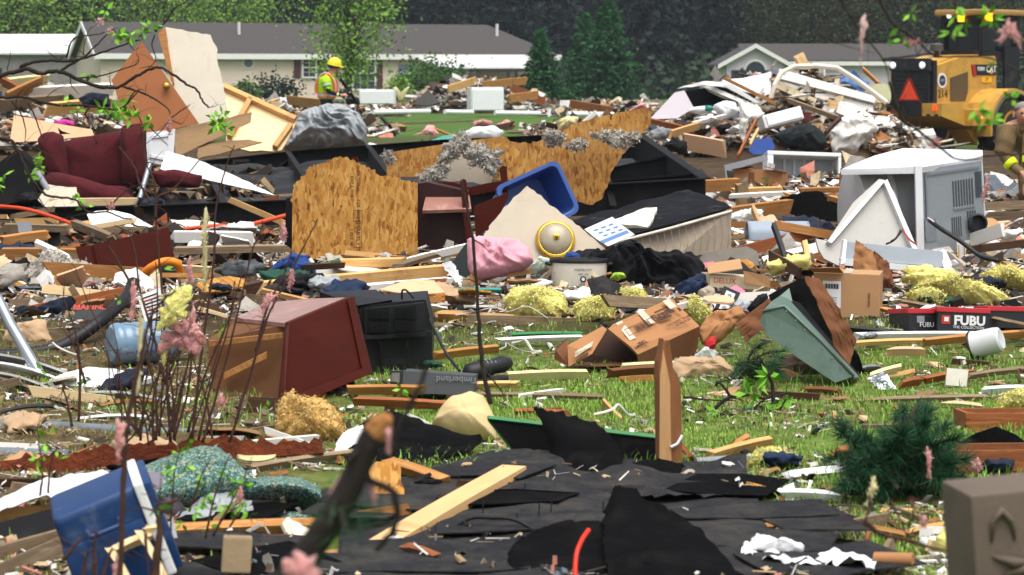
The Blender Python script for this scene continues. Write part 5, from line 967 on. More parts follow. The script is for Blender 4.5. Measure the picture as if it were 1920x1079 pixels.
panel('green_chair_back', 'dark green chair back standing left of the pink pillow', 'chair back', [(838, 538), (846, 500), (856, 480), (874, 456), (882, 470), (880, 540)], (862, 520, 17.4), -20, 12, 0, .03, M('dark_slate_plastic', '#28312f', .6))
bent('white_strap', 'white webbing strap looped in front of the green chair back', 'strap', [(828, 494), (846, 490), (878, 538), (866, 545)], (850, 515, 16.8), 0, 15, .006, [white_c], .02, 4)
# ---------------------------------------------------------------- dryer and its panels
dyd = 18.8; dy = thing('clothes_dryer', 'white clothes dryer tipped open showing its steel back and drum', 'dryer', Matrix.Translation(P(1760, 500, dyd))); base = dy.matrix_basis.translation
def W_(*a): return P(*a) - base
enam_w = M('white_enamel', '#eef0f1', .32, .03, 4, .12, '#7a7468', 5, bump=.02, spec=.5); steel = M('bare_steel_back', '#a7aeb2', .4, .12, 4, .25, '#62666a', 4, bump=.06, metal=.55)
f1, f2, f3, f4 = W_(1728, 318, 18.7), W_(1840, 302, 19.0), W_(1850, 488, 19.0), W_(1735, 508, 18.7)      # back plate, turned a little to the right
bp = obj('back_plate', MB().prism([f1, f2, f3, f4], (-.05, .03, 0)), steel, dy)
lid_ = [W_(1578, 318, 18.9), W_(1600, 308, 19.1), W_(1640, 292, 19.5), W_(1694, 278, 19.8), W_(1842, 282, 19.7), W_(1843, 296, 19.1), W_(1728, 314, 18.65)]
obj('top_panel', MB().prism(lid_, (0, .02, -.045)), enam_w, dy)
obj('top_lip', MB().prism([W_(1576, 320, 18.85), W_(1728, 312, 18.62), W_(1728, 326, 18.62), W_(1578, 328, 18.85)], (0, .02, 0)), enam_w, dy)
obj('corner_post', MB().prism([W_(1716, 312, 18.6), W_(1729, 311, 18.6), W_(1734, 506, 18.6), W_(1720, 500, 18.6)], (.0, .05, 0)), enam_w, dy)
Dm = Matrix.Translation(W_(1652, 400, 19.25)) @ Matrix.Rotation(R(12), 4, 'Z') @ Matrix.Rotation(R(90), 4, 'Y')
obj('drum', MB().lathe([(.30, -.26), (.335, -.25), (.34, .0), (.335, .27), (.32, .28)], 44, Dm, sx=1.1), M('pale_drum', '#c8cacc', .38, .08, 3, .2, '#6d6f70', 3, bump=.03, metal=.3), dy, smooth=40)
obj('drum_rib', MB().lathe([(.348, -.02), (.352, .0), (.348, .02)], 44, Dm, sx=1.1), enam_w, dy, smooth=40)
obj('far_side_panel', MB().prism([W_(1700, 300, 19.9), W_(1842, 296, 19.8), W_(1852, 480, 19.8), W_(1706, 480, 19.9)], (0, .02, 0)), enam_w, dy)
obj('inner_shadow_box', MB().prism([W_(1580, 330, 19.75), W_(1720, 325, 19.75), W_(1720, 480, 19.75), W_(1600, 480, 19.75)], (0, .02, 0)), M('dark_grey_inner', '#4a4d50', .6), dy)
def bpt(u, v): return f1.lerp(f2, u).lerp(f4.lerp(f3, u), v) + Vector((0, -.003, 0))
def bquad(nm, u0, u1, v0, v1, m, th=-.004): return obj(nm, MB().prism([bpt(u0, v0), bpt(u1, v0), bpt(u1, v1), bpt(u0, v1)], (0, th, 0)), m, bp)
slot = M('slot_dark', '#4a4f54', .6, .1)
for i in range(8): bquad('vent_slot', .5 + i * .045, .52 + i * .045, .16, .42, slot)
for i in range(5): bquad('vent_slot', .46 + i * .035, .475 + i * .035, .52, .72, slot)
for i in range(4): bquad('vent_slot', .72 + i * .04, .738 + i * .04, .48, .66, slot)
for i in range(5): bquad('vent_slot', .88 + i * .022, .893 + i * .022, .1, .36, slot)
bquad('embossed_rib', .5, .85, .43, .45, galv, -.012); bquad('embossed_rib', .06, .96, .045, .07, galv, -.012); bquad('embossed_rib', .05, .08, .06, .5, galv, -.012)
lb = bquad('warning_label', .12, .4, .8, .96, paper); bquad('warning_label', .52, .9, .77, .93, paper); yk = M('label_yellow', '#c9b040', .7)
for u in (.13, .2, .54, .63, .72, .81): bquad('label_bar', u, u + .02, .8 if u > .5 else .82, .92 if u > .5 else .94, yk, -.006)
bquad('terminal_recess', .02, .2, .5, .72, M('recess_steel', '#7e858a', .5), -.006)
vc = bpt(.86, .62); obj('exhaust_port', MB().lathe([(.075, 0), (.075, .08), (.06, .085), (.055, .02)], 24, Matrix.Translation(vc) @ Matrix.Rotation(R(80), 4, 'X')), blk, dy, smooth=40)
cpts = smoothline([tuple(P(1743, 414, 18.55)), tuple(P(1765, 430, 18.4)), tuple(P(1800, 452, 18.3)), tuple(P(1838, 480, 18.2)), tuple(P(1872, 489, 18.1))], 6)
obj('power_cord', MB().tube([q - base for q in cpts], .018, 8), blk, dy, smooth=True)
for col, off in (('#b03a28', 0), ('#e0ddd4', .012)): obj('wire', MB().tube([W_(1740 , 412, 18.56) + Vector((0, 0, off)), W_(1748, 415, 18.5) + Vector((0, 0, off * .5)), W_(1756, 424, 18.45)], .006, 5), M('wire_' + col[1:], col, .5), dy)
wp_ = panel('dryer_front', 'white dented dryer front panel leaning against the dryer', 'appliance panel', [(1530, 448), (1552, 452), (1600, 380), (1648, 336), (1660, 338), (1678, 362), (1716, 470), (1700, 474), (1660, 480), (1600, 492), (1575, 500), (1545, 485), (1535, 468)], (1630, 480, 18.2), 10, 22, 0, .03, M('grey_beige_enamel', '#bdbab2', .5, .06, 4, .22, '#6e675a', 5, bump=.05))  # panel face greyer than its white folded edges
q = on_plane(wp_.matrix_basis, [(1548, 456), (1650, 341), (1654, 346), (1556, 460)]); obj('folded_edge', MB().prism(q, (0, -.05, 0)), enam_w, wp_); q = on_plane(wp_.matrix_basis, [(1660, 340), (1716, 470), (1708, 472), (1654, 346)]); obj('folded_edge', MB().prism(q, (0, -.05, 0)), enam_w, wp_)
for j, (a, b) in enumerate((((1692, 430), (1718, 458)), ((1690, 434), (1662, 458)), ((1688, 432), (1672, 452)))):
    pa, pb = P(*a, 18.1), P(*b, 17.95); obj('wire', MB().tube([q_ for q_ in smoothline([tuple(pa), tuple((pa + pb) / 2 + Vector((0, 0, -.02))), tuple(pb)], 4)], .008, 5), blk if j else M('wire_b03a28', '#b03a28', .5), wp_, wp_.matrix_basis.inverted())
cp = thing('control_console', 'white appliance control panel lying in front of the dryer', 'control panel', FR(1680, 500, 17.6, 0, 0, 3)); k = 17.6 / F
obj('face', MB().prism([(-100 * k, 0, 42 * k), (86 * k, 0, 32 * k), (90 * k, -.02, 4 * k), (-102 * k, -.02, 10 * k)], (0, .06, 0)), M('grey_blue_panel', '#aeb6bc', .4, .08, 4, .15, metal=.3), cp)
obj('lower_edge', MB().prism([(-106 * k, -.05, 10 * k), (92 * k, -.05, 2 * k), (94 * k, -.05, -8 * k), (-104 * k, -.05, -2 * k)], (0, .1, 0)), enam_w, cp)
obj('end_cap', MB().prism([(90 * k, -.06, -6 * k), (104 * k, -.02, 8 * k), (92 * k, .02, 36 * k), (82 * k, .02, 30 * k)], (0, .1, 0)), enam_w, cp); obj('end_cap', MB().prism([(-106 * k, -.06, 0), (-100 * k, .0, 44 * k), (-94 * k, .0, 44 * k), (-98 * k, -.06, 2 * k)], (0, .1, 0)), enam_w, cp)
bent('torn_cardboard', 'torn brown cardboard standing between parcel carton and control panel', 'cardboard', [(1604, 450), (1650, 480), (1676, 555), (1598, 512)], (1640, 515, 16.6), -10, 10, .006, [card], .06, 5)
bent('cardboard_flap', 'dirty curled cardboard flap right of the torn cardboard', 'cardboard', [(1640, 470), (1668, 494), (1676, 548), (1652, 538)], (1655, 515, 16.4), 20, 8, .006, [card_d], .05, 6)
gp = thing('bin_lid', 'grey blue plastic mailbox shell lying left of the dryer', 'plastic shell', FR(1462, 450, 19.6, 0, 2, 0)); k = 19.6 / F
arc = [(-58 * k + .0, 0, 0)] + [(-58 * k + 26 * k * (1 - math.cos(a)), 0, 34 * k * math.sin(a)) for a in [i * math.pi / 12 for i in range(1, 7)]]
obj('shell', MB().grid(lambda u, v: Vector(((-58 + 116 * u) * k, .16 * (1 - math.cos(v * math.pi)) , 34 * k * math.sin(v * math.pi) ** .7)), 14, 14, 0, (0, 0, -.006)), M('grey_blue_plastic', '#9aa6b4', .5, .08, 4, .2), gp, smooth=True)
obj('dark_end', MB().prism([(58 * k, .32 * 0, 0)] + [(58 * k, .16 * (1 - math.cos(v * math.pi / 10)), 34 * k * math.sin(v * math.pi / 10) ** .7) for v in range(1, 11)], (-.02, 0, 0)), M('slate_end', '#4a525a', .6), gp)
plank('black_post', 'black bar leaning left of the dryer panels', 'bar', (1450, 422, 18.3), (1478, 506, 17.9), .05, .03, 0, blk, .003)
plank('short_stud', 'short raw stud standing under the dryer front panel', 'stud', (1508, 455, 18.3), (1516, 505, 18.1), .05, .04, 0, pine, .01)
panel('shelf_board', 'dark edged shelf board lying left of the dryer front panel', 'shelf', [(1428, 482), (1530, 455), (1545, 470), (1438, 502)], (1480, 480, 18.6), 0, 75, 0, .06, [whitep, pine_or])
# ---------------------------------------------------------------- cartons, books, video case
pc = thing('parcel_carton', 'closed brown parcel carton with white shipping label', 'carton', FR(1586, 609, 14.75, -12, 0, 1)); k = 14.75 / F; cw_, ch_ = 124 * k, 96 * k
obj('box', MB().rbox((0, .16, ch_ / 2), (cw_, .32, ch_), .006), card_l, pc)
sl_ = obj('shipping_label', MB().box((-cw_ * .22, -.002, ch_ * .58), (34 * k, .003, 50 * k)), paper, pc)
for i in range(16): obj('barcode_bar', MB().box((-cw_ * .22 - 13 * k + i * 1.7 * k, -.0045, ch_ * .74), ((.4 + .7 * ((i * 7) % 3)) * k, .002, 9 * k)), black_ink, sl_)
for i in range(4): obj('label_text_line', MB().box((-cw_ * .22 + (i % 2) * 2 * k, -.0045, ch_ * (.52 - .05 * i)), ((20 - 5 * (i % 2)) * k, .002, 1.4 * k)), grey_p, sl_)
obj('packing_tape', MB().box((.0, .16, ch_ + .001), (.05, .322, .002)), M('clear_tape', '#c9b79a', .3), pc); obj('torn_flap', MB().prism([(-cw_ / 2, 0, ch_), (-.02, 0, ch_), (-.04, -.1, ch_ + .04), (-cw_ / 2 - .03, -.09, ch_ + .03)], (0, 0, .004)), card, pc)
lettering('THIS SIDE', .02, card_d, pc, (cw_ * .34, -.003, ch_ * .5), rot=(90, -90, 0))
bc = thing('open_carton', 'large brown carton lying on its side, torn open toward the left', 'carton', FR(1180, 685, 13.3)); base = bc.matrix_basis.translation
def B_(*a): return P(*a) - base
d0 = 13.3
tf = [B_(1140, 617, 13.1), B_(1150, 608, 13.3), B_(1258, 559, 13.7), B_(1312, 612, 13.55), B_(1196, 665, 12.95), B_(1182, 650, 12.95)]
up_ = obj('printed_panel', MB().prism(tf, (0, .006, -.008)), card, bc)
obj('side_panel', MB().prism([B_(1196, 665, 12.95), B_(1312, 612, 13.55), B_(1306, 655, 13.55), B_(1290, 676, 13.5), B_(1196, 686, 12.97)], (.004, .008, 0)), card_d, bc)
obj('back_panel', MB().prism([B_(1150, 608, 13.6), B_(1258, 559, 14.0), B_(1300, 612, 13.95), B_(1180, 668, 13.5)], (0, .006, 0)), card_d, bc)
obj('shade_sheet', MB().prism([B_(1062, 690, 13.2), B_(1068, 655, 13.25), B_(1136, 614, 13.45), B_(1186, 650, 13.4), B_(1200, 686, 13.3)], (0, .006, 0)), M('carton_shade', '#3a2416', .9), bc)  # added dark sheet, its colour carries the shade inside the carton
obj('floor_panel', MB().prism([B_(1060, 690, 13.0), B_(1196, 686, 13.0), B_(1300, 668, 13.7), B_(1160, 672, 13.8)], (0, 0, .006)), card_d, bc)
fl = obj('torn_flap', MB().prism([B_(1066, 688, 12.9), B_(1064, 648, 12.95), B_(1130, 612, 13.25), B_(1138, 618, 13.2), B_(1110, 664, 12.95)], (0, .006, 0)), card, bc)
obj('rolled_flap', MB().prism([B_(1040, 676, 13.0), B_(1041, 656, 13.0), B_(1064, 634, 13.1), B_(1066, 688, 12.95)], (0, .006, 0)), card_d, bc)
def onq(q4, u, v): return q4[0].lerp(q4[1], u).lerp(q4[3].lerp(q4[2], u), v)
Q = [B_(1150, 606, 13.25), B_(1258, 558, 13.65), B_(1312, 611, 13.5), B_(1196, 664, 12.9)]; nn = (Q[1] - Q[0]).cross(Q[3] - Q[0]).normalized(); nn = nn if nn.z > 0 else -nn
def qpatch(nm, u0, u1, v0, v1, m, lift=.004, parent=up_): return obj(nm, MB().prism([onq(Q, u0, v0) + nn * lift, onq(Q, u1, v0) + nn * lift, onq(Q, u1, v1) + nn * lift, onq(Q, u0, v1) + nn * lift], nn * .001), m, parent)
tape = M('frosted_tape', '#c8b8a4', .4, .08, 10, .1); inkc = M('carton_ink', '#4a3020', .8, .1)
qpatch('tape', .02, .12, .05, .62, tape); qpatch('tape', .4, .5, .0, .45, tape); qpatch('tape', .84, .95, .02, .3, tape)
qpatch('ink_frame', .06, .52, .3, .31, inkc, .006); qpatch('ink_frame', .06, .52, .5, .51, inkc, .006); qpatch('ink_frame', .06, .065, .3, .51, inkc, .006); qpatch('ink_frame', .515, .52, .3, .51, inkc, .006)
for i in range(12): qpatch('barcode_bar', .2 + i * .02, .207 + i * .02 + .004 * (i % 3), .33, .48, inkc, .006)
xa = (Q[1] - Q[0]).normalized(); ya = nn.cross(xa); RM = Matrix((xa, ya, nn)).transposed().to_4x4()
def ctext(s_, sz, u, v, m=inkc, bold=0, tilt=0):
    o = lettering(s_, sz, m, up_, (0, 0, 0), bold=bold, ext=.0006); o.matrix_basis = Matrix.Translation(onq(Q, u, v) + nn * .006) @ RM @ Matrix.Rotation(R(tilt), 4, 'Z'); return o
qpatch('logo_banner', .6, .78, .2, .24, inkc, .006); qpatch('logo_banner', .6, .78, .44, .48, inkc, .006); ctext('Scott', .085, .69, .34, bold=.003, tilt=6); ctext('20032', .05, .1, .82, bold=.001); ctext('DO NOT TEAR', .032, .8, .68); ctext('STORE FLAT', .026, .84, .76); qpatch('recycle_mark', .92, .96, .36, .46, inkc, .006)
pa = [B_(1078, 684, 12.88), B_(1078, 660, 12.9), B_(1112, 640, 13.02), B_(1106, 664, 12.9)]
obj('printed_patch', MB().prism([v + Vector((0, -.004, 0)) for v in (pa[0].lerp(pa[1], .6), pa[1], pa[2], pa[2].lerp(pa[3], .4))], (0, .001, 0)), M('patch_white', '#c9bba4', .6, .5, 60, .1), fl)
for i in range(10):
    a_ = pa[0].lerp(pa[3], .1 + i * .08); b_ = a_.lerp(pa[1].lerp(pa[2], .1 + i * .08), .3); obj('barcode_bar', MB().tube([a_ + Vector((0, -.004, 0)), b_ + Vector((0, -.004, 0))], .0025, 4), inkc, fl)
t_ = thing('printed_carton', 'cream printed carton lying open right of the black clothes', 'carton', FR(1372, 540, 16.2, 10, 0, 4)); obj('lid', MB().prism([(-.2, -.12, .09), (.02, -.16, .14), (.06, .06, .19), (-.16, .1, .14)], (0, 0, .006)), card_l, t_); obj('box', MB().box((0, .02, .045), (.36, .24, .08)), M('cream_card', '#d0bd9c', .8, .06, 4, .15), t_)
obj('side_flap', MB().prism([(.03, -.15, .13), (.22, -.12, .1), (.24, -.1, .02), (.05, -.14, .05)], (0, .006, 0)), card_l, t_); lettering('DELUX', .05, redpaint, t_, (-.08, -.101, .05)); lettering('Dalton', .03, inkc, t_, (.14, -.1, .05))
vt = thing('video_cassette', 'black video cassette with white windows behind the carton', 'video cassette', FR(1352, 592, 14.9, 0, 20, 24)); obj('shell', MB().rbox((0, .01, .09), (.11, .025, .19), .004), blk, vt)
for z_ in (.135, .05): obj('label_window', MB().box((0, -.004, z_), (.06, .003, .055)), paper, vt); obj('reel', MB().lathe([(.014, 0), (.014, .003)], 12, Matrix.Translation((0, -.006, z_)) @ Matrix.Rotation(R(90), 4, 'X')), grey_p, vt)
# ================================================================ left middle, 11 to 22 m
def sub(o, parent): o.parent = parent; o.matrix_parent_inverse = parent.matrix_basis.inverted(); return o
panel('white_shard', 'white laminate shard lying at the foot of the trailer frame', 'panel', [(163, 402), (180, 396), (210, 394), (245, 402), (288, 426), (240, 428), (172, 422)], (225, 420, 21.5), 0, 45, 0, .02, white_c)
for k, pts in enumerate(([(-20, 386, 22.8), (40, 391, 22.6), (90, 404, 22.4), (138, 421, 22)], [(338, 431, 21), (400, 424, 21), (450, 424, 21), (490, 416, 21), (548, 401, 21.2)])):
    w = smoothline([tuple(P(*q)) for q in pts], 8); world('extension_cord', MB().tube(w, .018, 7), M('orange_cord', '#e0481e', .45, .05, 5, .05, bump=0), w[0], True, label=('orange extension cord running along the frame at the left edge', 'orange extension cord end beside the upright strand board')[k], cat='cord')
cd = panel('cherry_cabinet_front', 'dark cherry cabinet front standing left of the shrub', 'cabinet', [(168, 461), (240, 444), (316, 427), (324, 470), (336, 520), (285, 530), (230, 540), (186, 548)], (250, 530, 17.4), 4, 8, 0, .025, cherry)
q = on_plane(cd.matrix_basis, [(142, 464), (168, 460), (188, 548), (166, 545)]); obj('side_rail', MB().prism([v + Vector((0, -.03, 0)) for v in q], (0, .06, 0)), cherry, cd); q = on_plane(cd.matrix_basis, [(232, 518)])[0]
obj('round_hole', MB().lathe([(.075, 0), (.075, .004)], 24, Matrix.Translation(q + Vector((0, .0, 0))) @ Matrix.Rotation(R(90), 4, 'X')), blk, cd)
for a, b in (((170, 463), (188, 546)), ((176, 461), (194, 546))):
    q = on_plane(cd.matrix_basis, [a, b]); obj('moulding', MB().tube([v + Vector((0, -.004, 0)) for v in q], .008, 6), cherry, cd)
w = smoothline([tuple(P(*q)) for q in ((262, 522, 16.8), (285, 500, 16.7), (312, 490, 16.7), (332, 494, 16.7), (338, 510, 16.8))], 6); world('orange_strap', MB().tube(w, .028, 8), M('orange_plastic', '#f08a1a', .45), w[0], True, label='orange plastic hoop in front of the cherry drawer', cat='hoop')
pillow('black_bundle', 'black cloth bundle under the orange plastic hoop', 'bundle', [(268, 525), (290, 505), (318, 497), (336, 512), (330, 535), (290, 545)], (305, 525, 16.9), 0, 15, .12, blackcl, .04, 8)
fluff(pillow('cellulose_heap', 'grey cellulose heap with yellow wads at the left edge', 'insulation', [(36, 545), (45, 515), (75, 490), (100, 485), (130, 495), (165, 500), (176, 525), (170, 545), (120, 556), (70, 560)], (108, 548, 17), 0, 35, .2, gins, .08, 7, rings=14, n=90, edge=.3), 3500, .018); fluff(pillow('yellow_wad', 'yellow insulation wad on the grey cellulose heap', 'insulation', [(95, 535), (100, 515), (120, 510), (145, 515), (150, 535), (125, 550), (105, 548)], (122, 535, 16.6), 0, 30, .09, yins, .04, 10, edge=.2), 900, .014); panel('slate_scrap', 'dark slate scrap stuck in the grey cellulose heap', 'scrap', [(86, 512), (92, 492), (110, 500), (134, 497), (130, 505), (98, 518)], (108, 505, 16.7), 0, 25, 0, .01, blacks)
panel('grey_tile', 'square grey tile leaning below the black cabinet', 'tile', [(32, 417), (58, 417), (61, 440), (36, 443)], (46, 430, 20), 0, 12, 0, .015, grey_p)
bent('peach_scrap', 'peach particle board scrap at the left edge', 'board', [(-20, 490), (8, 478), (36, 515), (-20, 545)], (5, 515, 16.8), 0, 35, .02, [peach], .02, 4)
for a, b, w_, m, lab in (((2, 452, 19), (94, 440, 19.2), .07, pine_or, 'orange splintered timber end near the left edge'), ((65, 456, 18.4), (130, 488, 18), .05, whitep, 'white peeling stick left of the cherry drawer'), ((0, 474, 18.2), (150, 476, 18.4), .07, pine_or, 'long orange board behind the grey cellulose heap'), ((0, 428, 20.5), (130, 432, 20.5), .08, oldw, 'weathered grey board below the black cabinet'), ((138, 420, 20.4), (210, 448, 20), .07, oldw, 'weathered post slanting over the mossy strip'), ((320, 444, 19.6), (480, 446, 19.8), .09, whitep, 'long white board right of the cherry drawer'),
                         ((330, 470, 18), (540, 466, 18.2), .05, oldw, 'grey board between the drawer and the strand board'), ((400, 552, 16.3), (832, 512, 16.9), .11, pine, 'long pale beam in front of the upright strand board'), ((400, 566, 16), (838, 528, 16.5), .05, whitep, 'white edged strip under the long pale beam'), ((398, 562, 15.6), (482, 542, 15.8), .1, darkw, 'dark timber end left of the long pale beam'),
                         ((630, 495, 17.6), (760, 492, 17.8), .06, pine, 'short pale board at the foot of the upright strand board'), ((745, 500, 17.2), (820, 478, 17.6), .03, oldw, 'thin grey lath at the corner of the upright strand board')):
    plank('loose_board', lab, 'board', a, b, w_, .05, 12, m, .05)
pillow('blue_shirt', 'dark blue shirt crumpled at the foot of the upright strand board', 'shirt', [(508, 512), (522, 488), (545, 478), (580, 482), (592, 510), (560, 516)], (552, 508, 17), 0, 25, .1, bluecl, .06, 8, rings=12, n=60, ridged=True); pillow('grey_bag', 'grey plastic bag at the foot of the upright strand board', 'bag', [(695, 492), (705, 476), (725, 474), (748, 490), (720, 496)], (722, 488, 18.6), 0, 20, .06, M('grey_film', '#a9a7a6', .4), .04, 10)
pillow('plaid_shirt', 'green and red plaid shirt lying right of the cherry drawer', 'shirt', [(400, 510), (430, 495), (480, 488), (500, 500), (470, 518), (420, 522)], (450, 508, 17.2), 0, 40, .06, M('plaid_cloth', '#4a4e50', .9, .7, 16, .2), .04, 8, rings=10, n=50, ridged=True)
pillow('green_bottle', 'green bottle lying at the foot of the upright strand board', 'bottle', [(612, 496), (622, 488), (636, 484), (640, 492), (624, 500)], (626, 492, 17.4), 0, 15, .03, M('bottle_green', '#2c5a34', .3), .004, 6)
sc = panel('framed_screen', 'black framed picture lying tilted near the water bottle', 'picture', [(116, 618), (155, 570), (218, 568), (206, 580), (160, 624)], (165, 598, 14.6), 6, 45, 0, .03, [M('black_print', '#1d1e1f', .6, .4, 14, .1, '#8a8a88'), cream_b]); q = on_plane(sc.matrix_basis, [(168, 577)])[0]; lettering('MARINE', .055, redpaint, sc, (q.x, -.002, q.z), bold=.002)
panel('brown_sheet', 'dark brown board behind the black framed picture', 'board', [(86, 588), (160, 566), (156, 574), (116, 625), (104, 650)], (120, 600, 15), 0, 40, 0, .015, cherry)
pillow('tan_cloth', 'tan cloth draped over rubble at the left edge', 'cloth', [(6, 640), (14, 618), (40, 608), (70, 602), (85, 605), (100, 645), (70, 650), (30, 656)], (55, 645, 14), 0, 35, .08, tancl, .04, 8, rings=12, n=60)
pillow('navy_bundle', 'navy jacket bundle above the tan cloth', 'jacket', [(-10, 600), (20, 588), (60, 590), (90, 596), (130, 578), (140, 562), (120, 590), (60, 612), (-10, 618)], (50, 600, 14.8), 0, 35, .1, navy, .05, 7, rings=10, n=60)
w = smoothline([tuple(P(*q)) for q in ((-15, 668, 13.6), (50, 664, 13.7), (110, 652, 13.8), (150, 630, 13.9), (185, 605, 14), (215, 580, 14.2), (240, 555, 14.4), (250, 530, 14.6))], 10); world('corrugated_hose', MB().tube(w, [.036 + .004 * (i % 2) for i in range(len(w))], 12), M('black_hose', '#141416', .5, .2, 6, .15), w[0], True, label='thick black corrugated hose curving past the water bottle', cat='hose')
pipe('steel_conduit', 'grey steel pipe leaning at the left edge', 'pipe', [(-6, 558, 13.1), (20, 610, 13.0), (74, 702, 12.8)], .03, galv, 12)
wb_ = thing('water_bottle', 'large blue plastic water cooler bottle lying on its side', 'bottle', FR(212, 646, 13.3, 28, 0, 0) @ Matrix.Rotation(R(90), 4, 'Y')); k = 13.3 / F; r = 40 * k
blb = M('blue_bottle', '#6d8ba2', .22, .15, 3, .3, '#b8c4c8', 6, bump=.03, spec=.6)
pr_ = [(.02, -.012), (r * .8, -.015), (r * .95, 0), (r, .02)]
for i in range(5): pr_ += [(r, .03 + i * .055), (r * .97, .045 + i * .055), (r * .97, .055 + i * .055), (r, .07 + i * .055)]
obj('body', MB().lathe(pr_ + [(r * .8, .36), (r * .4, .41), (.035, .43), (.033, .47)], 36), blb, wb_, smooth=40); obj('cap', MB().lathe([(.036, .465), (.036, .5)], 16), white_c, wb_)
for j, (bd_t, zz) in enumerate((('PURIFIED WATER', .1), ('5 GALLONS', .17))):
    lettering(bd_t, .03, M('violet_ink', '#6a5a8c', .6), wb_, (r * .3, -r * .96, zz), rot=(90, 0, -90) if False else (90, 90, 16))
sg_ = panel('white_sign', 'white card with red and black print behind the pink insulation', 'sign', [(258, 556), (300, 540), (318, 585), (272, 604)], (288, 572, 13.9), 0, 15, 0, .01, paper)
for i in range(6):
    q = on_plane(sg_.matrix_basis, [(268 + i * 1.5, 560 + i * 6), (296 + i * 2.5, 550 + i * 6)]); obj('print_line', MB().tube([v + Vector((0, -.002, 0)) for v in q], .004, 4), redpaint if i % 3 == 1 else black_ink, sg_)
panel('white_board', 'white moulded board lying on the grass at the left', 'board', [(88, 714), (120, 700), (166, 688), (215, 692), (290, 708), (240, 720), (170, 732), (114, 744)], (180, 718, 12.4), 0, 72, 0, .025, [white_c, whitep])
for i, (a, b, w_, m, lab) in enumerate((((-20, 668, 13.4), (150, 712, 12.7), .1, M('grey_vinyl', '#b8b8b6', .5), 'grey vinyl siding strip uppermost at the left edge'), ((-20, 684, 13), (130, 722, 12.4), .1, white_c, 'white vinyl siding strip second from the top at the left edge'), ((-20, 702, 12.8), (118, 742, 12.1), .09, M('grey_vinyl', '#b8b8b6', .5), 'grey vinyl siding strip below the white one at the left edge'), ((-20, 705, 12.6), (190, 790, 11.2), .05, oldw, 'long brown lath running down from the left edge'),
      ((165, 768, 11.6), (306, 757, 11.8), .04, pine_or, 'thin orange lath beside the shrub base'), ((155, 742, 12), (310, 756, 11.8), .07, M('grey_vinyl', '#b8b8b6', .5), 'bent vinyl strip under the white moulded board'), ((140, 788, 11.2), (310, 790, 11.2), .03, white_c, 'white strip in the grass beside the shrub base'), ((-20, 780, 11.3), (110, 764, 11.5), .02, blk, 'thin dark bar in the grass at the left edge'))):
    plank('siding_strip', lab, 'strip', a, b, w_, .012, 60, m, .02, seg=8, bow=.02)
pipe('grey_conduit', 'long grey plastic conduit lying across the grass at the left', 'pipe', [(-30, 798, 11), (120, 802, 10.95), (270, 812, 10.8), (400, 816, 10.75)], .027, M('grey_conduit', '#6f767c', .5), 12); pipe('short_conduit', 'grey conduit below the long one at the left edge', 'pipe', [(-30, 850, 10.2), (130, 858, 10.1)], .03, M('grey_conduit', '#6f767c', .5), 12)
# ---------------------------------------------------------------- cherry chest and television
ch = thing('cherry_chest', 'cherry wood chest of drawers tilted over with its side up', 'chest of drawers', Matrix.Translation(P(560, 765, 11.9)))
def chp(nm, pts, vec, m): 
    b0 = ch.matrix_basis.translation; return obj(nm, MB().prism([P(*q) - b0 for q in pts], vec), m, ch)
chp('side_panel', [(541, 606, 11.9), (657, 558, 12.3), (690, 700, 12.2), (529, 768, 11.7)], (-.02, .03, 0), cherry)
chp('side_frame', [(651, 560, 12.26), (660, 557, 12.3), (694, 700, 12.18), (682, 706, 12.15)], (.01, .03, 0), cherry); chp('side_frame', [(529, 752, 11.66), (690, 688, 12.14), (694, 702, 12.13), (530, 770, 11.64)], (.0, .03, 0), cherry); chp('base_moulding', [(536, 626, 11.85), (543, 606, 11.88), (532, 768, 11.66), (524, 750, 11.66)], (-.01, .03, 0), cherry)
chp('top_panel', [(440, 596, 12.5), (500, 568, 13.0), (580, 560, 13.1), (657, 558, 12.32), (541, 607, 11.92)], (0, .0, -.02), cherry_t)
chp('back_panel', [(388, 640, 12.3), (440, 598, 12.6), (541, 608, 12.0), (530, 765, 11.8), (440, 752, 12.1), (398, 728, 12.2)], (.0, .02, 0), M('brown_backboard', '#6b4422', .8, .15, 3, .2))
chp('drawer_rail', [(392, 640, 12.2), (530, 625, 11.9), (530, 634, 11.9), (392, 650, 12.2)], (0, .03, 0), pine_or); chp('drawer_rail', [(420, 700, 12.1), (500, 660, 11.9), (500, 672, 11.9), (420, 712, 12.1)], (0, .03, 0), pine_or)
chp('dark_underside', [(598, 770, 11.95), (604, 738, 12.0), (662, 716, 12.2), (668, 768, 12.1)], (0, .05, 0), felt); chp('foot', [(586, 765, 11.85), (598, 735, 11.9), (606, 738, 11.9), (604, 770, 11.9)], (0, .05, 0), redwd)
tv = thing('television', 'black tube television seen from behind beside the cherry chest', 'television', Matrix.Translation(P(738, 700, 12.9))); b0 = tv.matrix_basis.translation; tvb = M('black_tv_plastic', '#111214', .6, .12, 8, .1, '#6a665e', 12, bump=.15, bscale=120, bdist=.001)
def tvp(nm, pts, vec, m=tvb, parent=tv): return obj(nm, MB().prism([P(*q) - b0 for q in pts], vec), m, parent)
fc = tvp('rear_cover', [(676, 572, 12.9), (798, 562, 13.0), (810, 612, 13.0), (810, 698, 13.0), (668, 706, 12.9), (668, 640, 12.9)], (.0, .32, .02))
tvp('upper_housing', [(684, 580, 12.86), (794, 568, 12.94), (798, 620, 12.94), (684, 628, 12.86)], (0, .06, 0)); tvp('top_cover', [(600, 548, 13.2), (704, 543, 13.3), (735, 563, 12.95), (672, 573, 12.88)], (0, .05, -.03)); tvp('tube_housing', [(600, 548, 13.25), (672, 572, 12.92), (672, 600, 12.95), (600, 575, 13.3)], (0, .1, 0))
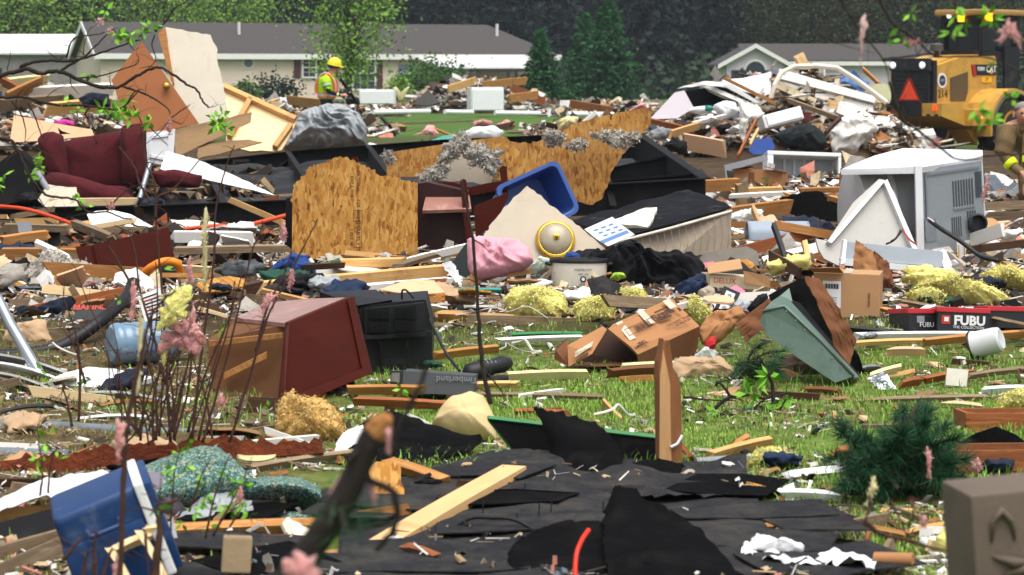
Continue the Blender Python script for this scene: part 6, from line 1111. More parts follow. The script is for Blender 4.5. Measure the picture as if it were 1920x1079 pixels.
for i, (x0, x1) in enumerate(((690, 730), (741, 781))):
    for j, (y0, y1) in enumerate(((579, 600), (604, 625))):
        sl2 = [(x0, y0 - (x0 - 690) * .06, 12.85), (x1, y0 - (x1 - 690) * .06, 12.87), (x1, y1 - (x1 - 690) * .03, 12.87), (x0, y1 - (x0 - 690) * .03, 12.85)]; gp_ = tvp('vent_grille', sl2, (0, .012, 0), blacks)
        for s_ in range(12):
            xx = x0 + 1.5 + (x1 - x0 - 3) * s_ / 11; obj('slat', MB().prism([P(xx, sl2[0][1] + 1, 12.845) - b0, P(xx + 1.1, sl2[0][1] + 1, 12.845) - b0, P(xx + 1.1, sl2[3][1] - 2, 12.845) - b0, P(xx, sl2[3][1] - 2, 12.845) - b0], (0, .006, 0)), tvb, gp_)
for x_ in (712, 762): tvp('moulded_ridge', [(x_, 640, 12.88), (x_ + 3, 640, 12.88), (x_ + 6, 690, 12.9), (x_ + 2, 690, 12.9)], (0, .02, 0))
tvp('lower_ledge', [(668, 630, 12.84), (808, 622, 12.92), (808, 630, 12.92), (668, 638, 12.84)], (0, .05, 0))
cw_ = smoothline([tuple(P(*q) - b0) for q in ((805, 600, 12.9), (820, 630, 12.7), (838, 665, 12.5), (862, 696, 12.3))], 6); obj('power_cord', MB().tube(cw_, .008, 6), blk, tv, smooth=True); cw_ = smoothline([tuple(P(*q) - b0) for q in ((754, 562, 12.95), (754, 546, 12.95), (762, 545, 12.95), (776, 560, 12.95))], 5); obj('aerial_wire', MB().tube(cw_, .006, 6), blk, tv, smooth=True)
sbx = thing('shoe_box', 'flat grey shoe box lying upside down on the grass', 'shoe box', FR(818, 740, 11.9, -4, 4, 1)); k = 11.9 / F; gb = M('charcoal_card', '#46484a', .7, .07, 4, .15, bump=.08)
obj('lid', MB().prism([(-66 * k, 0, 2 * k), (70 * k, 0, 0), (70 * k, .02, 36 * k), (-64 * k, .02, 42 * k)], (0, .22, 0)), gb, sbx); eb = obj('end_flap', MB().prism([(-92 * k, .1, 40 * k), (-66 * k, -.002, 42 * k), (-66 * k, -.002, 2 * k), (-92 * k, .1, 6 * k)], (0, .05, 0)), gb, sbx)
obj('label_sticker', MB().prism([(-88 * k, .085, 36 * k), (-70 * k, .012, 38 * k), (-70 * k, .012, 20 * k), (-88 * k, .085, 20 * k)], (-.002, -.008, 0)), M('pale_sticker', '#a9a5a0', .6, .3, 40), sbx); lettering('Timberland', .045, M('silver_ink', '#8a8c8e', .5), sbx, (38 * k, .004, 29 * k), rot=(90, 180, 0))
sh = thing('shoe', 'black shoe lying in the grass right of the grey shoe box', 'shoe', FR(912, 716, 12.4, 35, 0, 0)); obj('upper', MB().lathe([(.02, 0), (.05, .03), (.055, .1), (.045, .18), (.05, .24), (.03, .29), (.005, .3)], 16, Matrix.Translation((-.14, 0, .05)) @ Matrix.Rotation(R(82), 4, 'Y'), sx=.9), blk, sh, smooth=True); obj('sole', MB().rbox((0, 0, .012), (.3, .09, .025), .01), dark_metal, sh)
for i in range(4): obj('lace', MB().tube([(-.04 + i * .025, -.04, .1), (-.03 + i * .025, 0, .115), (-.02 + i * .025, .04, .1)], .004, 4), grey_p, sh)
pillow('beige_cushion', 'beige fleece cushion standing in the grass behind the roofing felt', 'cushion', [(808, 800), (825, 770), (850, 745), (885, 736), (908, 745), (932, 790), (930, 826), (850, 826)], (870, 824, 10.55), -8, 25, .12, beigecl, .02, 5, rings=14, n=70)
fluff(pillow('tan_batt', 'tan fibreglass batt slumped in front of the cherry chest', 'insulation', [(515, 812), (520, 775), (532, 750), (548, 738), (560, 752), (600, 752), (630, 770), (654, 815), (650, 836), (590, 838), (530, 835)], (585, 832, 10.5), 0, 25, .14, tins, .03, 7, rings=20, n=120, edge=.16), 6000, .013)
bp_ = thing('brick_patterned_box', 'peach box with orange brick pattern behind the television', 'box', FR(770, 567, 15.1, -14, 0, 1)); k = 15.1 / F
obj('top', MB().prism([(-62 * k, 0, 22 * k), (4 * k, 0, 14 * k), (62 * k, .05, 20 * k), (20 * k, .3, 34 * k), (-30 * k, .3, 34 * k)], (0, 0, -.006)), peach, bp_); obj('side', MB().box((32 * k, .05, 8 * k), (60 * k, .02, 17 * k), Matrix.Rotation(R(-2), 3, 'Y')), M('orange_card', '#c8803a', .7), bp_)
for r_ in range(4):
    for i in range(6): obj('printed_brick', MB().box(((5 + i * 9.6 + (r_ % 2) * 4.5) * k, .038, (2.2 + r_ * 4.2) * k), (8.6 * k, .004, 3.4 * k)), M('brick_print', '#d89a50', .7), bp_)
# ---------------------------------------------------------------- yellow insulation, right middle
for pts, at, th, lab in (([(948, 570), (960, 550), (985, 547), (1030, 552), (1060, 565), (1064, 595), (1050, 612), (1010, 616), (970, 606), (950, 590)], (1005, 605, 14.6), .2, 'largest yellow insulation wad left of the open carton'), ([(1072, 590), (1085, 572), (1110, 566), (1140, 563), (1152, 580), (1148, 610), (1110, 618), (1085, 620)], (1112, 612, 14.5), .15, 'yellow insulation wad touching the open carton'), ([(1152, 560), (1170, 548), (1195, 545), (1210, 555), (1212, 580), (1190, 592), (1165, 578)], (1182, 578, 15), .12, 'small yellow insulation wad behind the open carton'),
                         ([(1692, 522), (1705, 512), (1740, 514), (1775, 522), (1800, 540), (1840, 548), (1880, 550), (1888, 570), (1850, 578), (1800, 570), (1760, 556), (1710, 545)], (1790, 560, 15.8), .16, 'long yellow insulation roll in front of the dryer'), ([(1842, 520), (1870, 505), (1900, 508), (1930, 520), (1930, 538), (1880, 535), (1850, 532)], (1885, 528, 16.5), .12, 'yellow insulation wad at the right edge'), ([(1700, 555), (1740, 545), (1775, 560), (1760, 575), (1720, 572)], (1738, 566, 15.3), .1, 'flat yellow insulation wad below the long roll'),
                         ([(1868, 775), (1880, 750), (1905, 742), (1935, 748), (1935, 780), (1890, 782)], (1900, 775, 11.3), .12, 'yellow insulation behind the wood box at the right edge'), ([(1404, 875), (1420, 850), (1440, 846), (1470, 855), (1476, 872), (1460, 886), (1430, 888)], (1440, 880, 9.75), .07, 'ring of yellow insulation on the grass beside grey pipe'), ([(1290, 580), (1300, 556), (1312, 575), (1330, 590), (1340, 605), (1310, 608)], (1312, 595, 14.2), .08, 'yellow insulation peeping over the open carton')):
    fluff(pillow('yellow_insulation', lab, 'insulation', pts, at, 0, 30, th, yins, th * .2, 7, rings=18, n=100, edge=.16), 6000, .014)
def shoebox_red(px, py, d, w, dp, h, yaw, lab, txt, small=None):
    t_ = thing('red_lid_box', lab, 'shoe box', FR(px, py, d, yaw, 6, 2)); obj('box', MB().rbox((0, dp / 2, h / 2), (w, dp, h), .004), M('black_gloss_card', '#26282c', .4, .1, 5, .15, '#6d6a68'), t_)
    ld_ = obj('lid', MB().rbox((0, dp / 2, h + .005), (w + .012, dp + .012, .03), .004), M('red_card', '#c03038', .45, .08, 5, .1), t_)
    if txt: lettering(txt, .075, white_ink, t_, (w * .12, -.003, h * .52), bold=.003); lettering('THE COLLECTION', .022, white_ink, t_, (w * .1, -.003, h * .2)); obj('emblem', MB().box((-w * .34, -.002, h * .55), (.05, .002, .05)), redpaint, t_); obj('emblem_inner', MB().box((-w * .33, -.004, h * .57), (.025, .002, .025)), white_ink, t_)
    if small: lettering(small, .04, white_ink, t_, (w * .1, -.003, h * .3)); obj('sticker', MB().box((-w * .1, -.002, h * .6), (.05, .002, .04)), grey_p, t_)
    return t_
shoebox_red(1732, 620, 14.2, .2, .24, .11, 20, 'dark box with red lid nearest the parcel carton', None, 'FUBU'); shoebox_red(1806, 622, 14.1, .3, .22, .12, -4, 'black shoe box with big white lettering in the middle of its row', 'FUBU'); shoebox_red(1892, 616, 14.2, .26, .24, .11, 8, 'red lidded box at the right edge of its row', None)
# ---------------------------------------------------------------- green metal trough in black felt, cardboard, blanket
bent('roofing_felt', 'black roofing felt draped behind the green metal trough', 'roofing felt', [(1442, 552), (1520, 515), (1640, 720), (1500, 690)], (1550, 650, 13), 4, 30, .008, [felt], .07, 3, n=30)
bent('brown_torn_sheet', 'brown torn sheet folded over the black felt', 'sheet', [(1508, 518), (1535, 522), (1606, 640), (1590, 700)], (1555, 610, 12.75), 8, 22, .01, [card_d], .06, 4)
gt = thing('green_trough', 'pale green dented metal trough lying tilted in the grass', 'trough', Matrix.Translation(P(1520, 700, 12.5))); b0 = gt.matrix_basis.translation; gm = M('pale_green_metal', '#62766a', .4, .12, 4, .35, '#3a463c', 4, bump=.05, metal=.2)
def gtp(nm, pts, vec, m=gm): return obj(nm, MB().prism([P(*q) - b0 for q in pts], vec), m, gt)
gtp('side_wall', [(1424, 604, 12.42), (1432, 584, 12.42), (1470, 574, 12.42), (1540, 640, 12.4), (1601, 706, 12.38), (1566, 718, 12.36), (1500, 674, 12.38), (1440, 630, 12.4)], (.01, .03, 0))
gtp('top_face', [(1430, 584, 12.42), (1446, 566, 12.62), (1464, 554, 12.75), (1478, 560, 12.75), (1612, 708, 12.6), (1601, 707, 12.38), (1470, 574, 12.42)], (0, .01, -.012)); gtp('torn_tip', [(1462, 556, 12.74), (1480, 541, 12.78), (1486, 566, 12.74)], (0, .01, 0))
for i in range(8):
    u = i / 7; obj('rivet', MB().lathe([(.006, 0), (.004, .005)], 8, Matrix.Translation(P(1474 + 120 * u, 584 + 122 * u, 12.4 - .03 * u) - b0 + Vector((0, -.006, 0))) @ Matrix.Rotation(R(90), 4, 'X')), galv, gt)
obj('rolled_edge', MB().tube([P(1430, 584, 12.42) - b0, P(1470, 574, 12.42) - b0, P(1540, 640, 12.4) - b0, P(1601, 706, 12.38) - b0], .009, 8), gm, gt, smooth=True)
obj('inner_wall', MB().prism([P(x, y, d) - b0 for x, y, d in ((1482, 562, 12.78), (1500, 568, 12.85), (1622, 716, 12.7), (1612, 712, 12.62))], (0, .01, 0)), blacks, gt)
pillow('brown_fill', 'brown matted filling spilling under the green trough', 'filling', [(1458, 700), (1465, 672), (1490, 662), (1520, 680), (1540, 705), (1500, 712)], (1498, 705, 12.9), 0, 30, .08, M('brown_mat', '#5a4a3c', .95, .3, 14, .3, bump=.6), .05, 9, edge=.2)
bent('brown_card_sheet', 'dark brown cardboard sheet beside the green trough', 'cardboard', [(1378, 610), (1452, 556), (1470, 590), (1400, 640)], (1425, 605, 13.4), 0, 30, .006, [card_d], .05, 4)
for pts, at, m, lab in (([(1310, 625), (1325, 600), (1350, 582), (1390, 580), (1400, 595), (1370, 620), (1340, 640), (1318, 648)], (1352, 620, 13.6), card, 'crumpled brown cardboard right of the open carton'), ([(1322, 655), (1330, 640), (1345, 642), (1345, 662), (1330, 668)], (1335, 655, 13.2), M('bright_red_cloth', '#b81a1c', .7), 'bright red scrap right of the open carton'), ([(1302, 672), (1320, 660), (1345, 662), (1340, 680), (1310, 682)], (1322, 674, 13.2), white_c, 'white rag right of the open carton'),
                        ([(1255, 690), (1275, 676), (1310, 672), (1345, 668), (1360, 680), (1388, 700), (1396, 712), (1330, 716), (1262, 715)], (1325, 708, 12.75), tancl, 'tan blanket lying on the grass below the open carton'), ([(1310, 548), (1330, 540), (1340, 550), (1335, 565), (1318, 568)], (1325, 556, 15.4), M('beige_sock', '#a89a88', .9), 'beige sock beside the video cassette'), ([(1362, 590), (1385, 565), (1410, 570), (1405, 590), (1380, 600)], (1385, 585, 14.6), M('clear_film', '#a8aeb2', .3), 'clear plastic film beside the video cassette'), ([(1405, 580), (1420, 560), (1442, 556), (1440, 580), (1418, 592)], (1424, 575, 14.4), blackcl, 'black cloth at the top of the brown cardboard sheet')):
    pillow('soft_scrap', lab, 'cloth' if m in (tancl, blackcl) else 'scrap', pts, at, 0, 35, .07, m, .05, 8, rings=10, n=60, ridged=m in (tancl,))
panel('pink_leaflet', 'pink leaflet lying behind the video cassette', 'leaflet', [(1360, 545), (1380, 535), (1398, 546), (1385, 556), (1365, 553)], (1380, 547, 15.6), 0, 60, 0, .004, pinkp); panel('red_carton', 'small red and white packet above the printed carton', 'packet', [(1302, 496), (1338, 490), (1340, 500), (1305, 505)], (1320, 498, 17.2), 0, 30, 0, .03, [pinkp, paper])
pt = thing('cooking_pot', 'white enamel pot lying on its side in the grass', 'pot', FR(1826, 648, 13.45, -28, 0, 0) @ Matrix.Rotation(R(74), 4, 'Y')); k = 13.45 / F
obj('body', MB().lathe([(.02, .16), (.055, .165), (.068, .155), (.072, .13), (.075, .02), (.08, 0), (.08, -.012), (.07, -.012), (.066, .02), (.06, .14)], 30), M('pot_enamel', '#cfd0d0', .35, .05, 4, .1), pt, smooth=40); obj('rim', MB().lathe([(.08, -.016), (.084, -.008), (.08, 0)], 30), blk, pt); obj('handle', MB().tube([(.06, -.05, .02), (.1, -.03, .02), (.1, .03, .02), (.06, .05, .02)], .008, 6), blk, pt)
panel('white_tile', 'square white tile standing in the grass at the right', 'tile', [(1776, 690), (1816, 694), (1812, 726), (1773, 722)], (1795, 726, 12.35), 8, 14, 0, .012, M('tile_white', '#d9d4c4', .5))
bent('metal_scrap', 'grey bent metal scrap at the tip of the green trough', 'metal', [(1628, 706), (1655, 700), (1682, 732), (1650, 728)], (1655, 718, 12.3), 0, 50, .004, [galv], .03, 8)
# ================================================================ foreground, 7 to 11 m
# torn roof section lying flat: felt base with its shingle strips still on it
rs = thing('roof_section', 'torn dark roof section with loose shingles lying in the foreground', 'roof section', Matrix.Translation(P(1020, 1000, 8.4))); b0 = rs.matrix_basis.translation
cor = [P(690, 880, 9.7), P(1400, 880, 9.7), P(1470, 1110, 7.35), P(600, 1110, 7.35)]
def roofz(X, Y): return .05 + .05 * noise.fractal(Vector((X * 1.3, Y * 1.3, 4)), 1, 2, 3)
def rf_(u, v):
    q = (cor[0] * (1 - u) + cor[1] * u) * (1 - v) + (cor[3] * (1 - u) + cor[2] * u) * v
    q = q + Vector((.05 * noise.noise(Vector((u * 12, v * 3, 1))) * (1 if u < .05 or u > .95 else 0), .1 * noise.noise(Vector((u * 16, 7, 1))) * (v < .05), 0)); q.z = roofz(q.x, q.y); return q - b0
obj('felt_base', MB().grid(rf_, 60, 40, 0, (0, 0, -.012)), shing, rs, smooth=True)
rg = random.Random(5)
for r_ in range(8):
    Y = 7.35 + r_ * .29
    for c_ in range(6):
        X = -.95 + c_ * .36 + (r_ % 2) * .18 + rg.uniform(-.03, .03)
        if rg.random() < .5: continue
        w_, l_ = rg.uniform(.3, .6), rg.uniform(.26, .36); lift = max(0, rg.gauss(.0, .003)); an = rg.gauss(0, .3) + (rg.gauss(0, .5) if rg.random() < .12 else 0)
        pts = []
        for ux, uy in ((-.5, -.5), (0, -.5), (.5, -.5), (.5, .5), (0, .5), (-.5, .5)):
            x_, y_ = ux * w_ * rg.uniform(.9, 1.05), uy * l_ * rg.uniform(.85, 1.1); xx, yy = X + x_ * math.cos(an) - y_ * math.sin(an), Y + x_ * math.sin(an) + y_ * math.cos(an)
            pts.append(Vector((xx, yy, roofz(xx, yy) + .008 + r_ * .0006 + (lift * 2.2 if uy < 0 else 0))) - b0)
        obj('shingle', MB().prism(pts, (0, 0, -.005)), shing if rg.random() < .8 else felt, rs)
for (px, py) in ((983, 930), (1010, 975), (1033, 970), (968, 990), (905, 960), (860, 905), (1130, 970)):
    q = P(px, py, D(py) - .25); q.z = roofz(q.x, q.y); obj('nail', MB().tube([q - b0, q - b0 + Vector((.003, 0, .045))], .0025, 5), blk, rs)
def flap(name, label, pts3, nu=26, nv=18, m=felt, amp=.03, fr_=4, thick=.008, sag=0, cat='roofing felt'):
    """sheet through a 3 by 3 or 2 by n lattice of (px, py, d) rows"""
    rows = [[P(*q) for q in row] for row in pts3]; base = sum((q for r_ in rows for q in r_), Vector()) / sum(len(r_) for r_ in rows); sm = [smoothline([tuple(q) for q in r_], 12) for r_ in rows]
    def at(l, u): x = u * (len(l) - 1); i = min(int(x), len(l) - 2); return l[i].lerp(l[i + 1], x - i)
    def fn(u, v):
        col = smoothline([tuple(at(l, u)) for l in sm], 8) if len(sm) > 2 else [at(sm[0], u), at(sm[1], u)]
        q = at(col, v); n_ = noise.fractal(Vector((q.x * fr_, q.y * fr_, q.z * fr_)), 1, 2, 3) * amp
        ed = .02 * noise.noise(Vector((u * 14, v * 14, 5))) * (v < .02 or v > .98 or u < .02 or u > .98)
        return q + Vector((ed, -n_ * .6, n_ * .8 + ed)) - base
    return obj(name, MB().grid(fn, nu, nv, 0, (0, thick, -thick * .5)), m, None, Matrix.Translation(base), 40, label=label, cat=cat)
flap('felt_flap', 'large black felt flap folded up at the bottom centre', [[(1150, 918, 8.3), (1168, 912, 8.2), (1255, 962, 8.0), (1330, 1010, 7.8), (1400, 1095, 7.4)], [(1130, 980, 7.9), (1160, 985, 7.8), (1220, 1030, 7.6), (1290, 1060, 7.45), (1340, 1100, 7.3)], [(1140, 1080, 7.3), (1160, 1095, 7.3), (1190, 1100, 7.25), (1230, 1105, 7.2), (1270, 1110, 7.2)]], 34, 24, felt, .012)
flap('felt_sheet', 'dark felt sheet curling open left of the large black flap', [[(945, 1072, 7.6), (965, 1020, 7.75), (1010, 992, 7.9), (1085, 973, 7.95), (1150, 975, 8.0)], [(940, 1100, 7.3), (980, 1090, 7.35), (1040, 1085, 7.4), (1100, 1080, 7.4), (1160, 1090, 7.4)]], 30, 16, felt, .015)
w = smoothline([tuple(P(*q)) for q in ((1104, 994, 7.25), (1090, 1015, 7.2), (1080, 1045, 7.15), (1078, 1100, 7.1))], 6); world('red_wire', MB().tube(w, .0075, 7), M('red_wire', '#e02c10', .4, .04, 4, 0, bump=0), w[0], True, label='bright red wire curving out of the black felt', cat='wire')
flap('felt_curl', 'black felt curl standing behind the pale lumber', [[(1000, 762, 9.9), (1040, 772, 9.9), (1085, 786, 9.85), (1125, 800, 9.8), (1165, 840, 9.7)], [(1030, 830, 9.75), (1060, 840, 9.6), (1090, 845, 9.55), (1130, 855, 9.5), (1168, 870, 9.5)], [(1020, 900, 9.6), (1060, 910, 9.3), (1090, 915, 9.2), (1130, 912, 9.2), (1160, 900, 9.3)]], 28, 20, felt, .02)
flap('felt_drape', 'black felt draped left of the beige cushion', [[(640, 832, 10.2), (690, 790, 10.4), (740, 770, 10.5), (800, 792, 10.4), (905, 826, 10.1)], [(640, 868, 9.8), (700, 872, 9.7), (760, 872, 9.7), (820, 860, 9.75), (880, 848, 9.85)]], 30, 16, felt, .03)
flap('felt_strip', 'grey roofing strip curving above the pale lumber', [[(860, 862, 9.75), (920, 846, 9.85), (985, 840, 9.85), (1040, 845, 9.75)], [(850, 895, 9.4), (930, 880, 9.5), (1000, 874, 9.5), (1060, 880, 9.45)]], 24, 12, shing, .015)
flap('roof_fold', 'grey roof sheet fold at the right of the torn roof', [[(1160, 905, 9.3), (1225, 892, 9.4), (1300, 895, 9.4), (1380, 905, 9.35)], [(1130, 925, 9.0), (1220, 930, 8.9), (1300, 930, 8.9), (1395, 932, 8.95)]], 24, 14, shing, .03)
flap('felt_tail', 'black felt scrap at the right end of the green edged board', [[(1165, 868, 9.6), (1240, 862, 9.65), (1328, 890, 9.5)], [(1180, 900, 9.35), (1250, 898, 9.35), (1326, 896, 9.42)]], 20, 8, felt, .012)
ge_ = panel('green_edged_board', 'black board with green painted edge behind the felt curl', 'board', [(914, 784), (920, 782), (1080, 800), (1246, 822), (1246, 872), (1100, 862), (960, 842)], (1080, 850, 10.0), 2, 40, 0, .02, [felt, M('green_paint', '#1f7a3c', .5)])
q = on_plane(ge_.matrix_basis, [(914, 782), (1246, 820), (1246, 826), (916, 788)]); obj('green_edge', MB().prism([v + Vector((0, -.012, 0)) for v in q], (0, .03, 0)), M('green_paint', '#1f7a3c', .5), ge_)
plank('lumber', 'pale clean stud lying diagonally across the torn roof', 'lumber', (715, 1028, 8.0), (965, 884, 9.35), .045, .1, 0, M('fresh_pine', '#e0b57c', .65, .1, 3, .12, '#8c6236', 4, bump=.2, stretch=(1, 9, 9)), .006)
pts_ = [(1238, 870), (1235, 700), (1240, 660), (1244, 636), (1250, 655), (1256, 640), (1262, 690), (1276, 720), (1280, 866)]
bp2 = panel('broken_post', 'splintered broken wooden post standing upright in the grass', 'post', pts_, (1258, 866, 9.75), 12, 2, 0, .07, M('post_wood', '#8a5832', .75, .25, 4, .25, '#4a3020', 4, bump=.4, stretch=(8, 8, .8)), .006, [1, 2, 3, 4, 5, 6], .03)
q = on_plane(bp2.matrix_basis, [(1236, 860), (1237, 705), (1243, 655), (1252, 700), (1256, 720), (1258, 864)]); obj('pale_split_face', MB().prism([v + Vector((0, -.006, 0)) for v in q], (0, .008, 0)), M('split_wood', '#c79a66', .75, .2, 4, .2, '#6a4a2c', 5, bump=.5, stretch=(9, 9, .8)), bp2); obj('white_tie', MB().tube([on_plane(bp2.matrix_basis, [(1256, 838)])[0] + Vector((0, -.014, 0)), on_plane(bp2.matrix_basis, [(1268, 832)])[0] + Vector((0, -.014, 0)), on_plane(bp2.matrix_basis, [(1278, 816)])[0] + Vector((0, -.01, 0))], .006, 6), white_c, bp2)
FP = [((735, 878, 9.6), (842, 915, 9.3), .1, pine_or, 'orange strand board scrap left of the pale lumber'), ((1330, 856, 9.9), (1445, 828, 10.2), .05, pine, 'thin pale lath right of the broken post'), ((1370, 845, 10), (1396, 826, 10.2), .05, pine_or, 'short orange chip crossing the thin pale lath'), ((1275, 836, 10), (1300, 866, 9.8), .04, redwd, 'brown splinter leaning on the broken post'),
      ((1648, 966, 8.75), (1795, 975, 8.7), .055, pine, 'pale split lumber below the pine bough'), ((1595, 992, 8.5), (1690, 1008, 8.35), .045, pine_or, 'orange broken board in front of the pine bough'), ((1700, 1004, 8.4), (1770, 990, 8.5), .04, pine, 'pale splinter right of the orange broken board'), ((1480, 1000, 8.3), (1550, 990, 8.4), .04, peach, 'peach coloured splinter on the black shingle'), ((1400, 1000, 8.3), (1445, 990, 8.4), .03, pine_or, 'orange wood chip on the right edge of the torn roof'),
      ((470, 880, 9.6), (665, 852, 9.9), .04, oldw, 'thin trim board over the carpet pad'), ((330, 1002, 8.25), (592, 992, 8.35), .07, pine_or, 'orange timber under the carpet pad rolls'), ((755, 1022, 7.85), (815, 1042, 7.75), .012, redwd, 'thin dark splinter across the end of the pale lumber'),
      ((210, 1036, 7.2), (278, 1008, 7.3), .03, palew, 'pale stick lying over the blue cooler'), ((262, 1000, 7.25), (308, 1082, 7.1), .03, palew, 'pale stick standing at the corner of the blue cooler'), ((250, 1000, 7.3), (282, 994, 7.3), .028, palew, 'short pale stick end at the top of the blue cooler'), ((205, 1030, 7.2), (240, 1090, 7.05), .028, palew, 'pale stick slanting down the front of the blue cooler'),
      ((812, 668, 13.2), (930, 655, 13.4), .05, pine_or, 'orange board right of the television'), ((800, 596, 14.6), (965, 606, 14.5), .1, pine, 'wide pale board behind the television'), ((805, 615, 14.4), (900, 622, 14.4), .06, oldw, 'weathered board under the wide pale board'), ((660, 732, 11.9), (790, 732, 11.9), .05, pine_or, 'orange lath left of the grey shoe box'), ((880, 724, 12.1), (970, 722, 12.1), .035, pine, 'pale lath right of the grey shoe box'), ((665, 752, 11.5), (845, 762, 11.4), .045, redwd, 'reddish lath in front of the grey shoe box'), ((870, 740, 11.9), (1125, 745, 11.8), .02, oldw, 'long thin lath in the grass behind the cushion'), ((965, 772, 11.3), (1060, 776, 11.2), .025, redwd, 'thin reddish strip in the grass behind the felt curl'), ((1170, 690, 12.8), (1290, 686, 12.9), .05, M('pale_foam', '#e0d49a', .9), 'yellow edged board below the open carton'), ((1145, 700, 12.6), (1240, 694, 12.7), .05, card_d, 'brown torn strip in front of the open carton'),
      ((820, 546, 15.6), (935, 545, 15.7), .025, tealp, 'teal rod behind the yellow insulation'), ((950, 630, 14), (1090, 628, 14.1), .03, M('green_paint', '#1f7a3c', .5), 'dark green strip under the yellow insulation'), ((930, 640, 13.8), (1090, 634, 13.9), .03, whitep, 'grey white strip under the dark green one'), ((1605, 632, 13.9), (1830, 630, 14), .05, white_c, 'long white gutter strip behind the pot'), ((1600, 645, 13.7), (1730, 640, 13.8), .03, pine, 'long pale lath below the white gutter strip'), ((1735, 642, 13.7), (1930, 626, 14), .05, pine_or, 'brown lath running behind the pot'), ((1595, 618, 14.1), (1695, 630, 14), .04, blk, 'black angle bar beside the parcel carton'), ((1690, 565, 15), (1930, 612, 13.9), .02, oldw, 'thin lath leaning across the red lidded boxes'), ((1655, 580, 14.8), (1720, 600, 14.5), .03, pine, 'pale lath between the parcel carton and red lidded box'),
      ((1690, 722, 12.3), (1725, 716, 12.4), .05, redwd, 'reddish block left of the white tile'), ((1730, 714, 12.4), (1820, 700, 12.6), .045, redwd, 'reddish board behind the white tile'), ((1815, 706, 12.5), (1920, 694, 12.7), .03, oldw, 'weathered lath right of the white tile'), ((1630, 708, 12.5), (1685, 692, 12.7), .05, palew, 'pale chip board scrap beside the metal scrap'), ((1610, 752, 11.7), (1850, 745, 11.8), .02, oldw, 'faint old lath in the grass below the tile'), ((1770, 756, 11.6), (1840, 762, 11.5), .015, palew, 'thin pale stick in the grass below the tile'), ((1845, 735, 12), (1930, 732, 12), .05, white_c, 'white gutter end at the right edge'), ((1505, 732, 12.1), (1575, 736, 12), .035, card_d, 'brown cardboard tube lying below the green trough'), ((1665, 660, 13.2), (1725, 660, 13.2), .05, peach, 'flat peach scrap in the grass right of the trough'), ((1570, 850, 9.9), (1595, 856, 9.9), .06, redwd, 'reddish timber end behind the pine bough'),
      ((1590, 880, 9.5), (1480, 892, 9.4), .03, white_c, 'white strip left of the pine bough'), ((1460, 926, 9), (1570, 932, 8.95), .035, white_c, 'white trim below the yellow insulation ring'), ((960, 706, 12.4), (1100, 702, 12.5), .05, M('pale_foam', '#e0d49a', .9), 'torn yellow faced strip in the grass below the insulation')]
for a, b, w_, m, lab in FP: plank('loose_lath', lab, 'plank', a, b, w_, .02 if w_ < .06 else .035, 35, m, .03)
pipe('grey_pipe', 'short grey plastic pipe lying right of the broken post', 'pipe', [(1305, 868, 9.7), (1412, 860, 9.8)], .02, grey_p, 12)
def woodbox(name, lab, px, py, d, w_, h_, yaw=0):
    t_ = thing(name, lab, 'wooden box', FR(px, py, d, yaw, 3)); n = 3
    for i in range(n): obj('board', plankmesh(w_, h_ / n - .006, .02, random.Random(i + px), .004).__class__().box((0, 0, h_ / n * (i + .5)), (w_, .022, h_ / n - .005)), redwd, t_)
    obj('end_board', MB().box((-w_ / 2 + .011, .12, h_ / 2), (.02, .22, h_)), redwd, t_); obj('back_board', MB().box((0, .24, h_ / 2), (w_, .02, h_)), redwd, t_); return t_
woodbox('wooden_crate', 'open wooden box at the right edge beside yellow insulation', 1885, 812, 10.8, .36, .09, 2); woodbox('wooden_crate', 'striped reddish wooden box right of the pine bough', 1870, 905, 9.5, .36, .13, 4)
panel('felt_triangle', 'black triangular felt piece over the striped wooden box', 'roofing felt', [(1794, 832), (1830, 812), (1868, 800), (1905, 815), (1935, 838), (1935, 848), (1830, 850)], (1865, 835, 9.9), 0, 35, 0, .008, felt); panel('white_paper_sheet', 'white torn sheet beside the black triangular felt', 'paper', [(1755, 845), (1770, 820), (1800, 835), (1830, 850), (1760, 855)], (1790, 842, 10), 0, 55, 0, .004, paper)
sp2 = panel('shingle_slab', 'thick black shingle slab in front of the pine bough', 'shingle', [(1480, 985), (1498, 960), (1520, 942), (1560, 950), (1640, 985), (1665, 1010), (1620, 1012), (1550, 1000)], (1570, 985, 8.45), 0, 62, 0, .03, shing); panel('shingle_sheet', 'flat black shingle sheet below the thick slab', 'shingle', [(1470, 1018), (1560, 1008), (1650, 1020), (1660, 1040), (1560, 1048), (1460, 1040)], (1560, 1030, 8.05), 0, 84, 0, .012, shing)
flap('plastic_strip', 'crumpled white plastic strip at the bottom right', [[(1395, 1018, 7.9), (1440, 1010, 8), (1500, 1040, 7.8), (1560, 1034, 7.8), (1642, 1048, 7.7)], [(1390, 1046, 7.7), (1440, 1052, 7.6), (1510, 1058, 7.55), (1570, 1056, 7.55), (1640, 1062, 7.5)]], 34, 12, white_c, .05, 14, cat='plastic'); pillow('white_wad', 'white foam wad on the crumpled plastic strip', 'foam', [(1402, 1030), (1410, 1010), (1440, 1006), (1470, 1012), (1510, 1025), (1508, 1038), (1440, 1040)], (1452, 1028, 7.8), 0, 30, .05, white_c, .03, 14, edge=.2)
panel('white_card', 'white card scrap left of the pine bough', 'card', [(1455, 935), (1470, 912), (1488, 905), (1496, 940), (1470, 942)], (1478, 932, 9), 0, 35, 0, .005, paper); panel('peach_chip', 'peach board chip beside the white card scrap', 'board', [(1448, 945), (1480, 938), (1508, 945), (1500, 958), (1470, 955)], (1478, 948, 8.8), 0, 70, 0, .012, peach)
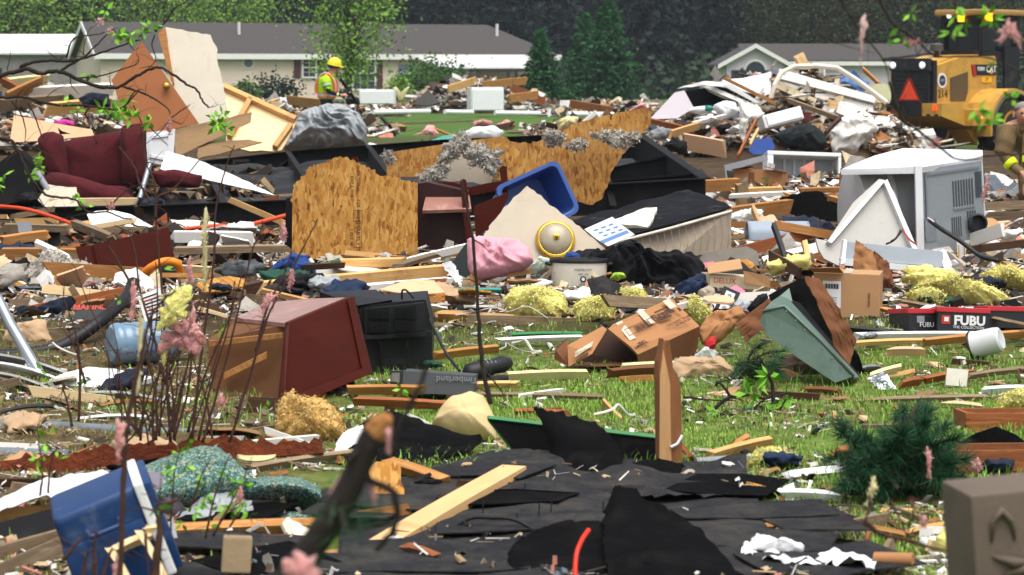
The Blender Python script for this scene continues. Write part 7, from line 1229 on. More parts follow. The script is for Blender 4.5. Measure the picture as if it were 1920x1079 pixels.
pipe('brown_roll', 'brown cardboard roll lying at the bottom right', 'roll', [(1640, 1048, 7.65), (1712, 1050, 7.6)], .022, card, 14); pillow('yellow_shred', 'yellow insulation shred beside the carved stone block', 'insulation', [(1755, 1010), (1775, 985), (1800, 978), (1805, 1020), (1780, 1040), (1760, 1030)], (1782, 1015, 7.9), 0, 30, .05, yins, .03, 12, edge=.2)
pl = panel('plastic_jug', 'clear crushed plastic jug behind the carved stone block', 'jug', [(1775, 948), (1778, 922), (1800, 902), (1822, 898), (1836, 915), (1834, 948)], (1805, 940, 8.6), 0, 15, 0, .08, M('milky_plastic', '#c4c6c6', .3, .08, 4, .2))
stn = M('weathered_stone', '#64574b', .85, .16, 5, .35, '#4a4034', 3, bump=.4, bscale=60)
sb_ = thing('stone_planter', 'blurred brown stone planter with relief at the bottom right corner', 'planter', FR(1958, 143 + 1.6 * F / 5, 5.0, 8, 0, -4)); k = 5.0 / F; ht = P(0, 918, 5.0).z
obj('front', MB().rbox((0, .1, ht / 2), (196 * k, .2, ht), .012), stn, sb_, smooth=40)
dk = M('dark_recess', '#4a4036', .9); obj('relief_arch', MB().tube([(-.07, -.001, ht - .1), (-.066, -.004, ht - .06), (-.045, -.005, ht - .035), (-.024, -.004, ht - .06), (-.02, -.001, ht - .1)], [.003, .007, .009, .007, .003], 8), stn, sb_, smooth=True)
for (x0, z0, x1, z1) in ((-.07, ht - .13, .02, ht - .15), (-.05, ht - .17, .05, ht - .14), (.0, ht - .2, .09, ht - .19)): obj('relief_leaf', MB().tube([(x0, -.002, z0), ((x0 + x1) / 2, -.008, (z0 + z1) / 2 - .006), (x1, -.002, z1)], [.003, .011, .002], 8), stn, sb_, smooth=True)
# blue bin, white sheet, carpet pad, torn rust strip
cg = thing('cooler_box', 'blue cooler with pale lid rim lying tipped at the bottom left corner', 'cooler', FR(176, 942, 7.25, 14, -6, -21)); bb = M('mid_blue_plastic', '#193a68', .48, .14, 3, .2, '#8a9098', 5, bump=.06)
obj('body', MB().rbox((0, .13, -.15), (.27, .26, .3), .028, seg=3), bb, cg, smooth=40); obj('body_step', MB().rbox((-.01, .125, -.2), (.262, .268, .2), .02), bb, cg, smooth=40)
obj('lid_rim', MB().rbox((.14, .13, -.15), (.03, .28, .31), .008), white_c, cg); obj('lid', MB().rbox((.165, .13, -.15), (.03, .27, .29), .01), bb, cg, smooth=40)
obj('handle', MB().tube([(-.05, -.012, -.07), (-.045, -.03, -.09), (.045, -.03, -.09), (.05, -.012, -.07)], .008, 8), bb, cg, smooth=True); obj('drain_cap', MB().lathe([(.014, 0), (.012, .01)], 12, Matrix.Translation((-.1, 0, -.26)) @ Matrix.Rotation(R(90), 4, 'X')), white_c, cg)
flap('white_sheet', 'white curved vinyl sheet behind the blue cooler', [[(-30, 952, 8.6), (60, 905, 8.9), (140, 888, 9.0), (200, 882, 9.0), (205, 900, 8.9)], [(-30, 975, 8.3), (60, 935, 8.5), (130, 930, 8.5), (180, 955, 8.35), (205, 975, 8.3)]], 34, 14, white_c, .012, cat='vinyl sheet'); flap('white_sheet_tail', 'white vinyl tail running behind the blue cooler corner', [[(238, 915, 8.8), (262, 960, 8.4), (290, 1010, 8.0), (330, 1040, 7.8)], [(225, 935, 8.6), (245, 980, 8.2), (270, 1020, 7.85), (300, 1050, 7.7)]], 20, 8, white_c, .01, cat='vinyl sheet')
pad = M('green_carpet_pad', '#5c7f74', .95, .1, 4, .12, '#2f4540', 3, bump=.5, bscale=80)
t = NT('carpet_pad'); v_ = t.n('ShaderNodeTexVoronoi'); v_.inputs['Scale'].default_value = 95; t.l(t.tc.outputs['Object'], v_.inputs['Vector']); v_.inputs['Scale'].default_value = 170; sp_ = t.n('ShaderNodeSeparateColor'); t.l(v_.outputs['Color'], sp_.inputs[0])
cc = t.ramp(sp_.outputs[0], [(0, C('#46665e', .85)), (.45, C('#67897d', .85)), (.62, C('#98b0a2', .85)), (.74, C('#243a38', .85)), (.84, C('#b8a880', .85)), (.92, C('#4f7f8a', .85))], 'CONSTANT'); t.bump(sp_.outputs[1], .4, .004); pad = t.fin(cc, .95, 0, .15)
flap('carpet_pad', 'speckled green carpet pad rolled into a hump at the lower left', [[(225, 898, 9.0), (300, 866, 9.0), (372, 842, 9.0), (405, 836, 9.0)], [(240, 893, 8.8), (310, 866, 8.78), (390, 840, 8.78), (440, 862, 8.8)], [(290, 930, 8.62), (350, 915, 8.6), (425, 900, 8.6), (480, 905, 8.65)], [(322, 968, 8.72), (370, 966, 8.72), (430, 960, 8.75), (484, 948, 8.8)]], 34, 30, pad, .015, cat='carpet pad')
flap('carpet_pad_roll', 'smaller speckled green pad roll right of the hump', [[(440, 905, 8.85), (500, 893, 8.85), (560, 896, 8.85), (592, 912, 8.85)], [(450, 918, 8.65), (510, 910, 8.62), (570, 916, 8.62), (604, 930, 8.68)], [(455, 958, 8.75), (510, 958, 8.75), (565, 956, 8.75), (600, 962, 8.75)]], 26, 22, pad, .012, cat='carpet pad')
flap('carpet_pad_flap', 'flat speckled green pad flap below the pad rolls', [[(350, 958, 8.6), (420, 948, 8.62), (500, 955, 8.6), (595, 966, 8.55)], [(345, 990, 8.42), (430, 988, 8.42), (510, 986, 8.42), (590, 986, 8.45)]], 26, 14, pad, .02, cat='carpet pad')
pillow('grey_cloth', 'grey cloth bundle between the blue cooler and the carpet pad', 'cloth', [(242, 900), (262, 886), (300, 886), (322, 905), (338, 945), (360, 970), (330, 978), (300, 960), (270, 950)], (295, 945, 8.7), 0, 30, .1, M('grey_fabric', '#77727a', .9, .12, 4, .12, bump=.2), .03, 6, rings=12, n=60)
rust = M('rust_fibre', '#6e3216', .95, .35, 8, .3, '#2e140a', 5, bump=.9, bscale=34, bdist=.02)
panel('rust_board', 'rust brown torn fibre board strip across the lower left', 'fibre board', [(-30, 872), (60, 858), (140, 848), (215, 842), (262, 830), (330, 836), (400, 824), (440, 818), (470, 824), (540, 828), (602, 826), (606, 850), (520, 856), (430, 862), (300, 868), (220, 886), (100, 890), (-30, 892)], (280, 872, 9.75), 0, 14, 0, .05, [rust, rust], .02, [0, 1, 2, 3, 4, 5, 6, 7, 8, 9], .02)
for i in range(5):
    z_ = i * .007; obj_ = world('cream_plate', MB().lathe([(.04, 0), (.075, .004), (.08, .007), (.07, .006), (.04, .003)], 28, Matrix.Translation(P(480, 872, 9.75) + Vector((.002 * (i % 3), 0, z_ + .005))) @ Matrix.Rotation(R(8), 4, 'X')), M('cream_china', '#e6dca4', .35, .04, 4, .08), P(480, 872, 9.75), True, label=('lowest', 'second lowest', 'middle', 'second highest', 'topmost')[i] + ' cream plate of the stack behind the carpet pad', cat='plate', group='stack of cream plates')
panel('strand_scrap', 'orange strand board scrap torn beside the pale lumber', 'board', [(690, 880), (705, 866), (745, 868), (752, 905), (758, 938), (720, 945), (700, 920)], (725, 910, 9.1), 0, 50, 0, .015, [osb1, osb1], .01, None, .03)
t_ = thing('paving_block', 'tan paving block standing at the lower left', 'block', FR(442, 1076, 7.35, 8, 5, 4)); obj('body', MB().rbox((0, .04, .055), (.09, .07, .11), .006), M('tan_stone', '#a08a6c', .9, .16, 8, .25, bump=.5), t_)
flap('silver_sheet', 'bent white metal sheet left of the felt drape', [[(625, 850, 10), (640, 815, 10.1), (668, 800, 10.15), (680, 798, 10.15)], [(640, 862, 9.9), (655, 840, 9.95), (675, 830, 10), (690, 832, 10)]], 16, 10, white_c, .008, cat='metal sheet')
panel('grey_shard', 'grey plastic shard at the foot of the paving block', 'shard', [(300, 985), (325, 975), (338, 1030), (310, 1040)], (318, 1010, 8), 0, 40, 0, .006, grey_p)
panel('black_scrap_board', 'dark board under the white curved vinyl sheet', 'board', [(-20, 985), (130, 945), (180, 960), (60, 1010), (-20, 1030)], (70, 985, 8.2), 0, 70, 0, .02, blacks)
# ================================================================ branches, shrub, pine bough, grass
twig = M('dark_twig', '#2e2620', .9, .3, 20, .2, '#5a5a3a', 14, bump=.4, bscale=120); twig_b = M('brown_twig', '#4a3026', .9, .25, 20, .1, bump=.4, bscale=120)
youngleaf = leafmat('young_leaves', '#4f8420', '#78b234', '#98c84c'); pine_n = leafmat('pine_needles', '#14301e', '#275034', '#48744a')
def leafspray(mb, c, n, s, rg):
    for i in range(n):
        d_ = Vector((rg.gauss(0, 1), rg.gauss(0, .7), rg.gauss(-.1, .8))).normalized(); w_ = d_.cross(Vector((rg.gauss(0, 1), rg.gauss(0, 1), rg.gauss(0, 1)))).normalized() * s * .24; L = d_ * s * rg.uniform(.6, 1.3); q = len(mb.v)
        p = c + d_ * s * .15; mb.v += [p, p + L * .45 + w_, p + L, p + L * .45 - w_]; mb.f.append((q, q + 1, q + 2, q + 3)); mb.m.append(0)
def branch(name, label, lines, d, r0, m=twig, leaves=(), lsize=.05, tufts=(), side=0, seed=1, cat='branch', dj=.15, tip=.35, thin=1):
    """limb drawn as several polylines; radii taper along each; leaves and wisps of insulation are its parts"""
    rg = random.Random(seed); root = thing(name, label, cat, Matrix.Translation(P(*lines[0][0][:2], d))); b0 = root.matrix_basis.translation; lf = MB()
    for li, ln in enumerate(lines):
        wd = MB()
        k = (r0[li] if hasattr(r0, '__len__') else r0) * thin; off = rg.uniform(-dj, dj) * 0
        pts = smoothline([tuple(P(q[0], q[1], d + (q[2] if len(q) > 2 else 0)) - b0) for q in ln], 5); n = len(pts)
        pts = pts if k > .015 else [p + Vector((rg.gauss(0, k * .16), rg.gauss(0, k * .16), rg.gauss(0, k * .16))) for p in pts]
        wd.tube(pts, [k * (1 - (1 - tip) * i / max(1, n - 1)) * (rg.uniform(.88, 1.12) if k < .015 else rg.uniform(.97, 1.03)) for i in range(n)], 7)
        for s_ in range(side):
            i = rg.randrange(2, n); a = pts[i]; e = Vector((rg.gauss(0, 1), rg.gauss(0, .6), rg.gauss(.2, .8))).normalized() * rg.uniform(.03, .12); wd.tube([a, a + e * .5 + Vector((0, 0, .008)), a + e], [k * .3, k * .2, k * .1], 5)
        obj('stem' if cat in ('shrub', 'sapling', 'twigs') else 'limb', wd, m, root, smooth=True)
    for px, py, n in leaves: leafspray(lf, P(px, py, d) - b0 + Vector((0, rg.uniform(-.1, .1), 0)), n, lsize, rg)
    if lf.v: obj('leaves', lf, youngleaf, root)
    return root
def wisp(label, pts, at_d, m=pins, th=.015, amp=.012, fz=260, name='insulation_shred', group=None):
    if th < .018 and max(p[1] for p in pts) - min(p[1] for p in pts) > 14: cx = sum(p[0] for p in pts) / len(pts); pts = [(cx + (p[0] - cx) * .55, p[1]) for p in pts]
    return fluff(pillow(name, label, 'insulation', pts, (sum(p[0] for p in pts) / len(pts), sum(p[1] for p in pts) / len(pts), at_d), 0, 0, th, m, amp, 30, rings=7, n=56, edge=.6, group=group), fz, .007 * at_d / 9)
branch('overhanging_branch', 'dark mossy branch reaching in from the top left edge', [[(-20, 150), (25, 135), (50, 130), (78, 138), (112, 134), (145, 148), (180, 162), (212, 165), (228, 160), (262, 140), (285, 129), (308, 131), (345, 155), (368, 168), (376, 182), (390, 202)],
    [(38, 126), (60, 117), (95, 114), (122, 115), (155, 110), (192, 98), (232, 84), (264, 75)], [(115, 133), (135, 120), (156, 108), (172, 94), (190, 76), (206, 58)], [(-20, 184), (20, 183), (45, 183), (80, 192), (112, 198), (160, 198), (205, 205), (232, 200), (262, 168)], [(228, 162), (260, 172), (290, 186), (316, 205), (318, 216)], [(145, 147), (190, 142), (230, 130), (256, 120), (260, 108), (256, 103)], [(290, 60), (310, 42), (325, 18), (340, 8), (370, -10)], [(290, 66), (285, 85), (292, 112), (278, 128)],
    [(125, 108), (132, 82), (145, 70), (180, 65), (205, 58)], [(22, 190), (40, 215), (48, 245), (46, 268)], [(52, 192), (68, 225), (78, 255), (88, 270)], [(170, 200), (160, 215), (172, 232), (178, 260), (182, 272)], [(198, 210), (215, 230), (240, 238), (262, 232)], [(118, 108), (110, 112), (98, 104), (86, 92)], [(156, 105), (158, 85), (165, 62), (172, 50)], [(45, 178), (60, 162), (100, 152)], [(88, 182), (102, 170), (126, 160)], [(132, 145), (134, 160), (148, 178)], [(208, 162), (206, 150), (206, 135)], [(232, 205), (248, 178), (262, 168), (270, 170)], [(250, 198), (268, 240), (256, 262)], [(320, 222), (340, 208), (356, 198)], [(322, 226), (338, 232), (346, 228)], [(320, 222), (296, 252), (272, 272)], [(390, 202), (402, 200), (408, 196)], [(13, 132), (18, 112), (20, 92)], [(280, 238), (300, 258), (316, 274)], [(242, 80), (252, 95), (260, 88)]], 10.3,
    [.018, .014, .011, .013, .009, .006, .008, .006, .008, .007, .007, .007, .006, .005, .004, .004, .004, .005, .004, .006, .005, .005, .004, .005, .004, .004, .005, .004], twig, [(248, 68, 12), (262, 60, 10), (286, 52, 12), (228, 66, 8), (210, 72, 7), (205, 20, 6), (196, 204, 14), (212, 208, 12), (230, 212, 14), (240, 200, 8), (232, 186, 7), (250, 222, 8), (282, 228, 8), (402, 222, 10), (412, 232, 14), (425, 240, 10), (405, 238, 8), (420, 216, 8), (142, 207, 6), (158, 138, 5), (128, 192, 4)], .042, side=3, seed=4, thin=.6)
branch('hanging_branch', 'thin lichen covered branch hanging down beside the red armchair', [[(-10, 258), (20, 264), (34, 285), (48, 315), (62, 340), (85, 365), (110, 370), (140, 375), (165, 398), (200, 398), (228, 408), (246, 412)], [(30, 268), (70, 280), (102, 296)], [(70, 312), (98, 330), (124, 352)], [(160, 400), (140, 405), (112, 411)], [(200, 398), (215, 378), (240, 355), (256, 348)], [(62, 342), (72, 370), (90, 395), (108, 402)], [(150, 378), (160, 392), (172, 400)]], 10.0, [.012, .006, .005, .004, .006, .005, .004], twig, [(62, 300, 10), (70, 312, 8), (50, 332, 6), (142, 376, 6), (155, 388, 6), (4, 345, 8), (6, 330, 5)], .04, side=3, seed=8, thin=.65)
rg = random.Random(19); st_lines = []; st_r = []
HS = [[(268, 240), (272, 300), (290, 345), (292, 400), (296, 460), (305, 560), (310, 640), (320, 830)], [(440, 272), (428, 300), (415, 345), (404, 400), (402, 470), (392, 560), (378, 660), (360, 830)], [(375, 300), (335, 345), (318, 360), (295, 372), (292, 410)], [(222, 275), (250, 310), (262, 345), (282, 380)], [(495, 420), (470, 480), (452, 560), (430, 650), (400, 760), (380, 830)], [(596, 410), (575, 452), (556, 490), (530, 540), (500, 600), (470, 700), (430, 830)], [(548, 470), (530, 520), (500, 580), (480, 660)], [(240, 430), (255, 480), (262, 540), (290, 640), (310, 720)], [(200, 455), (220, 490), (250, 540)], [(120, 560), (140, 620), (150, 680), (148, 790)], [(120, 620), (140, 650), (160, 720)], [(115, 720), (128, 760), (135, 800)]]
for h in HS: st_lines.append(h); st_r.append(.0085)
for i in range(26):
    bx = 300 + rg.gauss(0, 45); by = rg.uniform(800, 840); tx = bx + rg.gauss(10, 90); ty = rg.uniform(480, 700); st_lines.append([(bx, by), (bx * .7 + tx * .3 + rg.gauss(0, 6), by * .66 + ty * .34), (bx * .35 + tx * .65 + rg.gauss(0, 9), by * .3 + ty * .7), (tx, ty)]); st_r.append(rg.uniform(.004, .009))
branch('bare_shrub', 'bare brown shrub stems hung with pink and yellow insulation at left', [[(q[0], q[1]) for q in (l if l[0][1] > l[-1][1] else l[::-1])] for l in st_lines], 9.6, st_r, twig_b, [(150, 712, 5), (90, 718, 5), (230, 560, 4), (305, 505, 4), (410, 620, 4), (500, 770, 5), (755, 725, 5), (70, 700, 4)], .035, side=7, seed=5, cat='shrub', thin=.75)
branch('dark_sapling', 'single dark sapling stem standing right of the television', [[(920, 758), (908, 700), (900, 640), (894, 550), (886, 450), (876, 400), (866, 338)], [(905, 690), (930, 720), (945, 740)]], 10.6, [.012, .005], twig, side=4, seed=6, cat='sapling')
branch('near_sapling', 'blurred brown sapling stem in front of the blue cooler', [[(224, 1100), (228, 1000), (232, 900), (240, 790), (258, 700), (270, 640), (285, 590), (310, 560), (330, 545)], [(180, 1090), (176, 1030), (183, 995)], [(155, 1090), (160, 1050), (166, 1030)], [(290, 1090), (296, 1010), (300, 960), (335, 935)], [(300, 960), (298, 945), (306, 935)], [(118, 1050), (140, 1025), (150, 1010)], [(272, 1000), (276, 1040), (280, 1090)], [(190, 1090), (205, 1040), (212, 1030)]], 6.0, [.0085, .007, .006, .012, .007, .006, .005, .006], twig_b, [(85, 820, 8), (75, 835, 8), (300, 945, 5)], .03, side=2, seed=7, cat='sapling')
branch('leafy_twigs', 'thin twigs with fresh green leaves over the carpet pad', [[(320, 1040), (322, 950), (330, 870), (345, 830)], [(385, 1010), (400, 940), (420, 880), (432, 850)], [(400, 1005), (430, 950), (455, 900), (470, 870)], [(355, 960), (375, 900), (395, 860)], [(75, 930), (80, 880), (72, 830), (70, 800)], [(90, 925), (95, 870), (105, 840)], [(430, 990), (448, 960), (462, 935)]], 7.4, .004, twig_b, [(322, 880, 8), (330, 858, 8), (345, 840, 6), (318, 905, 6), (352, 870, 6), (372, 915, 10), (392, 925, 10), (380, 938, 10), (420, 900, 8), (440, 920, 10), (455, 940, 10), (460, 905, 8), (404, 955, 8), (365, 960, 7), (430, 965, 8), (470, 960, 8), (75, 890, 6), (70, 860, 6), (100, 868, 5), (335, 990, 6), (390, 990, 6)], .03, side=5, seed=9, cat='twigs')
brb = branch('broken_limb', 'thick blurred broken limb rising at the bottom centre left', [[(520, 1120), (560, 1060), (610, 990), (650, 925), (678, 865), (697, 820), (712, 795)], [(735, 850), (748, 800), (780, 740), (800, 690)], [(690, 900), (735, 920), (745, 960), (735, 1000), (705, 1030)], [(625, 985), (680, 990), (730, 975)]], 3.6, [.024, .005, .006, .004], M('blurred_bark', '#241d18', .9, .3, 8, .2), (), side=2, seed=10, tip=.75)
b0 = brb.matrix_basis.translation; obj('splintered_end', MB().tube([P(700, 815, 3.6) - b0, P(716, 795, 3.6) - b0, P(728, 782, 3.59) - b0], [.019, .02, .008], 9), pine_or, brb)
nb = MB()
for i in range(170):
    c = P(rg.gauss(655, 40), rg.gauss(975, 28), 3.6 + rg.gauss(0, .05)) - b0; dv_ = Vector((rg.gauss(.4, 1), rg.gauss(0, .6), rg.gauss(.1, .5))).normalized() * .035; w_ = Vector((rg.gauss(0, 1), 0, rg.gauss(0, 1))).normalized() * .0012; q = len(nb.v); nb.v += [c - w_, c + w_, c + dv_]; nb.f.append((q, q + 1, q + 2)); nb.m.append(0)
o_ = obj('needles', nb, pine_n, brb); o_['kind'] = 'stuff'
branch('right_branch', 'blurred branch crossing in front of the loader hood', [[(1640, -20), (1672, 40), (1720, 78), (1752, 104), (1800, 106), (1850, 108), (1900, 128), (1950, 160)], [(1570, -20), (1588, 20), (1610, 55), (1640, 90), (1660, 120), (1668, 160)], [(1655, 112), (1690, 108), (1740, 102), (1780, 100)], [(1668, 155), (1690, 220), (1715, 240), (1760, 275), (1800, 300), (1860, 292), (1940, 288)], [(1690, 222), (1720, 260), (1735, 280)], [(1690, 200), (1700, 228), (1680, 250)], [(1790, 0), (1795, 60), (1798, 100)], [(1530, 60), (1580, 85), (1640, 100)]], 6.2, [.008, .007, .008, .01, .005, .005, .006, .004], twig, [(1790, 28, 6), (1795, 45, 6), (1788, 60, 5), (1780, 15, 5), (1848, 30, 9), (1862, 36, 9), (1705, 25, 5), (1655, 72, 4), (1695, 75, 4), (1820, 205, 6), (1862, 222, 12), (1845, 230, 9), (1890, 185, 8), (1875, 120, 5)], .03, side=3, seed=12, thin=.5)
branch('right_front_twigs', 'blurred pinkish twigs in front of the pine bough', [[(1625, 980), (1650, 1000), (1690, 1010), (1720, 1020), (1760, 1030), (1805, 1045)], [(1670, 940), (1690, 980), (1702, 1008)], [(1630, 930), (1628, 960), (1618, 985)], [(1715, 950), (1705, 985), (1700, 1010)]], 5.6, [.006, .003, .004, .003], twig_b, [(1800, 1048, 4)], .03, side=3, seed=13)
# wisps of insulation caught in the twigs
WI = [('large pink insulation wad caught in the bare shrub', [(312, 655), (310, 630), (325, 605), (345, 600), (362, 580), (372, 610), (385, 625), (390, 650), (370, 662), (340, 655)], 9.4, pins, .06), ('yellow insulation wad above the large pink one', [(302, 580), (308, 545), (330, 538), (352, 545), (354, 585), (335, 602), (315, 610), (305, 640), (300, 610)], 9.35, yins, .045), ('pink shred hanging above the water bottle', [(240, 590), (242, 550), (252, 525), (262, 545), (258, 575), (250, 600), (242, 600)], 9.3, pins, .02), ('pale yellow shred high in the bare shrub', [(372, 412), (388, 398), (396, 400), (390, 440), (392, 470), (388, 520), (382, 560), (378, 540), (380, 470), (374, 440)], 8.2, M('pale_shred', '#d8cc9c', .95, .15, 10, .1), .012), ('pink shred beside the pale yellow one', [(345, 500), (355, 478), (362, 500), (368, 530), (355, 545), (350, 525)], 8.8, pins, .02), ('yellow shred low in the bare shrub', [(298, 640), (312, 640), (318, 660), (310, 690), (300, 680)], 9.4, yins, .02),
      ('pale wisp down the blurred sapling stem', [(258, 600), (266, 560), (272, 600), (270, 660), (262, 720), (252, 730), (256, 680)], 6.1, M('pale_shred', '#d8cc9c', .95, .15, 10, .1), .008), ('pink wad on the blurred sapling stem', [(208, 815), (220, 795), (240, 798), (242, 830), (228, 850), (222, 872), (212, 850)], 5.9, pins, .015), ('small pink shred lower right in the shrub', [(402, 755), (412, 735), (424, 740), (424, 765), (410, 772)], 9.3, pins, .02), ('pink shred beside the upright strand board', [(526, 452), (520, 430), (530, 417), (540, 430), (542, 450), (532, 458)], 9.5, pins, .02), ('pink shred on the right stem of the shrub', [(536, 530), (545, 505), (555, 500), (552, 520), (542, 545)], 9.5, pins, .012), ('pink shred below the orange hoop', [(478, 590), (490, 555), (512, 548), (534, 552), (520, 562), (498, 566), (486, 592)], 9.5, pins, .015), ('pink wad on the blurred broken limb tip', [(722, 812), (728, 805), (738, 812), (736, 830), (728, 850), (722, 830)], 3.55, pins, .01), ('blurred pink wad at the foot of the broken limb', [(510, 1060), (540, 1035), (585, 1040), (615, 1052), (635, 1090), (520, 1095)], 3.5, pins, .02), ('blurred pale shred on the broken limb loop', [(688, 905), (700, 910), (712, 935), (706, 950), (694, 935)], 3.6, pins, .006), ('blurred pink shred left of the broken limb', [(612, 930), (625, 900), (640, 898), (640, 920), (622, 940)], 3.6, pins, .006),
      ('long pale pink wisp hanging above the grey house roof', [(1608, 60), (1612, 38), (1625, 28), (1635, 32), (1630, 55), (1618, 75), (1612, 118), (1606, 90)], 6.2, M('pale_pink', '#d8b4ac', .95, .15, 10, .1), .01), ('pink wisp arching over the loader cab', [(1858, 75), (1868, 50), (1885, 35), (1905, 36), (1935, 80), (1935, 95), (1905, 60), (1880, 55), (1862, 85)], 6.0, pins, .012), ('small pink curl in front of the wood', [(1698, 72), (1708, 80), (1726, 72), (1722, 82), (1708, 86)], 6.2, pins, .006), ('pink shred hanging from the top left branch', [(184, 40), (190, 34), (194, 40), (188, 48)], 10.2, M('pale_pink', '#d8b4ac', .95, .15, 10, .1), .01), ('pale shred on the upper twig of the top left branch', [(200, 60), (206, 52), (210, 62), (206, 72)], 10.2, M('pale_pink', '#d8b4ac', .95, .15, 10, .1), .01), ('pink shred hanging over the white cabinet front', [(313, 240), (318, 222), (322, 235), (320, 252), (315, 250)], 10.2, pins, .01), ('pink shred on the trailer frame twig', [(202, 388), (208, 374), (214, 378), (214, 394), (206, 396)], 9.9, pins, .01),
      ('bright pink shred hanging over the pine bough', [(1734, 845), (1742, 838), (1750, 850), (1748, 875), (1742, 902), (1736, 880)], 7.6, pins, .012), ('pale yellow shred in front of the pine bough', [(1622, 925), (1635, 895), (1648, 893), (1652, 912), (1640, 930), (1628, 945), (1620, 940)], 6.4, M('pale_shred', '#d8cc9c', .95, .15, 10, .1), .012), ('pink shred on the right front twigs', [(1718, 965), (1728, 970), (1742, 970), (1740, 990), (1728, 992)], 5.7, pins, .008), ('pink shred dangling over the dryer top', [(1735, 270), (1752, 262), (1768, 258), (1766, 275), (1745, 278)], 6.4, pins, .008), ('pink rag shred hanging beside the exhaust port', [(1838, 370), (1850, 335), (1862, 330), (1850, 360), (1840, 382)], 12, pins, .012), ('pink wad lying by the striped wooden box', [(1812, 880), (1820, 862), (1840, 860), (1848, 880), (1830, 890)], 9.2, pins, .03), ('pink shred on the bottom left stems', [(440, 930), (450, 915), (460, 925), (452, 945)], 7.2, pins, .01), ('pink wad at the bottom left behind the sticks', [(205, 1060), (222, 1035), (232, 1050), (226, 1090), (205, 1092)], 6.0, pins, .012)]
for lab, pts, d_, m, th in WI: wisp(lab, pts, d_, m, th * .45, th * .6, 420 if len(pts) > 8 else 130)
# pine bough and small pine branch
def bough(name, label, centre, d, spread, n, L, seed, stems, curl=None):
    rg = random.Random(seed); root = thing(name, label, 'pine bough', Matrix.Translation(P(centre[0], centre[1] + spread[1], d))); b0 = root.matrix_basis.translation; wd = MB(); nd = MB()
    for i in range(stems):
        a = P(centre[0] + rg.gauss(0, spread[0] * .3), centre[1] + spread[1] * .6, d + rg.gauss(0, .05)); e = P(centre[0] + rg.uniform(-1, 1) * spread[0], centre[1] - spread[1] * rg.uniform(-.6, .95), d + rg.uniform(-.22, .22)); e = a + (e - a) * rg.uniform(.55, 1.25)
        mid = (a + e) / 2 + Vector((0, 0, .05)); pts = smoothline([tuple(a - b0), tuple(mid - b0), tuple(e - b0)], 5); wd.tube(pts, [.008 * (1 - .8 * j / (len(pts) - 1)) for j in range(len(pts))], 5)
        for j in range(n):
            t_ = rg.random() ** .8; x = t_ * (len(pts) - 1); k_ = min(int(x), len(pts) - 2); p = pts[k_].lerp(pts[k_ + 1], x - k_); ax = (pts[k_ + 1] - pts[k_]).normalized()
            dr = (ax * rg.uniform(.5, 1.3) + Vector((rg.gauss(0, .6), rg.gauss(0, .6), rg.gauss(0, .6)))).normalized() * L * rg.uniform(.6, 1.15); w_ = dr.cross(Vector((rg.gauss(0, 1), rg.gauss(0, 1), rg.gauss(0, 1)))).normalized() * .0018; q = len(nd.v); nd.v += [p - w_, p + w_, p + dr]; nd.f.append((q, q + 1, q + 2)); nd.m.append(0)
    obj('stems', wd, twig_b, root); o = obj('needles', nd, pine_n, root); o['kind'] = 'stuff'; return root
bough('pine_bough', 'dense dark green pine bough lying in the grass at lower right', (1685, 870), 9.0, (110, 78), 420, .085, 3, 90)
bough('pine_tip', 'upturned pine tip curling above the pine bough', (1712, 790), 9.2, (34, 24), 130, .06, 5, 8)
bough('pine_sprig', 'small pine sprig in the grass left of the green trough', (1415, 690), 12.2, (55, 35), 110, .09, 7, 12)
branch('fallen_branch', 'dark leafy fallen branch in the grass below the green trough', [[(1300, 800), (1340, 765), (1370, 745), (1405, 742), (1440, 748), (1480, 735)], [(1370, 745), (1352, 720), (1342, 718), (1374, 712)], [(1440, 800), (1448, 770), (1450, 735), (1440, 700), (1430, 680)], [(1400, 790), (1420, 760), (1440, 745)], [(1280, 745), (1330, 750), (1380, 752)], [(1455, 800), (1462, 770), (1480, 740)]], 11.4, [.012, .008, .014, .007, .006, .008], twig, [(1400, 735, 10), (1425, 725, 12), (1440, 705, 10), (1440, 770, 14), (1425, 790, 14), (1410, 775, 10), (1455, 790, 10), (1345, 770, 6), (1470, 750, 8)], .06, side=5, seed=14)
# grass
def grass(name, label, n, xr, dr, seed, hmin, hmax, mat):
    rg = random.Random(seed); vs = []; fs = []
    for i in range(n):
        u = rg.random(); d_ = 1 / (1 / dr[0] + (1 / dr[1] - 1 / dr[0]) * u); px = rg.uniform(*xr); X = (px - 960) * d_ / F; dens = noise.noise(Vector((X * 1.1, d_ * .9, seed))) + .5 * noise.noise(Vector((X * 3.7, d_ * 3, 2)))
        if dens < -.12 + rg.gauss(0, .12): continue
        if abs(X + .02) < .95 * (1 if d_ < 9.6 else 0) and d_ < 9.6: continue
        if px < 640 and rg.random() < (.93 if d_ < 10.6 else .6) and mat.name != 'straw_blades': continue
        z = relief(X, d_) - .004; h = rg.uniform(hmin, hmax) * (1 + .5 * dens); a = rg.uniform(0, 6.28); w_ = rg.uniform(.0015, .0035); lx, ly = math.cos(a) * h * rg.uniform(.1, .8), math.sin(a) * h * rg.uniform(.1, .8); q = len(vs); ca, sa = math.cos(a + 1.57) * w_, math.sin(a + 1.57) * w_
        vs += [(X - ca, d_ - sa, z), (X + ca, d_ + sa, z), (X + lx * .45 + ca * .8, d_ + ly * .45 + sa * .8, z + h * .62), (X + lx * .45 - ca * .8, d_ + ly * .45 - sa * .8, z + h * .62), (X + lx, d_ + ly, z + h * .9)]; fs += [(q, q + 1, q + 2, q + 3), (q + 3, q + 2, q + 4)]
    me = bpy.data.meshes.new(name); me.from_pydata(vs, [], fs); me.materials.append(mat); return obj(name, me, None, label=label, cat='grass', kind='stuff')
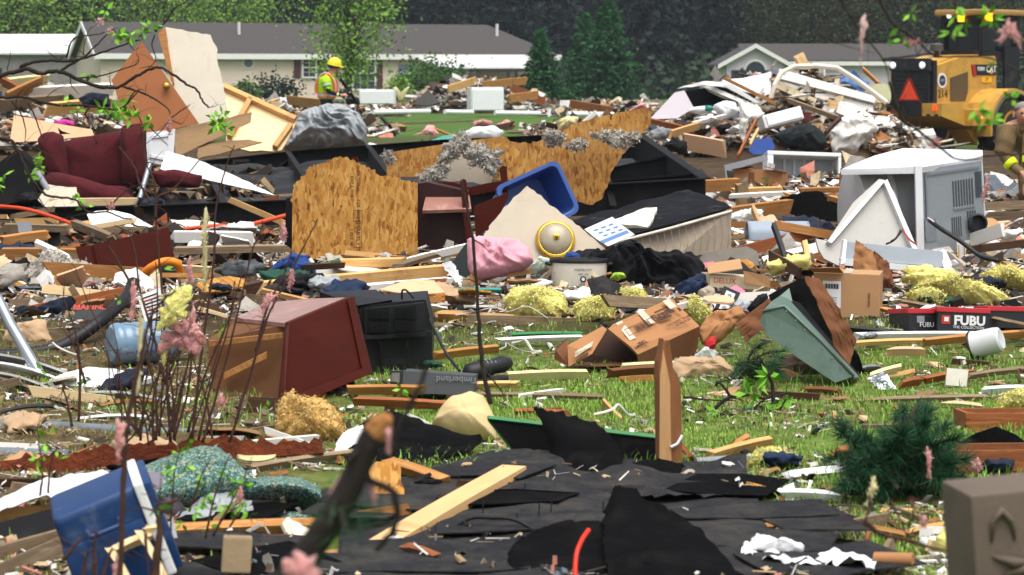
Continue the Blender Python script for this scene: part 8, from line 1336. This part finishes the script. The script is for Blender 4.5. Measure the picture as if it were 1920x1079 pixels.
grass('grass', 'short spring grass between the debris', 120000, (-60, 1980), (7.2, 14.6), 3, .012, .036, leafmat('grass_blades', '#566f26', '#84a53e', '#b8c478'))
grass('grass', 'taller fresh grass tufts between the debris', 16000, (-60, 1980), (7.2, 14.4), 9, .03, .07, leafmat('grass_tufts', '#47702a', '#78a83a', '#a6c464'))
grass('dry_grass', 'dry flattened straw strewn through the grass', 60000, (-60, 1980), (7.2, 13.5), 14, .008, .03, leafmat('straw_blades', '#7d6c48', '#a08e64', '#55462e'))
# ================================================================ loose pieces strewn over everything: each one its own thing
HEROES = [('red armchair', 175, 320), ('brown leaning door', 290, 200), ('grey tarp', 612, 245), ('upright strand board', 665, 400), ('cherry desk', 865, 420), ('blue tote', 1010, 365), ('brass ceiling lamp', 1040, 452), ('box spring', 1255, 440), ('pink pillow', 935, 490), ('white roaster', 1088, 515), ('black clothes', 1200, 510), ('dryer', 1780, 400), ('dryer front panel', 1630, 420), ('parcel carton', 1586, 560), ('open carton', 1180, 630), ('green trough', 1520, 640), ('television', 738, 630), ('cherry chest', 600, 660), ('water bottle', 250, 645), ('cherry cabinet front', 250, 485), ('grey shoe box', 818, 718), ('beige cushion', 870, 785), ('tan batt', 585, 790), ('broken post', 1258, 750), ('pine bough', 1685, 870), ('enamel pot', 1842, 645), ('white tile', 1795, 708), ('pale lumber', 840, 955), ('carpet pad', 400, 890), ('blue cooler', 190, 1000), ('stone planter', 1860, 1000), ('shoe boxes', 1800, 600), ('control panel', 1680, 480), ('drawer unit', 1508, 320), ('long strand board', 1000, 290), ('black framed picture', 165, 595), ('white moulded board', 180, 715), ('rust strip', 280, 855), ('yellow insulation', 1005, 580), ('vested worker', 620, 160), ('loader', 1760, 200), ('big heap', 1420, 230), ('tan blanket', 1325, 695), ('wooden crate', 1885, 790), ('trailer frame', 300, 395), ('printed carton', 1372, 520), ('video cassette', 1350, 570), ('long pale beam', 620, 530), ('torn roof', 1100, 950), ('bare shrub', 330, 720), ('charred board', 1525, 395), ('small brown carton', 1420, 338)]
USED = set(); rg = random.Random(2024)
def where(x, y):
    for nm, hx_, hy_ in sorted(HEROES, key=lambda h: ((h[1] - x) / 1.4) ** 2 + (h[2] - y) ** 2):
        dx, dy_ = x - hx_, y - hy_; yield (('right of' if dx > 0 else 'left of') if abs(dx) > abs(dy_) * 1.1 else ('in front of' if dy_ > 0 else 'behind')) + ' the ' + nm
def uniq(desc, x, y):
    for w_ in where(x, y):
        for pre in ('', 'nearby '):
            l = f'{desc} {w_}' if not pre else None
            if l and l not in USED: USED.add(l); return l
WOODS = [(pine, 'pale'), (pine_or, 'orange'), (oldw, 'weathered'), (redwd, 'reddish'), (darkw, 'dark'), (palew, 'cream'), (whitep, 'white painted'), (oldw, 'grey weathered'), (pine, 'yellowish'), (darkw, 'wet dark')]
FLATS = [(whitep, 'dirty white'), (card, 'brown cardboard'), (card_l, 'tan cardboard'), (gyp, 'beige plaster'), (white_c, 'white plastic'), (felt, 'black felt'), (shing, 'charcoal shingle'), (osb1, 'strand board'), (peach, 'peach hardboard'), (grey_p, 'grey plastic'), (cream_b, 'cream hardboard'), (tanp, 'brown hardboard'), (cherry, 'cherry veneer'), (paper, 'white paper')]
SOFTS = [(blackcl, 'black cloth'), (navy, 'navy cloth'), (whitep, 'white cloth'), (yins, 'yellow insulation'), (gins, 'grey cellulose'), (greencl, 'green cloth'), (whitep, 'dirty cloth'), (tancl, 'tan cloth'), (greytarp, 'grey plastic film'), (denim, 'denim')]
PLM = [plankmesh(1, w_, .03, random.Random(i), .05, 4, .004) for i, w_ in enumerate((.05, .07, .09, .04, .12, .06))]; PLM = [m.mesh('scrap_plank', pine) for m in PLM]
FLM = []
for i in range(9):
    n = 5 + i % 4; pts = [Vector((math.cos(6.283 * j / n) * rg.uniform(.3, .6), math.sin(6.283 * j / n) * rg.uniform(.22, .42), 0)) for j in range(n)]; pp = jagged([Vector((p.x, 0, p.y)) for p in pts], None, .1, .03, rg)
    FLM.append(MB().prism([Vector((p.x, p.z, .05 * noise.noise(p * 2))) for p in pp], (0, 0, -.03)).mesh('scrap_sheet', whitep))
SFM = []
for i in range(7):
    def sf(u, v, i=i):
        a, b = 6.283 * u, math.pi * v; p = Vector((math.cos(a) * math.sin(b) * .5, math.sin(a) * math.sin(b) * .4, math.cos(b) * .22)); k_ = 1 + .5 * noise.fractal(p * 3.4 + Vector((i * 7, 0, 0)), .9, 2, 4); return Vector((p.x * k_, p.y * k_, p.z * k_ + .12 * noise.noise(p * 9 + Vector((i, 0, 0)))))
    SFM.append(MB().grid(sf, 26, 16).mesh('scrap_cloth', blackcl, True))
def strew(n, xr, yr, sz, mixr=(.5, .33, .17), lift=.05, steep=.35):
    for i in range(n):
        x, y = rg.uniform(*xr), rg.uniform(*yr); d_ = D(y); q = P(x, y, d_); z = relief(q.x, q.y); s_ = rg.uniform(*sz) * (1 + max(0, d_ - 16) * .035); t_ = rg.random()
        if t_ < mixr[0]: m, ad = rg.choice(WOODS); me = rg.choice(PLM); nm, cat, desc = 'scrap_plank', 'plank', f'{ad} {"short " if s_ < .3 else "long " if s_ > .55 else ""}splintered plank'; S = (s_ * 1.7, min(1, .3 + s_), min(1, .25 + s_ * 1.3)); fl = .18
        elif t_ < mixr[0] + mixr[1]: m, ad = rg.choice(FLATS); me = rg.choice(FLM); nm, cat, desc = 'scrap_sheet', 'scrap', f'{"small " if s_ < .3 else "large " if s_ > .5 else ""}{ad} scrap'; S = (s_, s_, .4); fl = steep
        else: m, ad = rg.choice(SOFTS); me = rg.choice(SFM); nm, cat, desc = 'scrap_wad', 'wad', f'{"small " if s_ < .3 else "large " if s_ > .5 else ""}{ad} wad'; S = (s_ * .8, s_ * .8, s_ * .6); fl = .2
        lab = uniq(desc, x, y)
        if not lab: continue
        o = bpy.data.objects.new(nm, me); COL.objects.link(o); o.material_slots[0].link = 'OBJECT'; o.material_slots[0].material = m
        o.location = (q.x, q.y, z + (lift * rg.random() if d_ > 13.5 else .012) + (.03 if nm == 'scrap_wad' else .01)); o.rotation_euler = (rg.gauss(0, fl) + (.25 if nm == 'scrap_sheet' and d_ > 14 else 0), rg.gauss(0, fl * .6), rg.uniform(0, 6.28) if nm != 'scrap_plank' else rg.gauss(0, .8)); o.scale = S; tag(o, lab, cat, 'loose scraps strewn over the debris field')
strew(95, (-20, 1940), (440, 620), (.16, .6), (.46, .36, .18), .12); strew(40, (330, 1500), (470, 600), (.14, .4), (.4, .36, .24), .12); strew(34, (1280, 1930), (390, 500), (.2, .6), (.55, .32, .13), .2)
strew(26, (-20, 560), (380, 480), (.2, .55), (.6, .3, .1), .15); strew(40, (-20, 640), (640, 1070), (.12, .42), (.6, .3, .1)); strew(38, (640, 1930), (650, 860), (.06, .22), (.5, .42, .08)); strew(30, (1400, 1930), (850, 1070), (.08, .3), (.5, .4, .1)); strew(26, (540, 1300), (225, 330), (.3, .8), (.5, .35, .15), .1); strew(14, (700, 1420), (880, 1060), (.04, .14), (.55, .4, .05))
# fine litter: splinters and crumbs too small to tell apart
lt = MB()
for i in range(17000):
    u = rg.random(); d_ = 1 / (1 / 7.3 + (1 / 24 - 1 / 7.3) * u ** 1.2); X = rg.uniform(-.23, .23) * d_
    if d_ < 13.6 and noise.noise(Vector((X * 1.4, d_ * 1.2, 8))) < -.12 + .14 * (X > 0): continue
    if d_ < 9.6 and abs(X) < 1 and rg.random() < .85: continue
    chip(lt, Vector((X, d_, relief(X, d_) + rg.uniform(.004, .02) + (.055 if d_ < 9.5 and abs(X) < .9 else 0))), rg.uniform(.008, .042) * (1 + max(0, d_ - 13) * .06), rg, .3)
obj('litter', lt, rubmat, label='fine splinters and crumbs littering the ground', cat='litter', kind='stuff')
wr_ = MB()
for i in range(46):                                # torn wires, straps and twigs tangled through the rubble
    x, y = rg.uniform(-20, 1940), rg.uniform(400, 640) if i < 30 else rg.uniform(640, 1040); d_ = D(y); q = P(x, y, d_); q.z = relief(q.x, q.y) + .03; L = rg.uniform(.2, .7); a = rg.uniform(0, 6.28)
    pts = [q]
    for j in range(5): a += rg.gauss(0, .7); pts.append(pts[-1] + Vector((math.cos(a), math.sin(a) * .6, rg.gauss(.05, .35) if j < 3 else -.2)) * L / 5)
    wr_.tube(smoothline([tuple(p) for p in pts], 4), rg.uniform(.003, .008), 5)
obj('wires', wr_, island('wire_colours', ['#1a1a1a', '#d8d4cc', '#2a2a2c', '#8c7a64', '#e8e4dc', '#5a3c2a', '#b04a2a', '#3c3a36']), label='torn wires and straps tangled through the rubble', cat='wires', kind='stuff')
# ================================================================ damp air between the camera and the wood
hz_ = MB().box((0, 118, 8), (320, 262, 19)); hv = bpy.data.materials.new('damp_air'); hv.use_nodes = True; hn = hv.node_tree; hn.nodes.remove(hn.nodes['Principled BSDF'])
pv = hn.nodes.new('ShaderNodeVolumePrincipled'); pv.inputs['Color'].default_value = (.82, .9, 1, 1); pv.inputs['Density'].default_value = .00028; pv.inputs['Anisotropy'].default_value = .2
hn.links.new(pv.outputs[0], hn.nodes['Material Output'].inputs['Volume']); obj('haze', hz_, hv, kind='stuff', label='thin bluish damp air over the whole field')
scene.cycles.volume_step_rate = 20; scene.cycles.volume_max_steps = 16; scene.cycles.volume_bounces = 0
